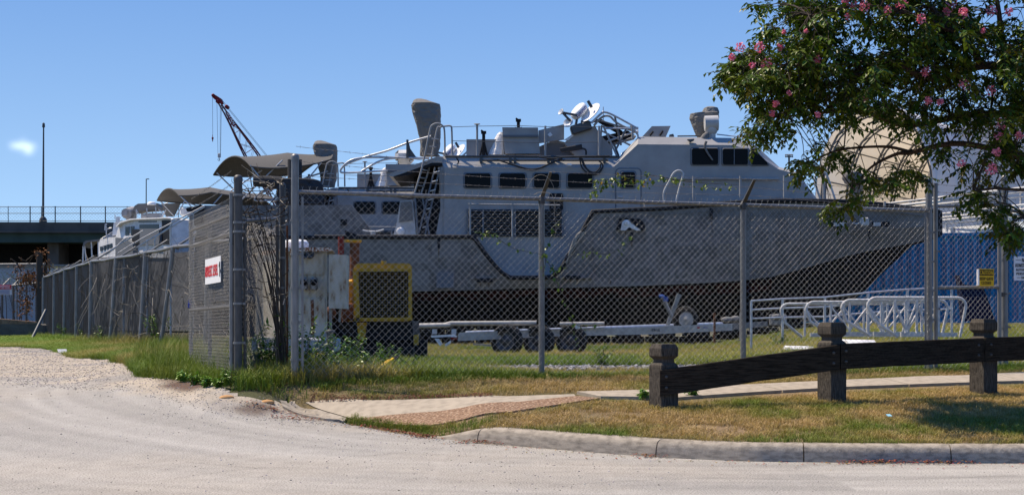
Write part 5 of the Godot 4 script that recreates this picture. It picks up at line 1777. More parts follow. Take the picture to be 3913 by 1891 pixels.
# the point of the hull's near side seen at a measured pixel
func hull_point(S: Array, top: Array, u: float, v: float) -> Vector3:
	for i in S.size() - 1:
		if u <= S[i + 1][0]:
			var t := clampf((u - S[i][0]) / float(S[i + 1][0] - S[i][0]), 0.0, 1.0)
			var b: Vector3 = top[i][0].lerp(top[i + 1][0], t); var mi: Vector3 = top[i][1].lerp(top[i + 1][1], t); var a: Vector3 = top[i][2].lerp(top[i + 1][2], t)
			var y := EY + (V0 - v) * BD / F
			var p := a
			if y > mi.y: p = mi.lerp(a, clampf((y - mi.y) / (a.y - mi.y), 0, 1))
			else: p = b.lerp(mi, clampf((y - b.y) / (mi.y - b.y), 0, 1))
			return p + Vector3(0, 0, 0.01)
	return top[-1][1]

func bimini(parent: Node, near: Array, apex: Array, far: Array, dn: float, df: float, legs: Array):
	# canopy over hoops: each hoop runs from the near edge over the apex to the far edge
	var m := mb()
	var hoops: Array = []
	for i in near.size():
		var a := P(near[i][0], near[i][1], dn); var c := P(far[i][0], far[i][1], df); var b := P(apex[i][0], apex[i][1], (dn + df) * 0.5)
		var ctl := b * 2.0 - (a + c) * 0.5
		hoops.append([a, ctl, c])
	var rings: Array = []
	var n := 16
	for i in hoops.size() - 1:
		for j in 4:
			var t := j / 4.0
			var row: Array = []
			for s in 13:
				var q := s / 12.0
				var p0: Vector3 = qb(hoops[i], q); var p1: Vector3 = qb(hoops[i + 1], q)
				row.append(p0.lerp(p1, t) - Vector3(0, 0.22 * t * (1 - t) * (1.0 + 0.6 * nz.get_noise_2d(s * 25.0, i * 70.0)), 0))
			rings.append(row)
	var last: Array = []
	for s in 13: last.append(qb(hoops[-1], s / 12.0))
	rings.append(last)
	m.skin(rings, false)
	var cv := obj("canopy", m, M.awning, parent)
	# hem
	for row in [rings[0], rings[-1]]:
		m = mb()
		m.tube(row, 0.05, 0.05, 6)
		obj("hoop", m, M.awning, parent)
	m = mb()
	var e1: Array = []; var e2: Array = []
	for r in rings: e1.append(r[0]); e2.append(r[12])
	m.tube(e1, 0.045, 0.045, 6); m.tube(e2, 0.045, 0.045, 6)
	obj("hem", m, M.awning, cv)
	for q in legs:
		m = mb()
		m.bar(P(q[0], q[1], q[4]), P(q[2], q[3], q[4]), 0.035, 6)
		obj("canopy_leg", m, M.alu, parent)
func qb(h: Array, t: float) -> Vector3: return h[0] * (1 - t) * (1 - t) + h[1] * 2.0 * t * (1 - t) + h[2] * t * t

func build_boats():
	var boat := build_patrol_boat()
	var two: Node3D = boat.duplicate()
	two.name = numbered("patrol_boat")
	add_child(two)
	two.position += Vector3(-5.56, 0, -14.0)
	two.set_meta("label", "second grey patrol boat behind the nearest one, with a large awning on its stern")
	bimini(two, [[958, 636], [1095, 640], [1262, 610]], [[886, 599], [1092, 584], [1252, 591]], [[815, 668], [1040, 672], [1150, 660]], 73.0, 77.5, [[955, 632, 1000, 690, 73.0], [1078, 612, 905, 780, 73.2], [826, 660, 890, 722, 77.0], [1232, 615, 1145, 720, 73.0], [1000, 650, 880, 730, 75.0], [960, 640, 990, 720, 75.0]])
	# covered gun under the awning, on the stern
	canvas_cover(two, [[686, 1075, 1205], [692, 1062, 1222], [715, 1060, 1232], [750, 1058, 1235], [784, 1056, 1236]], 71.0, 1.0, M.canvas_dark, "stern_gun_cover", 4.0)
	var m := mb()
	m.tube(PL([[1075, 700], [1020, 694], [968, 692]], 70.6), 0.3, 0.24, 10)
	obj("gun_barrel_cover", m, M.canvas_dark, two)
	m = mb()
	m.bar(P(1125, 700, 71.5), P(1125, 610, 71.5), 0.33, 12)
	obj("seat_cover", m, M.canvas_dark, two)
	# boat lying between the two, bow away to the left
	var c := thing("work_boat", Vector3(P(1050, 0, 67).x, gy(-10, 67), -67.0), "slab sided grey boat with a high square bulwark between the two patrol boats", "boat")
	m = mb()
	m.prism(PL([[748, 785], [1342, 783], [1372, 820], [1428, 892], [1428, 912], [748, 912]], 66.0), Vector3(0, 0, -0.3))
	var bw := obj("bulwark", m, M.hull, c)
	m = mb()
	m.prism(rbox(1300, 838, 1326, 862, 65.98, 4.0), Vector3(0, 0, 0.03))
	obj("vent", m, M.black, bw)
	m = mb()
	m.prism(PL([[740, 912], [1440, 908], [1440, 1110], [1380, 1150], [760, 1150]], 66.0), Vector3(0, 0, -4.0))
	obj("hull", m, M.hull, c)
	m = mb()
	m.prism(PL([[740, 1150], [1390, 1150], [1380, 1300], [780, 1300]], 66.4), Vector3(0, 0, -3.4))
	obj("hull_bottom", m, M.bottom, c)
	m = mb()
	m.bar(P(744, 910, 65.95), P(1440, 906, 65.95), 0.09, 8)
	obj("rub_rail", m, M.fender, c)
	m = mb()
	m.tube(smooth_path(PL([[1384, 880], [1400, 884], [1440, 885], [1466, 878]], 65.6), 4), 0.05); m.bar(P(1425, 884, 65.6), P(1425, 902, 65.6), 0.12)
	obj("mooring_cleat", m, M.cabin_pale, c)
	m = mb()
	m.prism(PL([[735, 800], [762, 780], [775, 786], [775, 850], [735, 860]], 65.8), Vector3(0, 0, -0.6))
	obj("locker", m, M.black, c)
	build_left_boats()

func face(parent: Node, called: String, list: Array, mat_: Material, back: Vector3, d0: float, u0: float, slope: float) -> MeshInstance3D:
	# a slab whose face turns away to the left: distance falls from d0 at u0 by slope for each pixel to the right
	var m := mb()
	var pts: Array = []
	for q in list: pts.append(P(q[0], q[1], d0 - (q[0] - u0) * slope))
	m.prism(pts, back)
	return obj(called, m, mat_, parent)
func build_left_boats():
	var bk := Vector3(2.1, 0, -2.1)
	var c := thing("cabin_boat", Vector3(P(540, 0, 88).x, gy(-20, 88), -88.0), "white sunlit pilothouse boat behind the long fence, below the lower awning", "boat")
	var D := 91.0
	var sl := 0.036
	face(c, "hull", [[380, 985], [740, 960], [740, 1262], [420, 1262]], M.hull, bk * 1.4, D, 438, sl)
	var cab := face(c, "wheelhouse", [[436, 960], [438, 908], [447, 880], [456, 864], [468, 851], [508, 840], [512, 836], [645, 833], [652, 838], [652, 985], [436, 985]], M.white, bk, D - 0.5, 438, sl)
	for w in [[478, 866, 494, 899], [498, 864, 512, 898], [528, 844, 598, 849], [532, 857, 606, 874]]:
		face(cab, "window", [[w[0], w[1] + 1], [w[2], w[1]], [w[2], w[3]], [w[0], w[3] + 1]], M.glass, -bk * 0.012, D - 0.52, 438, sl)
	face(cab, "doorway", [[618, 842], [650, 842], [650, 935], [618, 935]], M.black, -bk * 0.012, D - 0.52, 438, sl)
	face(cab, "side_panel", [[542, 874], [616, 874], [616, 935], [542, 935]], M.steel_frame, -bk * 0.06, D - 0.55, 438, sl)
	face(cab, "shutter", [[510, 876], [541, 876], [541, 935], [510, 935]], M.black, -bk * 0.05, D - 0.55, 438, sl)
	face(cab, "brow", [[452, 866], [470, 848], [510, 836], [650, 830], [652, 835], [512, 841], [470, 853], [456, 868]], M.white, -bk * 0.08, D - 0.5, 438, sl)
	face(c, "lower_cabin", [[438, 908], [470, 910], [505, 930], [505, 985], [438, 985]], M.steel_frame, bk * 0.3, D - 1.6, 438, sl)
	var m := mb()
	m.box(P(690, 870, 86), Vector3(1.0, 0.7, 0.8), Basis.IDENTITY, 0.06); m.prism(PL([[668, 880], [730, 882], [730, 905], [690, 903], [672, 892]], 85.4), Vector3(0, 0, -0.6))
	obj("deck_box", m, M.cabin, c)
	face(c, "after_panel", [[655, 838], [735, 838], [735, 960], [655, 960]], M.hull, bk * 0.4, 87.5, 655, sl)
	# searchlight and camera mast on the roof
	m = mb()
	m.bar(P(492, 858, 90), P(492, 828, 90), 0.2, 10); m.bar(P(480, 816, 89.6), P(506, 808, 90.6), 0.3, 14); m.box(P(474, 815, 89.4), Vector3(0.28, 0.32, 0.3))
	m.tube(PL([[506, 812], [512, 830], [500, 838]], 90), 0.12, 0.1, 8)
	obj("searchlight", m, M.cabin, c)
	m = mb()
	m.prism(PL([[505, 800], [512, 786], [525, 778], [598, 776], [605, 790], [600, 800], [530, 805], [518, 812], [510, 810]], 89.5), Vector3(0, 0, -1.5))
	obj("small_awning", m, M.canvas, c)
	m = mb()
	m.lathe(P(577, 776, 89), Vector3.UP, [[0.25, -0.1], [0.24, 0.0], [0.16, 0.07], [0.001, 0.09]], 14)
	obj("radome", m, M.dish, c)
	m = mb()
	m.prism(PL([[536, 818], [605, 814], [606, 832], [536, 834]], 89), Vector3(0, 0, -1.0)); m.box(P(550, 829, 88.8), Vector3(0.25, 0.12, 0.2))
	obj("roof_rack", m, M.cabin, c)
	for q in [[[520, 832], [518, 800]], [[530, 820], [518, 802]], [[560, 815], [558, 795]], [[594, 815], [592, 790]], [[604, 800], [640, 830]], [[622, 780], [640, 775]]]:
		m = mb()
		m.bar(P(q[0][0], q[0][1], 89), P(q[1][0], q[1][1], 89), 0.03)
		obj("rack_post", m, M.alu, c)
	m = mb()
	m.prism(PL([[614, 778], [688, 776], [662, 828], [632, 826]], 87.5), Vector3(0, 0, -0.1))
	obj("spray_curtain", m, M.canvas, c)
	bimini(c, [[684, 748], [806, 735], [1050, 762]], [[638, 722], [796, 718], [985, 742]], [[599, 766], [800, 778], [1040, 790]], 84.0, 88.0, [[684, 746, 728, 788, 84.0], [704, 768, 672, 824, 84.0], [612, 770, 664, 826, 87.0], [632, 802, 592, 872, 86.0], [850, 740, 814, 780, 84.0], [748, 786, 706, 770, 85.0]])
	m = mb()
	m.box(P(715, 809, 84.5), Vector3(0.75, 0.42, 0.5), Basis.IDENTITY, 0.05)
	obj("outboard_cowl", m, M.white, c)
	m = mb()
	m.prism(PL([[708, 798], [712, 793], [742, 790], [742, 850], [735, 850], [735, 806], [712, 808]], 83.5), Vector3(0, 0, -0.3))
	obj("seat_frame", m, M.black, c)
	# second, smaller white cabin further left
	var e := thing("cabin_boat", Vector3(P(400, 0, 96).x, gy(-25, 96), -96.0), "smaller white cabin boat with a row of four dark windows near the bridge", "boat")
	D = 97.0
	face(e, "hull", [[340, 985], [445, 970], [445, 1256], [360, 1256]], M.hull, bk, D, 374, sl)
	cab = face(e, "cabin", [[374, 930], [380, 914], [392, 908], [440, 905], [446, 915], [446, 990], [374, 990]], M.white, bk * 0.9, D - 0.3, 374, sl)
	for w in [[381, 941, 390, 958], [394, 937, 402, 955], [405, 933, 414, 951], [417, 930, 427, 948]]:
		face(cab, "window", [[w[0], w[1] + 2], [w[2], w[1]], [w[2], w[3]], [w[0], w[3] + 1]], M.glass, -bk * 0.012, D - 0.32, 374, sl)
	m = mb()
	for q in [[[382, 914], [440, 898]], [[390, 908], [438, 890]], [[404, 906], [402, 860]], [[398, 880], [400, 856]], [[400, 856], [406, 858]], [[398, 878], [424, 870]], [[406, 900], [428, 885]]]:
		m.bar(P(q[0][0], q[0][1], 95.5), P(q[1][0], q[1][1], 95.5), 0.035)
	obj("deck_rail", m, M.alu, e)
	m = mb()
	m.prism(PL([[426, 898], [432, 850], [450, 844], [446, 872], [440, 896]], 95.0), Vector3(0, 0, -0.4)); m.bar(P(447, 850, 94.8), P(449, 828, 94.8), 0.12); m.bar(P(437, 838, 94.8), P(437, 820, 94.8), 0.03)
	obj("locker", m, M.white, e)
	# canopy of a boat beyond
	m = mb()
	m.prism(PL([[313, 940], [316, 926], [326, 919], [376, 914], [378, 920], [332, 926], [322, 934], [318, 945]], 99.0), Vector3(0, 0, -2.0))
	var fr := thing("awning", Vector3(P(345, 0, 99).x, gy(-26, 99), -99.0), "small grey awning on thin legs at the far left of the boats", "awning")
	obj("canopy", m, M.canvas, fr)
	for q in [[316, 940, 314, 1000], [320, 934, 326, 1000], [372, 918, 374, 1000], [345, 922, 350, 1000]]:
		m = mb()
		var pb := P(q[2], 1240, 99.2)
		m.tube([P(q[0], q[1], 99.2), P(q[2], q[3], 99.2), Vector3(pb.x, gy(pb.x, 99.2), pb.z)], 0.05)
		obj("leg", m, M.alu, fr)
	# sloping gangway rails leaning behind the fence
	var gw := thing("gangway", gp(P(560, 0, 62).x, 62), "aluminium gangway handrails sloping up behind the long fence", "gangway")
	for q in [[[390, 972], [545, 881]], [[400, 975], [440, 945], [476, 911], [500, 906]], [[448, 968], [540, 912], [780, 786]], [[470, 975], [640, 872], [655, 840], [690, 834]], [[588, 940], [592, 912], [612, 893], [780, 790]]]:
		m = mb()
		m.tube(smooth_path(PL(q, 60.0), 5), 0.028, 0.028, 8)
		obj("handrail", m, M.alu_white, gw)
	for q in [[470, 975], [560, 915], [650, 858], [735, 815]]:
		m = mb()
		var a := P(q[0], q[1], 60.2)
		m.bar(a, Vector3(a.x, gy(a.x, 60.2), a.z), 0.045)
		obj("support", m, M.alu, gw)

# ------------------------------------------------------------------ things in the yard
func build_yard():
	var m := mb()
	# electrical cabinet
	var d := 24.0
	var g := Vector3(P(1170, 0, d).x, gy(P(1170, 0, d).x, d), -d)
	var c := thing("electrical_cabinet", g, "rusting off white electrical cabinet with two meters, left of the yellow engine", "cabinet")
	var top := P(0, 955, d).y; var bot := P(0, 1290, d).y
	m.prism(PL([[1093, 958], [1248, 958], [1248, 1290], [1093, 1290]], d), Vector3(-0.1, 0, -0.9))
	m.prism(PL([[975, 975, 1.3], [1088, 962, 0.1], [1088, 1290, 0.1], [975, 1290, 1.3]], d), Vector3(0.5, 0, -0.2))
	var body := obj("housing", m, M.cabinet, c)
	m = mb()
	m.prism(PL([[1050, 955], [1100, 944], [1262, 946], [1272, 957], [1248, 960], [1060, 960]], d - 0.15), Vector3(-0.1, 0, -1.2))
	m.prism(PL([[960, 974, 1.4], [985, 962, 1.1], [1092, 950, 0.0], [1092, 962, 0.0], [962, 979, 1.4]], d - 0.06), Vector3(0.6, 0, -0.25))
	obj("roof", m, M.rusty_roof, c)
	m = mb()
	m.box(P(1215, 1318, d), Vector3(0.6, 0.22, 0.8), Basis.IDENTITY, 0.03)
	m.prism(PL([[960, 1290], [1255, 1290], [1270, 1345], [960, 1345]], d + 0.02), Vector3(0, 0, -1.0))
	obj("plinth", m, M.pale_wall, c)
	for q in [[1107, 970, 1236, 1048], [1107, 1140, 1196, 1286], [1200, 1140, 1240, 1286]]:
		m = mb()
		m.prism(rbox(q[0], q[1], q[2], q[3], d - 0.006, 4.0), Vector3(0, 0, 0.02))
		obj("door", m, M.cabinet, body)
	m = mb()
	m.prism(PL([[1186, 1146], [1197, 1146], [1200, 1275], [1188, 1280]], d - 0.03), Vector3(0, 0, 0.01))
	obj("rust_streak", m, M.rust, body)
	for u in [1160, 1199]:
		m = mb()
		m.box(P(u, 1085, d - 0.06), Vector3(0.11, 0.19, 0.12), Basis.IDENTITY, 0.02)
		var mt := obj("meter", m, M.galv, body)
		m = mb()
		m.lathe(P(u, 1079, d - 0.12), Vector3(0, 0, 1), [[0.05, 0.0], [0.05, 0.06], [0.035, 0.08], [0.001, 0.085]], 14)
		obj("meter_glass", m, M.glass, mt)
	for u in [1168, 1186]:
		m = mb()
		m.lathe(P(u, 979, d - 0.02), Vector3(0, 0.3, 1), [[0.02, 0.0], [0.06, 0.05], [0.065, 0.12], [0.05, 0.12], [0.001, 0.06]], 12)
		obj("floodlight", m, M.steel_dark, body)
	m = mb()
	m.prism(PL([[1256, 972], [1324, 974], [1322, 1180], [1254, 1178]], d - 0.2), Vector3(0, 0, -0.35))
	var jb := obj("junction_box", m, M.cabinet, c)
	m = mb()
	m.bar(P(1262, 1178, d), P(1262, 1290, d), 0.025)
	m.bar(P(1300, 1178, d), P(1296, 1230, d), 0.02)
	obj("conduit", m, M.galv, jb)
	m = mb()
	m.lathe(P(1130, 930, d + 0.5), Vector3.UP, [[0.19, -0.1], [0.2, 0.0], [0.16, 0.05], [0.001, 0.07]], 16)
	obj("roof_vent", m, M.white, c)
	# standpipe
	m = mb()
	var sp := P(1258, 1340, 23.0); sp.y = gy(sp.x, 23.0)
	m.tube([sp, P(1260, 1318, 23.0)], 0.05, 0.05, 10); m.lathe(P(1260, 1318, 23.0), Vector3.UP, [[0.085, -0.02], [0.085, 0.02], [0.05, 0.03], [0.055, 0.17], [0.07, 0.18], [0.07, 0.22], [0.001, 0.23]], 12)
	tag(obj("standpipe", m, M.galv_dark), "short grey standpipe with a bolted flange in front of the cabinet plinth", "pipe")
	# yellow engine set
	d = 27.0
	g = Vector3(P(1460, 0, d).x, gy(P(1460, 0, d).x, d), -d)
	c = thing("engine_set", g, "yellow industrial engine with a big wire-guarded radiator and rusty exhaust", "engine")
	m = mb()
	# radiator cowl: rounded top corners, open front
	var outer := rbox(1350, 1006, 1574, 1228, d, 20.0, 4)
	var inner := rbox(1368, 1034, 1560, 1215, d, 10.0, 4)
	for i in outer.size():
		var j := (i + 1) % outer.size()
		m.quad(outer[i], outer[j], inner[j], inner[i])
		var w := Vector3(-0.03, 0.0, -0.3)
		m.quad(outer[i], outer[i] + w, outer[j] + w, outer[j])
		m.quad(inner[i], inner[j], inner[j] + Vector3(0, 0, -0.12), inner[i] + Vector3(0, 0, -0.12))
	var cowl := obj("radiator_cowl", m, M.yellow, c)
	m = mb()
	m.prism(PL([[1346, 1030], [1366, 1030], [1374, 1226], [1358, 1228]], d - 0.03), Vector3(0, 0, -0.06)); m.prism(PL([[1352, 1030], [1572, 1028], [1572, 1036], [1352, 1038]], d - 0.035), Vector3(0, 0, -0.05)); m.prism(PL([[1358, 1214], [1574, 1212], [1574, 1224], [1360, 1226]], d - 0.03), Vector3(0, 0, -0.05))
	m.bar(P(1466, 1006, d - 0.1), P(1466, 997, d - 0.1), 0.045, 10)
	obj("cowl_edge", m, M.yellow, cowl)
	m = mb()
	m.prism(PL([[1366, 1034], [1562, 1034], [1562, 1216], [1366, 1216]], d + 0.1), Vector3(0, 0, -0.2))
	var core := obj("radiator_core", m, M.grille, cowl)
	m = mb()
	for i in 20: m.bar(P(1368 + i * 10.2, 1034, d - 0.005), P(1368 + i * 10.2, 1216, d - 0.005), 0.0014, 4)
	for i in 19: m.bar(P(1366, 1036 + i * 10.0, d - 0.008), P(1562, 1036 + i * 10.0, d - 0.008), 0.0014, 4)
	obj("wire_guard", m, M.yellow, cowl)
	m = mb()
	m.prism(PL([[1322, 1100], [1350, 1074], [1356, 1130], [1352, 1230], [1322, 1230]], d + 0.4), Vector3(0, 0, -1.2)); m.bar(P(1322, 1080, d + 0.2), P(1350, 1076, d + 0.1), 0.05); m.prism(PL([[1310, 1120], [1345, 1116], [1345, 1160], [1310, 1170]], d + 0.35), Vector3(0, 0, -0.3))
	obj("engine_block", m, M.yellow, c)
	m = mb()
	m.box(P(1330, 1190, d + 0.3), Vector3(0.22, 0.3, 0.3), Basis.IDENTITY, 0.03); m.bar(P(1312, 1160, d + 0.2), P(1318, 1230, d + 0.2), 0.06); m.ball(P(1262, 1196, d + 0.1), Vector3(0.1, 0.12, 0.1))
	obj("air_filter", m, M.rust, c)
	m = mb()
	m.prism(PL([[1350, 1228], [1574, 1226], [1580, 1300], [1350, 1300]], d + 0.15), Vector3(0, 0, -2.0)); m.box(Vector3(P(1470, 0, d).x, gy(g.x, d) + 0.12, -d - 0.9), Vector3(1.0, 0.26, 2.4))
	m.prism(PL([[1240, 1300], [1632, 1300], [1632, 1366], [1240, 1366]], d + 0.3), Vector3(0, 0, -0.15))
	obj("skid_base", m, M.black, c)
	m = mb()
	m.prism(PL([[1580, 1280], [1598, 1278], [1598, 1318], [1580, 1318]], d + 0.1), Vector3(0, 0, -0.1))
	m.prism(PL([[1362, 1232], [1400, 1232], [1392, 1300], [1370, 1300]], d + 0.05), Vector3(0, 0, -0.1))
	obj("bracket", m, M.yellow, c)
	m = mb()
	m.tube(PL([[1352, 1075], [1354, 1012], [1354, 925]], d + 0.35), 0.085, 0.085, 14)
	var ex := obj("exhaust_stack", m, M.rust, c)
	m = mb()
	m.lathe(P(1354, 924, d + 0.35), Vector3.UP, [[0.1, -0.02], [0.125, 0.0], [0.125, 0.03], [0.09, 0.04]], 14); m.box(P(1322, 921, d + 0.35), Vector3(0.08, 0.05, 0.06))
	obj("clamp_ring", m, M.yellow, ex)
	m = mb()
	m.prism(PL([[1316, 880], [1346, 890], [1366, 900], [1366, 914], [1338, 912], [1318, 896]], d + 0.25), Vector3(0, 0, -0.16))
	obj("rain_flap", m, M.black, ex)
	m = mb()
	m.bar(P(1302, 978, d + 0.5), P(1302, 905, d + 0.5), 0.055, 8)
	obj("intake_pipe", m, mat(lin(0.2, 0.03, 0.02), 0.7), c)
	# broken barrier scraps
	m = mb()
	for q in [[1432, 1418, 1486, 1378, 0], [1440, 1420, 1502, 1372, 1]]:
		m.bar(P(q[0], q[1], 19.0), P(q[2], q[3], 19.3), 0.022, 6)
	tag(obj("broken_barrier", m, M.sign_yellow), "broken yellow plastic strips lying in the weeds behind the fence", "debris")
	m = mb()
	for q in [[1446, 1418, 1516, 1366], [1470, 1425, 1512, 1392], [1425, 1424, 1460, 1392]]:
		m.bar(P(q[0], q[1], 19.1), P(q[2], q[3], 19.5), 0.03, 6)
	tag(obj("rubber_scrap", m, M.tyre), "black rubber scrap beside the broken yellow strips", "debris")
	build_trailer()
	build_frames()
	build_background()

func build_trailer():
	var d0 := 37.0
	var g := P(1960, 1355, d0)
	var c := thing("boat_trailer", Vector3(g.x, gy(g.x, d0), g.z), "long galvanised three axle boat trailer parked in front of the patrol boat", "trailer")
	# main beam: from tail to tongue, running slightly away
	var m := mb()
	var dd := func(u: float) -> float: return d0 + (u - 1960.0) * 0.0042
	var beam := [[1640, 1262, 1300], [1750, 1274, 1303], [2160, 1258, 1284], [2500, 1248, 1277], [2800, 1236, 1263]]
	var rings: Array = []
	for q in beam.slice(1):
		var a := P(q[0], q[1], dd.call(q[0])); var b := P(q[0], q[2], dd.call(q[0]))
		rings.append([a, a + Vector3(0, 0, -0.09), b + Vector3(0, 0, -0.09), b])
	m.loft(rings, true, true)
	m.prism([P(1755, 1271, d0 - 0.85), P(2310, 1249, d0 + 1.4), P(2310, 1253, d0 + 1.4), P(1755, 1275, d0 - 0.85)], Vector3(0, 0, -0.2))
	var fr := obj("frame_beam", m, M.trailer, c)
	lettering(fr, "VANTAGE", P(2494, 1261, dd.call(2494.0) - 0.02), Vector3(1, 0.03, 0), Vector3.UP, 58 * 0.0064, 11 * 0.0065, M.ink_black)
	lettering(fr, "ALUMINUM", P(2692, 1252, dd.call(2692.0) - 0.02), Vector3(1, 0.03, 0), Vector3.UP, 26 * 0.0066, 5 * 0.0066, M.ink_blue)
	m = mb()
	m.box(P(2670, 1252, dd.call(2670.0) - 0.02), Vector3(0.07, 0.03, 0.02))
	obj("side_marker", m, M.ink_red, fr)
	# far beam
	m = mb()
	m.bar(P(1780, 1275, d0 + 1.6), P(2760, 1240, d0 + 5.0), 0.07, 6)
	obj("far_beam", m, M.alu, c)
	# carpeted bunks
	m = mb()
	m.tube(PL([[1560, 1245], [1700, 1242], [1720, 1236], [2050, 1234]], d0 + 0.3), 0.06, 0.06, 6)
	m.tube(PL([[1560, 1247, -0.2], [1720, 1243, -0.1]], d0), 0.05, 0.05, 6)
	m.tube(PL([[2140, 1238], [2310, 1236]], d0 + 1.8), 0.05, 0.05, 6)
	obj("bunk", m, M.trailer, c)
	for q in [[1565, 1248, 1280], [1734, 1258, 1278], [1970, 1250, 1266], [2208, 1242, 1256], [1660, 1258, 1276]]:
		m = mb()
		m.box(P(q[0], (q[1] + q[2]) * 0.5, d0 - 0.1), Vector3(0.11, (q[2] - q[1]) * d0 / F, 0.06))
		obj("bunk_bracket", m, M.alu, c)
	# tail with lamp and roller vee
	m = mb()
	m.prism(PL([[1646, 1282], [1730, 1278], [1730, 1286], [1648, 1290]], d0 - 0.9), Vector3(0, 0, -0.1)); m.prism(PL([[1660, 1294], [1676, 1294], [1690, 1314], [1680, 1322]], d0 - 0.9), Vector3(0, 0, -0.08)); m.prism(PL([[1722, 1300], [1722, 1310], [1702, 1324], [1698, 1316]], d0 - 0.9), Vector3(0, 0, -0.08))
	m.prism(PL([[1718, 1280], [1732, 1278], [1746, 1284], [1746, 1288], [1722, 1288]], d0 - 0.95), Vector3(0, 0, -0.15))
	obj("tail_bar", m, M.white, c)
	m = mb()
	m.prism(PL([[1722, 1288], [1746, 1288], [1748, 1298], [1724, 1299]], d0 - 0.96), Vector3(0, 0, -0.1))
	obj("tail_lamp", m, mat(lin(0.22, 0.02, 0.015), 0.3), c)
	m = mb()
	m.prism(PL([[1806, 1312], [1876, 1316], [1876, 1324], [1808, 1318]], d0 - 0.3), Vector3(0, 0, -0.1))
	obj("axle_guard", m, M.trailer, c)
	# wheels
	for q in [[1937, 1310.0, 0.0], [2060, 1310.0, 0.5], [2184, 1309.0, 1.0]]:
		var dist: float = d0 - 0.25 + q[2]
		var ctr := P(q[0], q[1], dist)
		var R := 0.385
		ctr.y = gy(ctr.x, dist) + R - 0.03
		var ax := Vector3(-0.42, 0, 0.9).normalized()
		var w := Node3D.new()
		w.name = "wheel"
		c.add_child(w, true)
		m = mb()
		m.lathe(ctr, ax, [[R * 0.62, -0.11], [R * 0.86, -0.125], [R * 0.97, -0.1], [R, -0.05], [R, 0.05], [R * 0.97, 0.1], [R * 0.86, 0.125], [R * 0.62, 0.11], [R * 0.6, 0.06]], 30)
		for k in 44:
			var a := TAU * k / 44.0
			var e1 := ax.cross(Vector3.UP).normalized(); var e2 := ax.cross(e1)
			var o := e1 * cos(a) + e2 * sin(a)
			m.box(ctr + o * R + ax * (0.05 if k % 2 == 0 else -0.05), Vector3(0.03, 0.006, 0.08), Basis(o.cross(ax), o, ax))
		obj("tyre", m, M.tyre, w)
		m = mb()
		m.lathe(ctr, ax, [[R * 0.62, 0.1], [R * 0.56, 0.08], [R * 0.5, 0.02], [R * 0.25, 0.03], [R * 0.2, 0.08], [0.001, 0.09]], 20)
		for k in 5:
			var a := TAU * k / 5.0
			var e1 := ax.cross(Vector3.UP).normalized(); var e2 := ax.cross(e1)
			m.ball(ctr + (e1 * cos(a) + e2 * sin(a)) * R * 0.16 + ax * 0.09, Vector3(0.014, 0.014, 0.014), Basis.IDENTITY, 6, 4)
		obj("rim", m, M.galv_dark, w)
	# spare wheel, winch post, tongue and coupler
	m = mb()
	m.lathe(P(2620, 1220, 41.0), Vector3(-0.4, 0, 0.9), [[0.2, -0.1], [0.32, -0.1], [0.35, 0.0], [0.32, 0.1], [0.2, 0.1]], 24)
	var sw := obj("spare_wheel", m, M.tyre, c)
	m = mb()
	m.lathe(P(2627, 1220, 40.9), Vector3(-0.4, 0, 0.9), [[0.2, 0.09], [0.17, 0.06], [0.06, 0.1], [0.001, 0.11]], 16)
	obj("rim", m, M.trailer, sw)
	m = mb()
	m.prism(PL([[2590, 1121], [2606, 1126], [2560, 1242], [2546, 1242]], 40.0), Vector3(0, 0, -0.12)); m.bar(P(2530, 1130, 40.0), P(2568, 1210, 40.0), 0.05)
	obj("winch_post", m, M.galv, c)
	m = mb()
	m.ball(P(2530, 1132, 39.9), Vector3(0.08, 0.05, 0.05)); m.box(P(2545, 1142, 39.9), Vector3(0.12, 0.12, 0.1))
	obj("bow_roller", m, M.blue, c)
	m = mb()
	m.prism(PL([[2790, 1236], [2935, 1228], [2935, 1246], [2790, 1262]], 42.0), Vector3(0, 0, -0.12)); m.box(P(2975, 1222, 41.5), Vector3(0.45, 0.3, 0.2), Basis.IDENTITY, 0.03)
	m.prism(PL([[2950, 1222], [2965, 1206], [2985, 1205], [2985, 1225]], 41.4), Vector3(0, 0, -0.15))
	obj("tongue", m, M.galv, c)
	m = mb()
	var jf := P(2833, 1300, 41.8)
	m.bar(P(2833, 1195, 41.8), jf, 0.045); m.box(jf, Vector3(0.16, 0.03, 0.16))
	obj("jack", m, M.galv, c)
	m = mb()
	m.ball(P(2780, 1222, 42.5), Vector3(0.18, 0.09, 0.1)); m.ball(P(2812, 1220, 42.5), Vector3(0.16, 0.1, 0.1)); m.ball(P(2970, 1210, 41.2), Vector3(0.12, 0.08, 0.08))
	obj("straps", m, M.canvas, c)
	m = mb()
	m.bar(P(2732, 1196, 39.0), P(2732, 1310, 39.0), 0.03)
	tag(obj("rusty_stake", m, M.rust), "thin rusty steel stake standing beside the trailer beam", "stake")

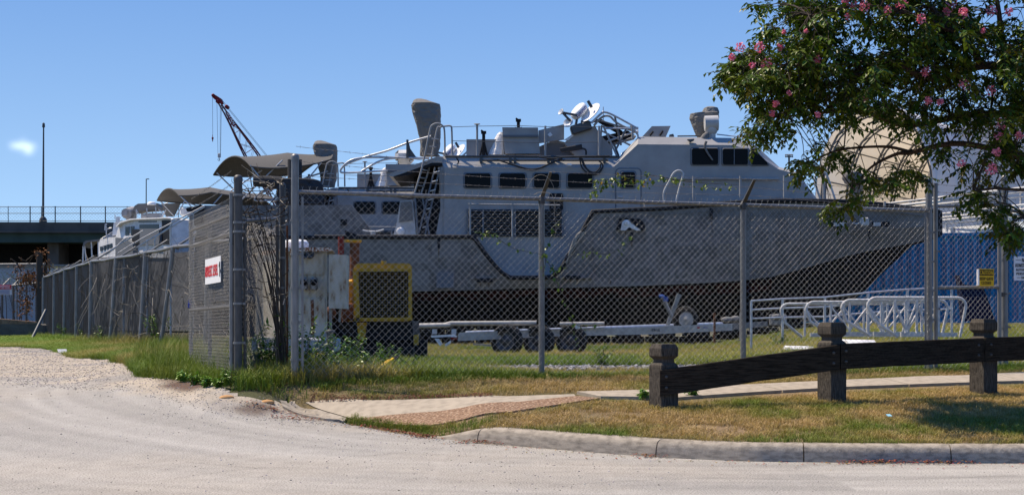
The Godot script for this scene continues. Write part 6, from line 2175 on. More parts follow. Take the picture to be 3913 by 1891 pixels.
func build_frames():
	# welded aluminium truss frames standing in the grass
	var specs := [[3318, 3694, 1138, 1288, 26.0, "nearest white tubular truss frame, its rounded right end beyond the gate post"], [3219, 3624, 1147, 1284, 27.2, "second white tubular truss frame, just behind the nearest one"], [3082, 3560, 1154, 1284, 28.4, "third white tubular truss frame from the gate"], [2986, 3470, 1161, 1288, 29.6, "farthest left white tubular truss frame beside the trailer tongue"]]
	for s in specs:
		var d: float = s[4]
		var g := P(s[0], s[3], d)
		var c := thing("truss_frame", Vector3(g.x, gy(g.x, d), g.z), s[5], "frame", "white tubular frames in the yard grass")
		var yb := P(0, s[3], d).y
		var lx := P(s[0], 0, d).x; var rx := P(s[1], 0, d).x
		var ty := P(0, s[2], d).y
		var R := 0.14
		var tilt := -0.1
		var m := mb()
		var pts: Array = [Vector3(lx + (0.5 if s[0] > 3000 else 0.4), yb, -d), Vector3(lx + 0.08, ty - 0.36, -d)]
		pts += arc(Vector3(lx + R, ty - R, -d), Vector3(R, 0, 0), Vector3(0, R, 0), PI, PI * 0.5, 5)
		pts += arc(Vector3(rx - R, ty - R, -d), Vector3(R, 0, 0), Vector3(0, R, 0), PI * 0.5, 0.0, 5)
		pts += [Vector3(rx - 0.1, yb, -d)]
		m.tube(pts, 0.027, 0.027, 8)
		obj("rim_tube", m, M.alu_white, c)
		m = mb()
		m.box(Vector3((lx + rx) * 0.5 + 0.2, yb + 0.04, -d), Vector3(rx - lx - 0.7, 0.07, 0.07))
		obj("bottom_chord", m, M.alu_white, c)
		var n := 5
		for i in n:
			var x := lerpf(lx + 0.45, rx - 0.45, i / float(n - 1)) + 0.0
			m = mb()
			m.box(Vector3(x, (yb + ty) * 0.5, -d), Vector3(0.036, ty - yb - 0.03, 0.036))
			obj("upright", m, M.alu_white, c)
			if i < n - 1:
				var x2 := lerpf(lx + 0.45, rx - 0.45, (i + 1) / float(n - 1))
				m = mb()
				if i % 2 == 0: m.bar(Vector3(x, ty - 0.08, -d - 0.01), Vector3(x2, yb + 0.1, -d - 0.01), 0.02)
				else: m.bar(Vector3(x, yb + 0.1, -d - 0.01), Vector3(x2, ty - 0.08, -d - 0.01), 0.02)
				obj("diagonal", m, M.alu_white, c)
	# long handrail behind
	var h := thing("handrail", gp(P(2880, 0, 31).x, 31), "long low aluminium handrail behind the truss frames", "handrail")
	var hp := [[2872, 1150], [2992, 1142], [3154, 1136], [3320, 1118], [3470, 1106], [3640, 1098]]
	for k in 3:
		var m := mb()
		var pts: Array = []
		for i in hp.size(): pts.append(P(hp[i][0], hp[i][1] + k * (34.0 + i * 1.5), 31.0 + i * 0.1))
		m.tube(pts, 0.02, 0.02, 6)
		obj("rail", m, M.alu, h)
	for i in hp.size():
		var m := mb()
		var a := P(hp[i][0], hp[i][1], 31.0 + i * 0.1)
		m.bar(a, Vector3(a.x, gy(a.x, -a.z), a.z), 0.026)
		obj("post", m, M.alu, h)
	# white float ends
	for q in [[3020, 3112, 1291, 1311, "left white plastic float lying in the grass under the truss frames"], [3238, 3346, 1283, 1309, "right white plastic float lying in the grass behind the second timber post"]]:
		var d := 25.0
		var m := mb()
		var a := P(q[0], 0, d); var b := P(q[1], 0, d)
		var w: float = b.x - a.x
		var hh: float = (q[3] - q[2]) * d / F
		var y0: float = P(0, q[3], d).y
		y0 = minf(y0, gy(a.x, d) + 0.05)
		var ct := Vector3((a.x + b.x) * 0.5, y0 + hh * 0.5, -d - 0.3)
		m.box(ct, Vector3(w, hh, 0.6), Basis(Vector3.FORWARD, 0.02), 0.02)
		m.prism([ct + Vector3(-w * 0.5, hh * 0.5, 0.3), ct + Vector3(w * 0.47, hh * 0.5, 0.3), ct + Vector3(w * 0.5, 0, 0.42), ct + Vector3(-w * 0.53, 0, 0.42)], Vector3(0, -0.05, -0.1))
		tag(obj("dock_float", m, M.white), q[4], "float", "white floats")

func build_background():
	# blue container
	var d := 66.0
	var a := P(2980, 1227, 69.0); var b := P(4300, 1227, 63.5)
	var c := thing("shipping_container", Vector3((a.x + b.x) * 0.5, gy((a.x + b.x) * 0.5, d), -d), "blue corrugated shipping container standing behind the patrol boat's bow", "container")
	var L := a.distance_to(b)
	var ex := (b - a).normalized()
	var nz_ := Vector3(-ex.z, 0, ex.x)
	if nz_.z < 0: nz_ = -nz_
	var H := P(0, 893, 66.5).y - P(0, 1222, 66.5).y
	var n := int(L / 0.36)
	for k in 1:
		var m := mb()
		for i in n:
			var x0 := L * i / n; var s := L / n
			var pr := [[0.0, 0.0], [0.22, -0.2], [0.5, -0.2], [0.72, 0.0], [1.0, 0.0]]
			for j in 4:
				var p: Vector3 = a + ex * (x0 + s * pr[j][0]) + nz_ * pr[j][1]; var q: Vector3 = a + ex * (x0 + s * pr[j + 1][0]) + nz_ * pr[j + 1][1]
				m.quad(p, p + Vector3(0, H, 0), q + Vector3(0, H, 0), q)
		obj("corrugated_side", m, M.container, c)
	var m := mb()
	m.prism([a - nz_ * 0.22, b - nz_ * 0.22, b - nz_ * 2.4, a - nz_ * 2.4], Vector3(0, H, 0))
	obj("box", m, M.container, c)
	for y in [0.0, H]:
		m = mb()
		m.box((a + b) * 0.5 + Vector3(0, y, 0) - nz_ * 0.02, Vector3(L, 0.14, 0.16), Basis(ex, Vector3.UP, nz_))
		obj("side_rail", m, M.container, c)
	for t in [0.05, 0.35, 0.65, 0.95]:
		m = mb()
		var p := a.lerp(b, t) - nz_ * 0.4
		var gg := gy(p.x, -p.z)
		m.box(Vector3(p.x, (gg + p.y) * 0.5 - 0.05, p.z), Vector3(0.5, maxf(p.y - gg, 0.1) + 0.05, 0.6))
		obj("timber_block", m, M.wood, c)
	# dark tarpaulin leaning on it
	m = mb()
	m.prism(PL([[3668, 1050], [3682, 1085], [3762, 1096], [3805, 1222], [3690, 1228]], 62.0), Vector3(0, 0, -0.6))
	tag(obj("tarpaulin", m, mat(lin(0.004, 0.007, 0.03), 0.8)), "dark blue tarpaulin hanging against the container below the caution sign", "tarpaulin")
	# white ramp with rails above and behind the container
	var rw := thing("ramp", gp(P(3700, 0, 72).x, 72), "white access ramp with many parallel handrails behind the container", "ramp")
	m = mb()
	m.prism(PL([[3594, 900], [3600, 872, 0.0], [3914, 846, -5.8], [4300, 815, -13.0], [4300, 862, -13.0], [3914, 878, -5.8]], 73.0), Vector3(1.4, 0, -0.4))
	obj("deck", m, M.white, rw)
	for q in [[3594, 818, 4300, 740], [3594, 832, 4300, 760], [3594, 843, 4300, 776], [3600, 855, 4300, 792]]:
		m = mb()
		m.bar(P(q[0], q[1], 73.0), P(q[2], q[3], 60.0), 0.05, 6)
		obj("handrail", m, M.alu_white, rw)
	for q in [[3390, 778, 4300, 672], [3400, 788, 4300, 690], [3420, 797, 4300, 712], [3380, 792, 3600, 766]]:
		m = mb()
		m.bar(P(q[0], q[1], 78.0), P(q[2], q[3], 66.0), 0.06, 6)
		obj("handrail", m, M.alu_white, rw)
	for i in 9:
		var u := 3620.0 + i * 60.0
		m = mb()
		var dz := 73.0 - (u - 3594) * 0.0184
		m.bar(P(u, 816 - (u - 3594) * 0.11, dz), P(u, 880 - (u - 3594) * 0.08, dz), 0.05, 6)
		obj("baluster", m, M.alu_white, rw)
	for i in 9:
		var u := 3480.0 + i * 85.0
		m = mb()
		var dz := 77.0 - (u - 3480) * 0.0132
		m.bar(P(u, 768 - (u - 3480) * 0.117, dz), P(u, 860 - (u - 3480) * 0.05, dz), 0.06, 6)
		obj("baluster", m, M.alu_white, rw)
	for i in 5:
		m = mb()
		var dz := 72.0 - i * 2.5
		var p := P(3640 + i * 140, 870 - i * 8, dz)
		m.bar(p, Vector3(p.x + 0.7, gy(p.x, dz), p.z), 0.09, 8)
		obj("leg", m, M.alu, rw)
	m = mb()
	m.box(P(3663, 877, 71.6), Vector3(0.02, 0.06, 0.3))
	obj("plate", m, M.ink_blue, rw)
	# fabric shelter: arched hall, open end towards us
	var t := thing("fabric_shelter", gp(P(3350, 0, 115).x, 115), "huge white arched fabric hangar with a tan lining behind the tree", "shelter")
	var ends := [[3116, 752], [3122, 690], [3137, 610], [3158, 552], [3180, 510], [3220, 466], [3267, 435], [3320, 412], [3383, 402], [3440, 412], [3490, 450], [3526, 530], [3552, 600], [3567, 648], [3577, 751]]
	var front: Array = []
	for q in ends: front.append(P(q[0], q[1], 112.0))
	var fl := gy(front[0].x, 112.0)
	front.push_front(Vector3(front[0].x, fl, front[0].z)); front.append(Vector3(front[-1].x, fl, front[-1].z))
	var axis := Vector3(16.0, 0, -26.0)
	m = mb()
	var inn := mb()
	var mid := Vector3.ZERO
	for p in front: mid += p
	mid /= front.size()
	var ring0: Array = []; var ring1: Array = []; var in0: Array = []; var in1: Array = []
	for p in front:
		ring0.append(p); ring1.append(p + axis)
		var q: Vector3 = mid.lerp(p, 0.985)
		q.y = maxf(q.y, fl)
		in0.append(q); in1.append(q + axis)
	m.skin([ring0, ring1], false)
	obj("outer_skin", m, M.tent, t)
	inn.prism(in1, Vector3.ZERO)
	obj("end_curtain", inn, M.tent_inside, t)
	m = mb()
	for i in front.size() - 1: m.quad(ring0[i], ring0[i + 1], in0[i + 1], in0[i])
	obj("end_hem", m, M.tent, t)
	for k in 6:
		m = mb()
		var o := axis * (0.03 + 0.17 * k)
		var p1: Array = []; var p2: Array = []
		for p in front:
			p1.append(mid.lerp(p, 0.965) + o); p2.append(mid.lerp(p, 0.9) + o)
		m.tube(p1, 0.09, 0.09, 5); m.tube(p2, 0.07, 0.07, 5)
		for i in front.size() - 1: m.bar(p1[i], p2[i + 1], 0.035, 4)
		obj("truss_rib", m, M.steel_frame, t)
	for i in [2, 4, 6, 8, 10, 12, 14]:
		m = mb()
		m.bar(mid.lerp(front[i], 0.95) + axis * 0.03, mid.lerp(front[i], 0.95) + axis * 0.95, 0.05, 5)
		obj("purlin", m, M.steel_frame, t)
	# second hangar beyond to the right
	var t2 := thing("fabric_shelter", gp(P(3900, 0, 125).x, 125), "plain white fabric hangar wall filling the gap right of the arched one", "shelter")
	m = mb()
	var prof: Array = []
	for i in 15:
		var an := PI * i / 14.0
		prof.append(P(3860, 760, 122.0) + Vector3(-cos(an) * 6.6, sin(an) * 7.0, 0))
	prof.push_front(Vector3(prof[0].x, fl, prof[0].z)); prof.append(Vector3(prof[-1].x, fl, prof[-1].z))
	m.prism(prof, Vector3(6, 0, -20))
	obj("outer_skin", m, M.tent, t2)
	# mast of floodlights
	var fm := thing("floodlight_mast", gp(P(3017, 0, 170).x, 170), "distant floodlight mast with a ring of lamps between boat and tree", "lamp mast")
	m = mb()
	var pb := P(3017, 1240, 170)
	m.tube([Vector3(pb.x, gy(pb.x, 170), pb.z), P(3017, 594, 170)], 0.16, 0.1, 8)
	obj("mast", m, M.galv_dark, fm)
	m = mb()
	m.bar(P(3003, 598, 170), P(3031, 598, 170), 0.06); m.bar(P(3005, 591, 170), P(3029, 591, 170), 0.06)
	obj("crossbar", m, M.galv_dark, fm)
	for i in 5:
		for r in 2:
			m = mb()
			m.box(P(3004 + i * 6.5, 592 + r * 6.5, 169.8), Vector3(0.15, 0.13, 0.2), Basis(Vector3.RIGHT, 0.4), 0.03)
			obj("lamp", m, M.galv, fm)

func build_far_left():
	# overpass
	var d := 150.0
	var c := thing("bridge", gp(P(100, 0, d).x, d), "dark concrete overpass with a fenced parapet crossing behind the left boats", "bridge")
	var m := mb()
	m.prism(PL([[-600, 847], [760, 850], [760, 882], [-600, 880]], d), Vector3(0, 0, -0.4))
	obj("parapet", m, M.bridge_conc, c)
	m = mb()
	m.prism(PL([[-600, 880], [760, 882], [760, 890], [-600, 888]], d - 0.3), Vector3(0, 0, -13.0))
	obj("deck", m, M.bridge_conc, c)
	for k in 5:
		m = mb()
		m.prism(PL([[-600, 888], [760, 890], [760, 926], [-600, 927]], d + 0.2), Vector3(0, 0, -0.3))
		var o := obj("girder", m, M.bridge_girder, c)
		o.position += Vector3(0, 0, -3.0 * k)
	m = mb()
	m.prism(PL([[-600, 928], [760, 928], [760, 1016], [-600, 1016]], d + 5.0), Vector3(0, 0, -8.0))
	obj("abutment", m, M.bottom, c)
	for u in [-300.0, 250.0, 650.0]:
		m = mb()
		var p := P(u, 928, d + 6)
		m.box(Vector3(p.x, (p.y + gy(p.x, d)) * 0.5, p.z), Vector3(1.1, p.y - gy(p.x, d), 9.0))
		obj("pier", m, M.bridge_conc, c)
	for u in [28.0, 112.0, 155.0, 208.0, 305.0, 400.0, 483.0, 580.0, 680.0, -70.0, -170.0]:
		m = mb()
		var w := 0.055 if u in [112.0, 208.0, 305.0, 400.0] else 0.035
		m.bar(P(u, 850, d), P(u, 788, d), w, 6)
		obj("railing_post", m, M.steel_dark, c)
	for v in [790.0, 815.0, 844.0]:
		m = mb()
		m.bar(P(-600, v, d), P(760, v, d), 0.03, 5)
		obj("railing_rail", m, M.steel_dark, c)
	m = chain_link(P(-300, 844, d - 0.05), P(740, 844, d - 0.05), 1.35, 0.3, 0.006, 0.0)
	var wmx := obj("wire_mesh", m, M.galv_dark, c)
	wmx.set_meta("kind", "stuff")
	# lamp columns
	for q in [[161.5, 848.0, 476.0, 150.6, "tall bare lamp column standing on the overpass parapet", 0.12], [554.5, 776.0, 684.0, 175.0, "thin distant street lamp behind the white pilothouse boat", 0.1]]:
		var lp := thing("lamp_post", P(q[0], q[1], q[3]) if q[0] < 200 else gp(P(q[0], 0, q[3]).x, q[3]), q[4], "street lamp")
		var base := P(q[0], q[1] + 4, q[3])
		if q[0] > 200: base = Vector3(base.x, gy(base.x, q[3]), base.z)
		m = mb()
		m.tube([base, P(q[0] + 2, q[2], q[3])], q[5], q[5] * 0.55, 8)
		if q[0] < 200: m.lathe(P(q[0], q[1], q[3]), Vector3.UP, [[0.4, -0.2], [0.34, 0.3], [0.18, 0.5]], 8)
		obj("column", m, M.galv_dark, lp)
		m = mb()
		if q[0] < 200: m.lathe(P(q[0] + 2, q[2], q[3]), Vector3.UP, [[0.05, -0.3], [0.14, -0.25], [0.12, 0.1], [0.02, 0.2]], 8)
		else:
			m.bar(P(q[0], q[2] + 1, q[3]), P(q[0] + 6, q[2], q[3]), 0.05); m.box(P(q[0] + 8, q[2], q[3]), Vector3(0.28, 0.08, 0.16))
		obj("lamp_head", m, M.galv_dark, lp)
	# crane boom
	d = 155.0
	var cr := thing("crane", gp(P(1400, 0, d).x, d), "dark red lattice crane boom rising beyond the boats with two hooks", "crane")
	var tip := Vector2(836, 392); var foot := Vector2(1210, 980)
	var ax := (foot - tip).normalized(); var nr := Vector2(-ax.y, ax.x)
	if nr.x < 0: nr = -nr
	var wd := func(t: float) -> float: return 4.0 + 20.0 * smoothstep(0.0, 0.4, t)
	var chords: Array = []
	for k in 4:
		var side := -1.0 if k % 2 == 0 else 1.0
		var dz := 0.0 if k < 2 else 1.3
		var pts: Array = []
		for i in 17:
			var t := i / 16.0
			var q: Vector2 = tip.lerp(foot, t) + nr * side * wd.call(t) + (Vector2(-7, 3) if k >= 2 else Vector2.ZERO) * smoothstep(0.0, 0.4, t)
			pts.append(P(q.x, q.y, d + dz))
		chords.append(pts)
		m = mb()
		m.tube(pts, 0.075, 0.085, 5)
		obj("chord", m, M.crane_dark, cr)
	m = mb()
	for i in 16:
		for pr in [[0, 1], [2, 3], [0, 2], [1, 3]]:
			m.bar(chords[pr[0]][i], chords[pr[1]][i + 1 if i % 2 == 0 else i], 0.022, 4)
			m.bar(chords[pr[1]][i], chords[pr[0]][i + 1], 0.018, 4)
	var lac := obj("lacing", m, M.crane_dark, cr)
	m = mb()
	m.prism(PL([[808, 370], [812, 362], [824, 364], [842, 376], [848, 392], [840, 396], [816, 378]], d - 0.2), Vector3(0, 0, -0.9)); m.lathe(P(815, 366, d), Vector3(0, 0, 1), [[0.001, -0.4], [0.17, -0.4], [0.17, 0.4], [0.001, 0.4]], 12)
	m.lathe(P(831, 389, d), Vector3(0, 0, 1), [[0.001, -0.4], [0.17, -0.4], [0.17, 0.4], [0.001, 0.4]], 12); m.lathe(P(866, 409, d), Vector3(0, 0, 1), [[0.001, -0.4], [0.19, -0.4], [0.19, 0.4], [0.001, 0.4]], 12)
	obj("boom_head", m, M.crane_red, cr)
	m = mb()
	m.prism(PL([[859, 432], [869, 427], [901, 477], [888, 484]], d - 0.25), Vector3(0, 0, -0.06))
	var nb := obj("name_board", m, M.crane_red, cr)
	var along_b := (P(895, 476, d) - P(869, 431, d)).normalized()
	lettering(nb, "RYAN", P(881, 453, d - 0.3), along_b, Vector3(-along_b.y, along_b.x, 0), 1.28, 0.26, M.sign_white)
	for q in [[[810, 372], [811, 514]], [[827, 396], [831, 588]], [[840, 400], [839, 588]], [[844, 410], [841, 588]], [[842, 376], [1016, 590], [1300, 930]], [[850, 392], [1011, 590], [1290, 930]]]:
		m = mb()
		m.tube(PL(q, d), 0.018, 0.018, 4)
		obj("cable", m, M.steel_dark, cr)
	m = mb()
	m.lathe(P(810.5, 528, d), Vector3.UP, [[0.03, -0.35], [0.06, -0.12], [0.11, 0.0], [0.09, 0.08], [0.03, 0.12], [0.03, 0.35]], 10)
	obj("ball_hook", m, M.crane_red, cr)
	m = mb()
	m.box(P(836, 594, d), Vector3(0.3, 0.42, 0.25), Basis.IDENTITY, 0.05)
	obj("hook_block", m, M.cabin_pale, cr)
	m = mb()
	m.tube(smooth_path(PL([[835, 603], [836, 608], [838, 611], [835, 614], [831, 611], [831, 607]], d), 4), 0.04, 0.02)
	obj("hook", m, M.black, cr)
	m = mb()
	var cb := gp(P(1400, 0, d).x - 4.0, d)
	m.box(cb + Vector3(0, 1.9, 0), Vector3(5, 2.6, 3), Basis.IDENTITY, 0.2); m.box(cb + Vector3(0, 0.5, 1.8), Vector3(6, 1.0, 0.9), Basis.IDENTITY, 0.3); m.box(cb + Vector3(0, 0.5, -1.8), Vector3(6, 1.0, 0.9), Basis.IDENTITY, 0.3)
	m.bar(P(1210, 980, d), cb + Vector3(-1, 2.2, 0), 0.5); m.bar(P(1295, 930, d), cb + Vector3(1, 3, 0), 0.15)
	obj("carrier", m, M.crane_red, cr)
	# concrete retaining blocks at the far left corner
	m = mb()
	var bl := G(60, 1297)
	m.prism([P(-260, 1240, 46.0), P(148, 1237, 47.0), P(160, 1243, 47.0), P(160, 1300, 47.0), P(-260, 1306, 46.0)], Vector3(0, 0, -1.0))
	tag(obj("concrete_block", m, M.concrete_old), "dark stained concrete block wall at the far left end of the verge", "wall")
	var rwl := thing("retaining_wall", P(0, 1242, 49.5), "low tan retaining wall of upright panels behind the dark block", "wall")
	for i in 9:
		m = mb()
		m.prism(PL([[-160 + i * 32.0, 1206 + i * 2.6], [-129 + i * 32.0, 1207 + i * 2.8], [-129 + i * 32.0, 1262], [-160 + i * 32.0, 1262]], 49.5 + 0.02 * (i % 2)), Vector3(0, 0, -0.5))
		obj("panel", m, M.concrete_tan, rwl)
	# fence beyond with the warning sign
	var ff := thing("chain_link_fence", gp(-16.5, 51.5), "far chain link fence with a red warning sign at the left edge", "fence")
	var pa := P(-240, 1216, 50.5); var pb2 := P(166, 1225, 50.0)
	m = mb()
	m.tube(PL([[-240, 1112], [40, 1091], [168, 1079]], 50.3), 0.03, 0.03, 6)
	obj("top_rail", m, M.galv, ff)
	for u in [-90.0, 5.0, 48.0, 98.0, 136.0]:
		m = mb()
		var p := P(u, 1216, 50.4)
		m.bar(Vector3(p.x, gy(p.x, 50.4), p.z), P(u, 1090 - (u - 40) * 0.09, 50.4), 0.035, 8)
		obj("post", m, M.galv_dark, ff)
		m = mb()
		m.bar(P(u, 1090 - (u - 40) * 0.09, 50.4), P(u + 28, 1062 - (u - 40) * 0.09, 50.6), 0.02, 6)
		obj("barbed_wire_arm", m, M.galv, ff)
	var wm := obj("wire_mesh", chain_link(pa, pb2, 1.12, 0.08, 0.003, 0.03, 0.03), M.wire_dull, ff)
	wm.set_meta("kind", "stuff")
	for s in 3: obj("barbed_wire", barbed(P(-230, 1100.0 - s * 9.0, 50.6), P(190, 1064.0 - s * 8.0, 50.6), 0.03, 0.2), M.barb, ff)
	var sg := thing("warning_sign", P(2, 1127, 50.0), "white sign with a red WARNING header on the far left fence", "sign")
	m = mb()
	m.box(P(2, 1107, 50.0), Vector3(78 * 50 / F, 38 * 50 / F, 0.01))
	obj("board", m, M.sign_white, sg)
	m = mb()
	m.box(P(2, 1097, 49.98), Vector3(76 * 50 / F, 17 * 50 / F, 0.012))
	obj("header", m, M.ink_red, sg)
	lettering(sg, "WARNING!", P(2, 1094, 49.96), Vector3.RIGHT, Vector3.UP, 66 * 50 / F, 7 * 50 / F, M.sign_white)
	lettering(sg, "RESTRICTED AREA", P(2, 1101.5, 49.96), Vector3.RIGHT, Vector3.UP, 70 * 50 / F, 4.4 * 50 / F, M.sign_white)
	for i in 4:
		m = mb()
		m.box(P(2, 1110 + i * 4.2, 49.97), Vector3((66 - 5 * (i % 2)) * 50 / F, 1.2 * 50 / F, 0.012))
		obj("text_line", m, M.ink_blue, sg)
	# second fence line and a pale building under the bridge
	var f2 := thing("chain_link_fence", gp(-22, 64), "chain link fence line in front of the pale wall beneath the bridge", "fence")
	m = mb()
	m.bar(P(-300, 1012, 64), P(170, 1009, 64), 0.045, 6)
	obj("top_rail", m, M.galv, f2)
	for u in [-120.0, 60.0, 155.0]:
		m = mb()
		var p := P(u, 1200, 64)
		m.bar(Vector3(p.x, gy(p.x, 64), p.z), P(u + 3, 1008, 64), 0.04, 8)
		obj("post", m, M.galv, f2)
	var w2 := obj("wire_mesh", chain_link(P(-300, 1190, 64), P(170, 1190, 64), P(0, 1011, 64).y - P(0, 1190, 64).y, 0.16, 0.004, 0.0, 0.02), M.wire_dull, f2)
	w2.set_meta("kind", "stuff")
	var bd := thing("building", gp(P(80, 0, 118).x, 118), "long pale grey building seen under the bridge", "building")
	m = mb()
	var q0 := P(-500, 1016, 118); var q1 := P(330, 1012, 118)
	m.prism([q0, q1, Vector3(q1.x, gy(q1.x, 118), q1.z), Vector3(q0.x, gy(q0.x, 118), q0.z)], Vector3(0, 0, -8))
	obj("wall", m, M.pale_wall, bd)
	m = mb()
	m.prism(PL([[-505, 1014], [335, 1010], [335, 1016], [-505, 1020]], 117.8), Vector3(0, 0, -8.4))
	obj("roof_edge", m, M.galv, bd)
	# leaf beds and shrubs
	leaf_bush("shrub", P(40, 1072, 56.0), Vector3(1.1, 0.4, 0.6), 420, 0.05, [Color(0.07, 0.16, 0.02), Color(0.12, 0.2, 0.03)], "low green shrub behind the red warning sign", "shrub", M.leaf, 1170.0)
	leaf_bush("shrub", P(206, 1032, 53.0), Vector3(0.5, 0.25, 0.4), 220, 0.05, [Color(0.18, 0.2, 0.03), Color(0.26, 0.22, 0.04)], "yellowing green creeper heap on the corner of the two fences", "shrub", M.leaf, 1120.0)
	dead_bush()

func leaf_bush(called: String, ctr: Vector3, rad: Vector3, n: int, size: float, cols: Array, label: String, cat: String, mt: Material, v_foot: float):
	var c := thing(called, Vector3(ctr.x, gy(ctr.x, -ctr.z), ctr.z), label, cat)
	var m := mb(true)
	var r := RandomNumberGenerator.new()
	r.seed = int(ctr.x * 100.0) + n
	for i in n:
		var dirv := Vector3(r.randf_range(-1, 1), r.randf_range(-1, 1), r.randf_range(-1, 1))
		if dirv.length() > 1.0: continue
		leaf(m, ctr + dirv * rad * (0.8 + 0.3 * nz.get_noise_3dv(dirv * 60.0)), Vector3(r.randf_range(-1, 1), r.randf_range(-0.8, 0.7), r.randf_range(-1, 1)).normalized(), size * r.randf_range(0.7, 1.4), 0.45, cols[0].lerp(cols[1], r.randf()), r)
	obj("foliage", m, mt, c)
	m = mb()
	for k in 7:
		var b := Vector3(ctr.x + r.randf_range(-0.3, 0.3) * rad.x, gy(ctr.x, -ctr.z), ctr.z)
		var t := ctr + Vector3(r.randf_range(-0.7, 0.7) * rad.x, r.randf_range(-0.2, 0.6) * rad.y, r.randf_range(-0.5, 0.5) * rad.z)
		m.tube(smooth_path([b, b.lerp(t, 0.5) + Vector3(r.randf_range(-0.1, 0.1), 0, 0), t], 3), 0.02, 0.006, 5)
	obj("stems", m, M.twig, c)
func leaf(m: MB, p: Vector3, dir: Vector3, len_: float, w: float, col: Color, r: RandomNumberGenerator):
	# a pointed leaf folded along its rib, tip drooping
	var side := dir.cross(Vector3(r.randf_range(-0.4, 0.4), 1, r.randf_range(-0.4, 0.4))).normalized()
	var up := side.cross(dir).normalized()
	var h := len_ * w * 0.5
	var mid := p + dir * len_ * 0.5 - up * len_ * 0.03
	var tip := p + dir * len_ - up * len_ * 0.16
	m.col = col
	m.tri(p, mid + side * h + up * h * 0.4, mid); m.tri(p, mid, mid - side * h + up * h * 0.4)
	m.tri(mid, mid + side * h + up * h * 0.4, tip); m.tri(mid, tip, mid - side * h + up * h * 0.4)
func dead_bush():
	var c := thing("dead_shrub", gp(P(150, 0, 49).x, 49.3), "dead brown creeper hanging on a thick dark stump by the fence corner", "shrub")
	var r := RandomNumberGenerator.new(); r.seed = 12
	var m := mb()
	var b := P(155, 1240, 49.0)
	m.tube([Vector3(b.x, gy(b.x, 49.0), b.z), P(152, 1130, 49.0), P(147, 1010, 49.0), P(149, 965, 49.0)], 0.13, 0.09, 8)
	m.tube([P(158, 1200, 49.1), P(166, 1110, 49.1), P(172, 1010, 49.1)], 0.07, 0.03, 7)
	for i in 26:
		var u := r.randf_range(60, 185); var v := r.randf_range(985, 1130)
		m.tube(smooth_path([P(u, v, 49.3), P(u + r.randf_range(-30, 30), v + r.randf_range(-30, 25), 49.2), P(u + r.randf_range(-50, 50), v + r.randf_range(-50, 40), 49.4)], 3), 0.02, 0.006, 4)
	obj("stems", m, M.twig, c)
	var lm := mb(true)
	for q in [[148, 965, 18, 14, 70], [173, 1015, 10, 24, 40], [108, 1055, 36, 20, 170], [80, 1130, 20, 80, 110], [104, 1160, 16, 55, 90], [138, 1090, 18, 36, 90], [165, 1060, 10, 60, 70], [70, 1020, 28, 12, 20]]:
		for i in q[4]:
			var p := P(q[0] + r.randfn() * q[2] * 0.6, q[1] + r.randfn() * q[3] * 0.6, 49.2 + r.randf_range(-0.3, 0.5))
			leaf(lm, p, Vector3(r.randf_range(-0.6, 0.6), r.randf_range(-1.2, 0.3), r.randf_range(-0.6, 0.6)).normalized(), r.randf_range(0.08, 0.17), 0.45, Color(0.24, 0.115, 0.05) * r.randf_range(0.4, 1.4), r)
	obj("dead_leaves", lm, M.petal_dry, c)

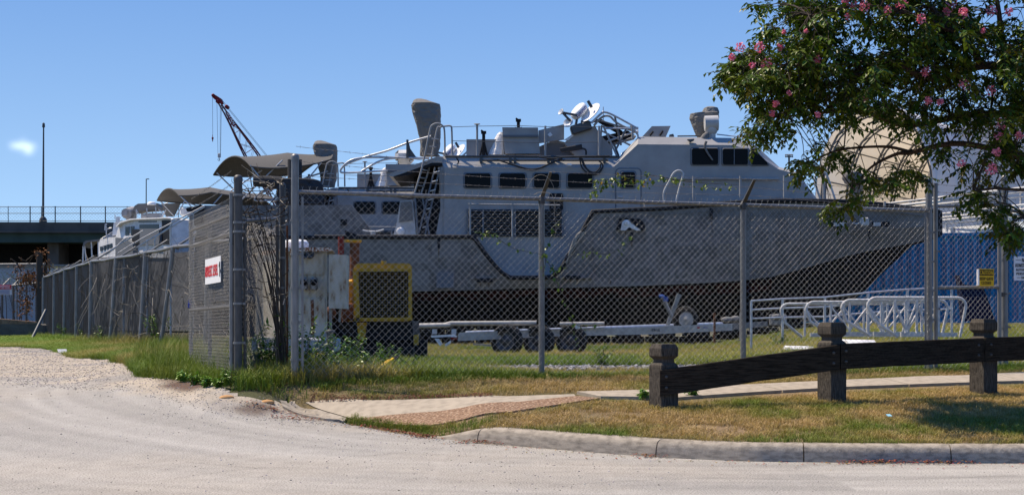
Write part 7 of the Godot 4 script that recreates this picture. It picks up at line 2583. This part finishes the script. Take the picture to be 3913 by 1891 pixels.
# ------------------------------------------------------------------ crape myrtle
func build_tree():
	var r := RandomNumberGenerator.new(); r.seed = 2024
	var D := 13.0
	var foot := G(4420, 1500)
	var tree := thing("crape_myrtle_tree", foot, "flowering tree with glossy dark leaves and pink blossom leaning in from the right", "tree")
	var limbs: Array = []
	var paths := [
		[[4420, 1520, 0.6], [4400, 1250, 0.5], [4330, 950, 0.4], [4220, 650, 0.3], [4080, 380, 0.2], [3960, 120, 0.0], [3900, -150, 0.0], [3880, -400, 0.1]],
		[[4440, 1520, 0.7], [4470, 1150, 0.9], [4520, 700, 1.0], [4560, 300, 0.8], [4500, -150, 0.6]],
		[[4200, 600, 0.3], [4050, 420, 0.1], [3915, 285, 0.0], [3765, 250, -0.1], [3574, 302, -0.2], [3423, 250, -0.3], [3294, 285, -0.3], [3080, 250, -0.4], [2900, 250, -0.4]],
		[[4260, 760, 0.4], [4080, 640, 0.2], [3908, 598, 0.0], [3669, 548, 0.1], [3485, 582, 0.2], [3424, 590, 0.2], [3330, 640, 0.2], [3250, 730, 0.1]],
		[[4120, 470, 0.2], [3900, 440, 0.3], [3724, 437, 0.4], [3471, 478, 0.3], [3350, 440, 0.2], [3232, 423, 0.1], [3060, 440, 0.0], [2930, 450, -0.1]],
		[[3930, 300, 0.1], [3854, 232, 0.0], [3833, 150, -0.1], [3800, -50, -0.2], [3700, -250, -0.2]],
		[[3765, 250, -0.1], [3650, 130, -0.3], [3500, 60, -0.5], [3300, 20, -0.6], [3100, 60, -0.6]],
		[[3485, 582, 0.2], [3380, 560, 0.4], [3200, 575, 0.5], [3090, 630, 0.5]],
		[[4080, 640, 0.2], [3960, 720, 0.0], [3800, 720, -0.1], [3720, 730, -0.2]],
		[[3650, 130, -0.3], [3450, -80, -0.4], [3200, -200, -0.4]],
		[[4240, 700, 0.4], [4050, 760, 0.2], [3930, 840, 0.1]]]
	for i in paths.size():
		var pts := smooth_path(PL(paths[i], D), 6)
		var m := mb()
		var r0: float = [0.075, 0.07, 0.05, 0.036, 0.036, 0.045, 0.03, 0.015, 0.02, 0.025, 0.016][i]
		m.tube(pts, r0, 0.006 if i > 1 else 0.02, 8)
		obj("trunk" if i < 2 else "limb", m, M.bark, tree)
		for k in pts.size(): limbs.append([pts[k], lerpf(r0, 0.006, float(k) / pts.size())])
	# foliage masses: [u, v, spread u, spread v, sprays]
	var blobs := [[3350, 120, 330, 150, 120], [3050, 110, 120, 60, 30], [3000, 270, 170, 90, 70], [2870, 265, 80, 60, 34], [2800, 270, 35, 35, 10], [2960, 400, 85, 60, 34], [2900, 505, 45, 26, 14], [3000, 480, 70, 30, 18], [3150, 330, 170, 100, 70], [3420, 330, 220, 110, 84], [3700, 180, 220, 160, 110], [3790, 400, 150, 120, 60], [3850, 600, 80, 100, 34], [3620, 440, 140, 50, 34], [3320, 420, 110, 40, 24], [3150, 410, 110, 45, 26], [3085, 625, 42, 26, 12], [3160, 575, 55, 30, 14], [3240, 590, 50, 40, 14], [3210, 770, 46, 30, 14], [3285, 725, 44, 40, 16], [3330, 660, 50, 35, 14], [3420, 700, 40, 40, 10], [3480, 650, 70, 35, 20], [3570, 560, 60, 40, 12], [3660, 600, 80, 50, 18], [3740, 740, 60, 34, 18], [3800, 790, 40, 24, 9], [3870, 880, 36, 22, 12], [3450, 30, 200, 60, 40], [3100, 10, 90, 40, 20], [2920, 20, 24, 16, 4], [3900, 320, 60, 260, 50], [3500, -170, 420, 130, 90], [3950, -200, 300, 200, 60], [4250, 250, 230, 320, 110], [4550, 350, 200, 380, 70]]
	var crown := mb(true)
	var big: Array = []
	var tw := mb()
	var sprays := 0
	for b in blobs:
		var most: int = b[4]
		if b[1] > 390 and b[0] < 3750: most = int(most * (0.42 if b[0] > 3100 else 0.7))
		elif b[1] < 340: most = int(most * 1.25)
		for i in most:
			var an := r.randf() * TAU
			var rad := sqrt(r.randf()) * r.randf_range(0.85, 1.15)
			var u: float = b[0] + cos(an) * rad * b[2] * 1.05
			var v: float = b[1] + sin(an) * rad * b[3] * 1.05
			var d := D + r.randfn() * 0.42 + (-0.15 if v < 300 else 0.1)
			var c := P(u, v, d)
			if nz.get_noise_3d(c.x * 85.0, c.y * 85.0, c.z * 85.0) < -0.27: continue
			sprays += 1
			# twig from the nearest limb
			var best := 1e9
			var from := c
			for k in range(0, limbs.size(), 2):
				var q: Vector3 = limbs[k][0]
				var dd := q.distance_squared_to(c) * (1.0 + 0.4 * maxf(0.0, q.y - c.y))
				if dd < best: best = dd; from = q
			var bend := from.lerp(c, 0.5) + Vector3(r.randf_range(-0.06, 0.06), 0.06, r.randf_range(-0.06, 0.06))
			if from.distance_to(c) < 0.6: tw.tube(smooth_path([from, bend, c], 3), 0.006, 0.002, 4, false)
			var outd := (c - from).normalized()
			var ns := r.randi_range(3, 5)
			for s in ns:
				var dir := (outd * 0.7 + Vector3(r.randf_range(-1, 1), r.randf_range(-0.9, 0.55), r.randf_range(-1, 1))).normalized()
				var L := r.randf_range(0.1, 0.2)
				var e := c + dir * L - Vector3(0, L * 0.25, 0)
				tw.bar(c, e, 0.0018, 3)
				var nl := r.randi_range(7, 10)
				var tone := r.randf_range(0.65, 1.25)
				var col := Color(0.045, 0.085, 0.011).lerp(Color(0.19, 0.23, 0.022), r.randf() * r.randf())
				if r.randf() < 0.05: col = Color(0.13, 0.11, 0.015)
				for k in nl:
					var t := (k + 0.6) / nl
					var p := c.lerp(e, t)
					var sd := dir.cross(Vector3.UP).normalized() * (1.0 if k % 2 == 0 else -1.0)
					var ld := (dir * 0.55 + sd * 0.85 + Vector3(0, r.randf_range(-0.75, 0.15), 0) + Vector3(r.randf_range(-0.25, 0.25), 0, r.randf_range(-0.25, 0.25))).normalized()
					var ll := r.randf_range(0.044, 0.074)
					if big.size() < 300 and u > 2750 and u < 3900 and v > 20 and d < 12.6 and r.randf() < 0.3:
						big.append([p, ld, ll, col * tone])
					else:
						leaf(crown, p, ld, ll, 0.5, col * tone * r.randf_range(0.85, 1.15), r)
	obj("twigs", tw, M.twig, tree).set_meta("kind", "stuff")
	obj("crown", crown, M.leaf, tree).set_meta("kind", "stuff")
	# the leaves nearest the eye, one by one
	var shapes: Array = []
	for k in 6:
		var m := mb(true)
		leaf(m, Vector3.ZERO, Vector3(0, 0, -1), 1.0, 0.5, Color(0.05, 0.085, 0.013) * r.randf_range(0.8, 1.6), r)
		shapes.append(mesh_of(m, M.leaf))
	for k in big.size():
		var o := MeshInstance3D.new()
		o.name = "leaf"
		o.mesh = shapes[k % 6]
		tree.add_child(o, true)
		var dir: Vector3 = big[k][1]
		var bs := Basis.looking_at(dir, Vector3(0.1, 0.9, 0.3).normalized())
		o.transform = Transform3D(bs.scaled(Vector3.ONE * big[k][2]), big[k][0] - foot)
	# blossom
	var fl := [[190, 265, 22], [145, 318, 13], [300, 262, 22], [415, 262, 16], [335, 362, 26], [262, 368, 16], [620, 335, 18], [800, 90, 16], [890, 35, 26], [830, 30, 18], [780, 14, 16], [1010, 62, 22], [1095, 15, 28], [1205, 105, 22], [1365, 15, 34], [1352, 60, 20], [1440, 72, 22], [1600, 60, 24], [1700, 65, 18], [895, 548, 16], [625, 640, 13], [390, 578, 15], [370, 635, 12], [1230, 400, 22], [1450, 465, 26], [1595, 505, 24], [1245, 565, 18], [1660, 690, 26], [1640, 765, 22], [1755, 758, 18], [1600, 945, 24], [1430, 915, 18], [1630, 850, 18], [435, 178, 9], [560, 175, 9], [465, 520, 9], [1550, 170, 10], [1310, 570, 14]]
	for q in fl:
		var c := P(2700 + q[0] / 1.465, q[1] / 1.465, 12.15 + r.randf_range(-0.1, 0.2))
		var rad: float = q[2] / 1.465 * 12.2 / F * 1.35
		var m := mb(true)
		var n := int(70 + 400000.0 * rad * rad * 0.06)
		for i in mini(n, 300):
			var dv := Vector3(r.randf_range(-1, 1), r.randf_range(-1, 1), r.randf_range(-1, 1))
			if dv.length() > 1: continue
			var p := c + dv * Vector3(rad, rad * 1.05, rad)
			var s := r.randf_range(0.006, 0.012)
			var e1 := Vector3(r.randf_range(-1, 1), r.randf_range(-1, 1), r.randf_range(-1, 1)).normalized()
			var e2 := e1.cross(Vector3(r.randf_range(-1, 1), r.randf_range(-1, 1), r.randf_range(-1, 1))).normalized()
			m.col = Color(0.8, 0.19, 0.32).lerp(Color(0.9, 0.42, 0.5), r.randf()) * r.randf_range(0.75, 1.1)
			m.tri(p - e1 * s, p + e2 * s, p + e1 * s); m.tri(p - e1 * s, p + e1 * s, p - e2 * s + e1.cross(e2) * s * 0.5)
		obj("blossom", m, M.petal, tree)

# ------------------------------------------------------------------ creepers and weeds on the fence
func vine_leaf(m: MB, p: Vector3, size: float, col: Color, r: RandomNumberGenerator):
	var dir := Vector3(r.randf_range(-0.8, 0.8), r.randf_range(-1.2, 0.2), r.randf_range(-0.2, 0.8)).normalized()
	leaf(m, p, dir, size, 0.85, col, r)
func build_creepers():
	var r := RandomNumberGenerator.new(); r.seed = 31
	var c := thing("green_vine", gp(2.2, fence_d(2.2)), "green leafy vine strung along the barbed wire in front of the cabin", "vine")
	var strands := [[[2255, 690], [2320, 688], [2370, 690], [2440, 695], [2480, 700]], [[2260, 735], [2285, 715], [2310, 700], [2345, 690]], [[2480, 668], [2540, 678], [2600, 690], [2700, 700], [2820, 706]], [[2350, 665], [2400, 680], [2450, 690]]]
	for s in strands:
		var pts: Array = []
		for q in s: pts.append(P(q[0], q[1], fence_d((q[0] - U0) / F * 16.2) - 0.22))
		var path := smooth_path(pts, 8)
		var m := mb()
		m.tube(path, 0.003, 0.002, 4)
		obj("stem", m, M.twig, c)
		for p in path:
			for k in 2:
				if r.randf() < 0.25: continue
				m = mb(true)
				var cl := Color(0.09, 0.15, 0.02).lerp(Color(0.16, 0.2, 0.04), r.randf())
				if r.randf() < 0.07: cl = Color(0.5, 0.27, 0.02)
				vine_leaf(m, p + Vector3(r.randf_range(-0.03, 0.03), r.randf_range(-0.05, 0.03), r.randf_range(-0.02, 0.02)), r.randf_range(0.03, 0.06), cl, r)
				obj("leaf", m, M.leaf, c)
	c = thing("green_vine", gp(0.5, fence_d(0.5)), "thin green vine trailing down the wire beside the middle fence post", "vine")
	strands = [[[1850, 885], [1880, 890], [1905, 912], [1945, 940], [1985, 955], [2060, 970], [2085, 980]], [[2085, 990], [2120, 1040], [2130, 1080], [2150, 1120], [2168, 1180], [2190, 1240], [2200, 1290], [2210, 1340]], [[2090, 950], [2110, 900], [2125, 870], [2140, 850]], [[2215, 975], [2250, 965], [2300, 970], [2345, 965], [2390, 930], [2420, 905]], [[2075, 1040], [2085, 1000], [2080, 960], [2100, 940]], [[2110, 1030], [2130, 1025], [2145, 1018]], [[2185, 1230], [2230, 1250], [2280, 1230]], [[1835, 880], [1850, 900], [1870, 895]]]
	for s in strands:
		var pts: Array = []
		for q in s: pts.append(P(q[0], q[1], fence_d((q[0] - U0) / F * 16.0) - 0.06))
		var path := smooth_path(pts, 6)
		var m := mb()
		m.tube(path, 0.003, 0.0015, 4)
		obj("stem", m, M.twig, c)
		for p in path:
			if r.randf() < 0.35: continue
			m = mb(true)
			var cl := Color(0.07, 0.13, 0.02).lerp(Color(0.14, 0.19, 0.04), r.randf())
			vine_leaf(m, p + Vector3(r.randf_range(-0.03, 0.03), r.randf_range(-0.03, 0.03), r.randf_range(-0.01, 0.03)), r.randf_range(0.03, 0.055), cl, r)
			obj("leaf", m, M.leaf, c)
	# dry curl on the post arm
	c = thing("dry_tendril", P(2076, 770, 15.8), "dry pale tendril hanging in a hoop over the middle post arm", "vine")
	for s in [[[2018, 715], [2035, 683], [2060, 668], [2085, 672], [2103, 690], [2115, 712], [2116, 730]], [[2040, 745], [2060, 735], [2100, 738], [2112, 750], [2120, 775], [2125, 800]], [[2118, 775], [2120, 830], [2125, 880], [2110, 930]]]:
		var m := mb()
		m.tube(smooth_path(PL(s, 15.6), 5), 0.003, 0.0018, 4)
		obj("stem", m, M.twig_pale, c)
	# leafy weeds at the fence foot
	var spots := [[1345, 1375, 0.5, 21.0], [1480, 1372, 0.34, 21.0], [1195, 1460, 0.42, 16.0], [1160, 1455, 0.62, 15.7], [1260, 1430, 0.4, 17.5], [1320, 1455, 0.3, 16.4], [1420, 1452, 0.28, 16.4], [1560, 1458, 0.25, 16.5], [1010, 1462, 0.5, 16.2], [960, 1466, 0.55, 16.0], [1045, 1460, 0.45, 16.2], [830, 1480, 0.12, 15.0], [780, 1476, 0.12, 15.2], [740, 1470, 0.12, 15.5], [880, 1482, 0.16, 14.9], [700, 1462, 0.12, 15.9], [2980, 1300, 0.35, 31.0], [2300, 1400, 0.3, 23.0], [2460, 1512, 0.09, 13.6], [2640, 1518, 0.09, 13.7], [255, 1280, 0.6, 42.4], [330, 1290, 0.5, 38.6], [600, 1330, 0.6, 29.0], [395, 1300, 0.4, 35.4]]
	for i in spots.size():
		var q: Array = spots[i]
		var x: float = (q[0] - U0) / F * q[3]
		var where := gp(x, q[3])
		var words: String = ["tall leafy green weed growing up behind the fence near the yellow engine", "leafy weed clump left of the broken yellow strips", "tall broad leaved weed rising beside the second gate post", "tallest leafy weed crowding the gate post by the cabinet", "leafy weed in front of the cabinet plinth", "bushy weed just inside the fence below the cabinet", "low weed inside the fence below the yellow engine", "small weed inside the fence right of the yellow engine", "weed behind the narrow return panel", "dense weed at the foot of the big hinge post", "weed filling the right of the return panel", "flat green weed on the mulch below the gate leaf", "flat green weed at the middle of the gate leaf foot", "flat green weed on the dark mulch edge", "small green weed at the hinge post foot", "leftmost flat weed under the gate leaf", "round green bush beside the trailer tongue", "weed in the yard behind the middle fence post", "bright tuft of weed left of the end timber post", "bright tuft of weed right of the end timber post", "tall green weed on the verge at the far fence posts", "green weed against the fourth far fence post", "green weed at the leaning fence post nearest the gate", "green weed on the verge between the straight fence posts"][i]
		var c2 := thing("weed", where, words, "weed", "weeds along the fences")
		var h: float = q[2]
		var m := mb(true)
		var st := mb()
		for k in 7 + int(h * 8):
			var an := r.randf() * TAU
			var hh := h * r.randf_range(0.5, 1.05)
			var tip := where + Vector3(cos(an) * h * 0.45, hh, sin(an) * h * 0.45)
			var path := smooth_path([where, where.lerp(tip, 0.5) + Vector3(0, hh * 0.12, 0), tip], 4)
			st.tube(path, 0.004, 0.0015, 4)
			for j in range(2, path.size()):
				for s in 3:
					var dir := Vector3(r.randf_range(-1, 1), r.randf_range(-0.5, 0.4), r.randf_range(-1, 1)).normalized()
					leaf(m, path[j], dir, r.randf_range(0.05, 0.1) * (0.6 + 0.5 * h), 0.42, Color(0.06, 0.14, 0.02).lerp(Color(0.13, 0.2, 0.03), r.randf()) * (1.5 if h < 0.13 else 1.0), r)
		obj("stems", st, M.twig, c2)
		obj("foliage", m, M.leaf, c2)

func _ready():
	rng.seed = 4242
	nz.seed = 17; nz.frequency = 0.02; nz.noise_type = FastNoiseLite.TYPE_SIMPLEX_SMOOTH
	# camera: low beside the road, lens shifted up
	var cam := Camera3D.new()
	cam.name = "camera"
	cam.projection = Camera3D.PROJECTION_FRUSTUM
	cam.near = 0.5
	cam.far = 5000.0
	cam.size = 1891.0 / F * cam.near
	cam.frustum_offset = Vector2(0.0, (V0 - 945.5) / F * cam.near)
	cam.position = Vector3(0, EY, 0)
	add_child(cam)
	cam.current = true
	# sky, sun, exposure
	var env := Environment.new()
	env.background_mode = Environment.BG_SKY
	var sm := ProceduralSkyMaterial.new()
	sm.sky_top_color = lin(0.022, 0.135, 0.47)
	sm.sky_horizon_color = lin(0.42, 0.635, 0.84)
	sm.sky_curve = 0.12
	sm.ground_bottom_color = lin(0.12, 0.11, 0.09)
	sm.ground_horizon_color = lin(0.3, 0.34, 0.38)
	sm.sun_angle_max = 1.0
	var im := Image.create(2048, 1024, false, Image.FORMAT_RGBA8)
	im.fill(Color(1, 1, 1, 0))
	var cx := 2048.0 * fposmod(atan2(80.0 - U0, F) / TAU, 1.0)
	var cy := 1024.0 * (0.5 - 6.12 / 180.0)
	for y in range(-8, 9):
		for x in range(-10, 11):
			var q := Vector2(x / 2.4, y / 1.0)
			if x > 0: q.y = (y - 0.4) / (1.15 - 0.1 * x) if x < 8 else 9.0
			var a := clampf((1.1 - q.length()) * 2.4, 0.0, 1.0)
			if a > 0.0: im.set_pixel(int(cx) + x, int(cy) + y, Color(1, 1, 1, a * 0.8))
	sm.sky_cover = ImageTexture.create_from_image(im)
	sm.sky_cover_modulate = Color(1, 1, 1, 0.6)
	var sky := Sky.new()
	sky.sky_material = sm
	env.sky = sky
	env.tonemap_mode = Environment.TONE_MAPPER_LINEAR
	env.tonemap_exposure = 1.38
	env.sdfgi_enabled = true; env.ssao_enabled = true; env.ssil_enabled = true
	var we := WorldEnvironment.new()
	we.name = "world_environment"
	we.environment = env
	add_child(we)
	var sun := DirectionalLight3D.new()
	sun.name = "sun"
	sun.light_energy = 1.6
	sun.light_color = Color(1.0, 0.94, 0.85)
	sun.light_angular_distance = 0.5
	sun.shadow_enabled = true
	add_child(sun)
	sun.look_at_from_position(Vector3.ZERO, Vector3(0.54, -1.0, 0.25))
	make_materials()
	M.petal_dry = mat(Color.WHITE, 0.9, 0, null, Vector3.ONE, null, 0, true)
	build_terrain()
	build_far_left()
	build_boats()
	build_yard()
	build_front_fence()
	build_left_gate()
	build_left_fence()
	build_wood_fence()
	build_tree()
	build_creepers()
	build_grass()
	build_stones()
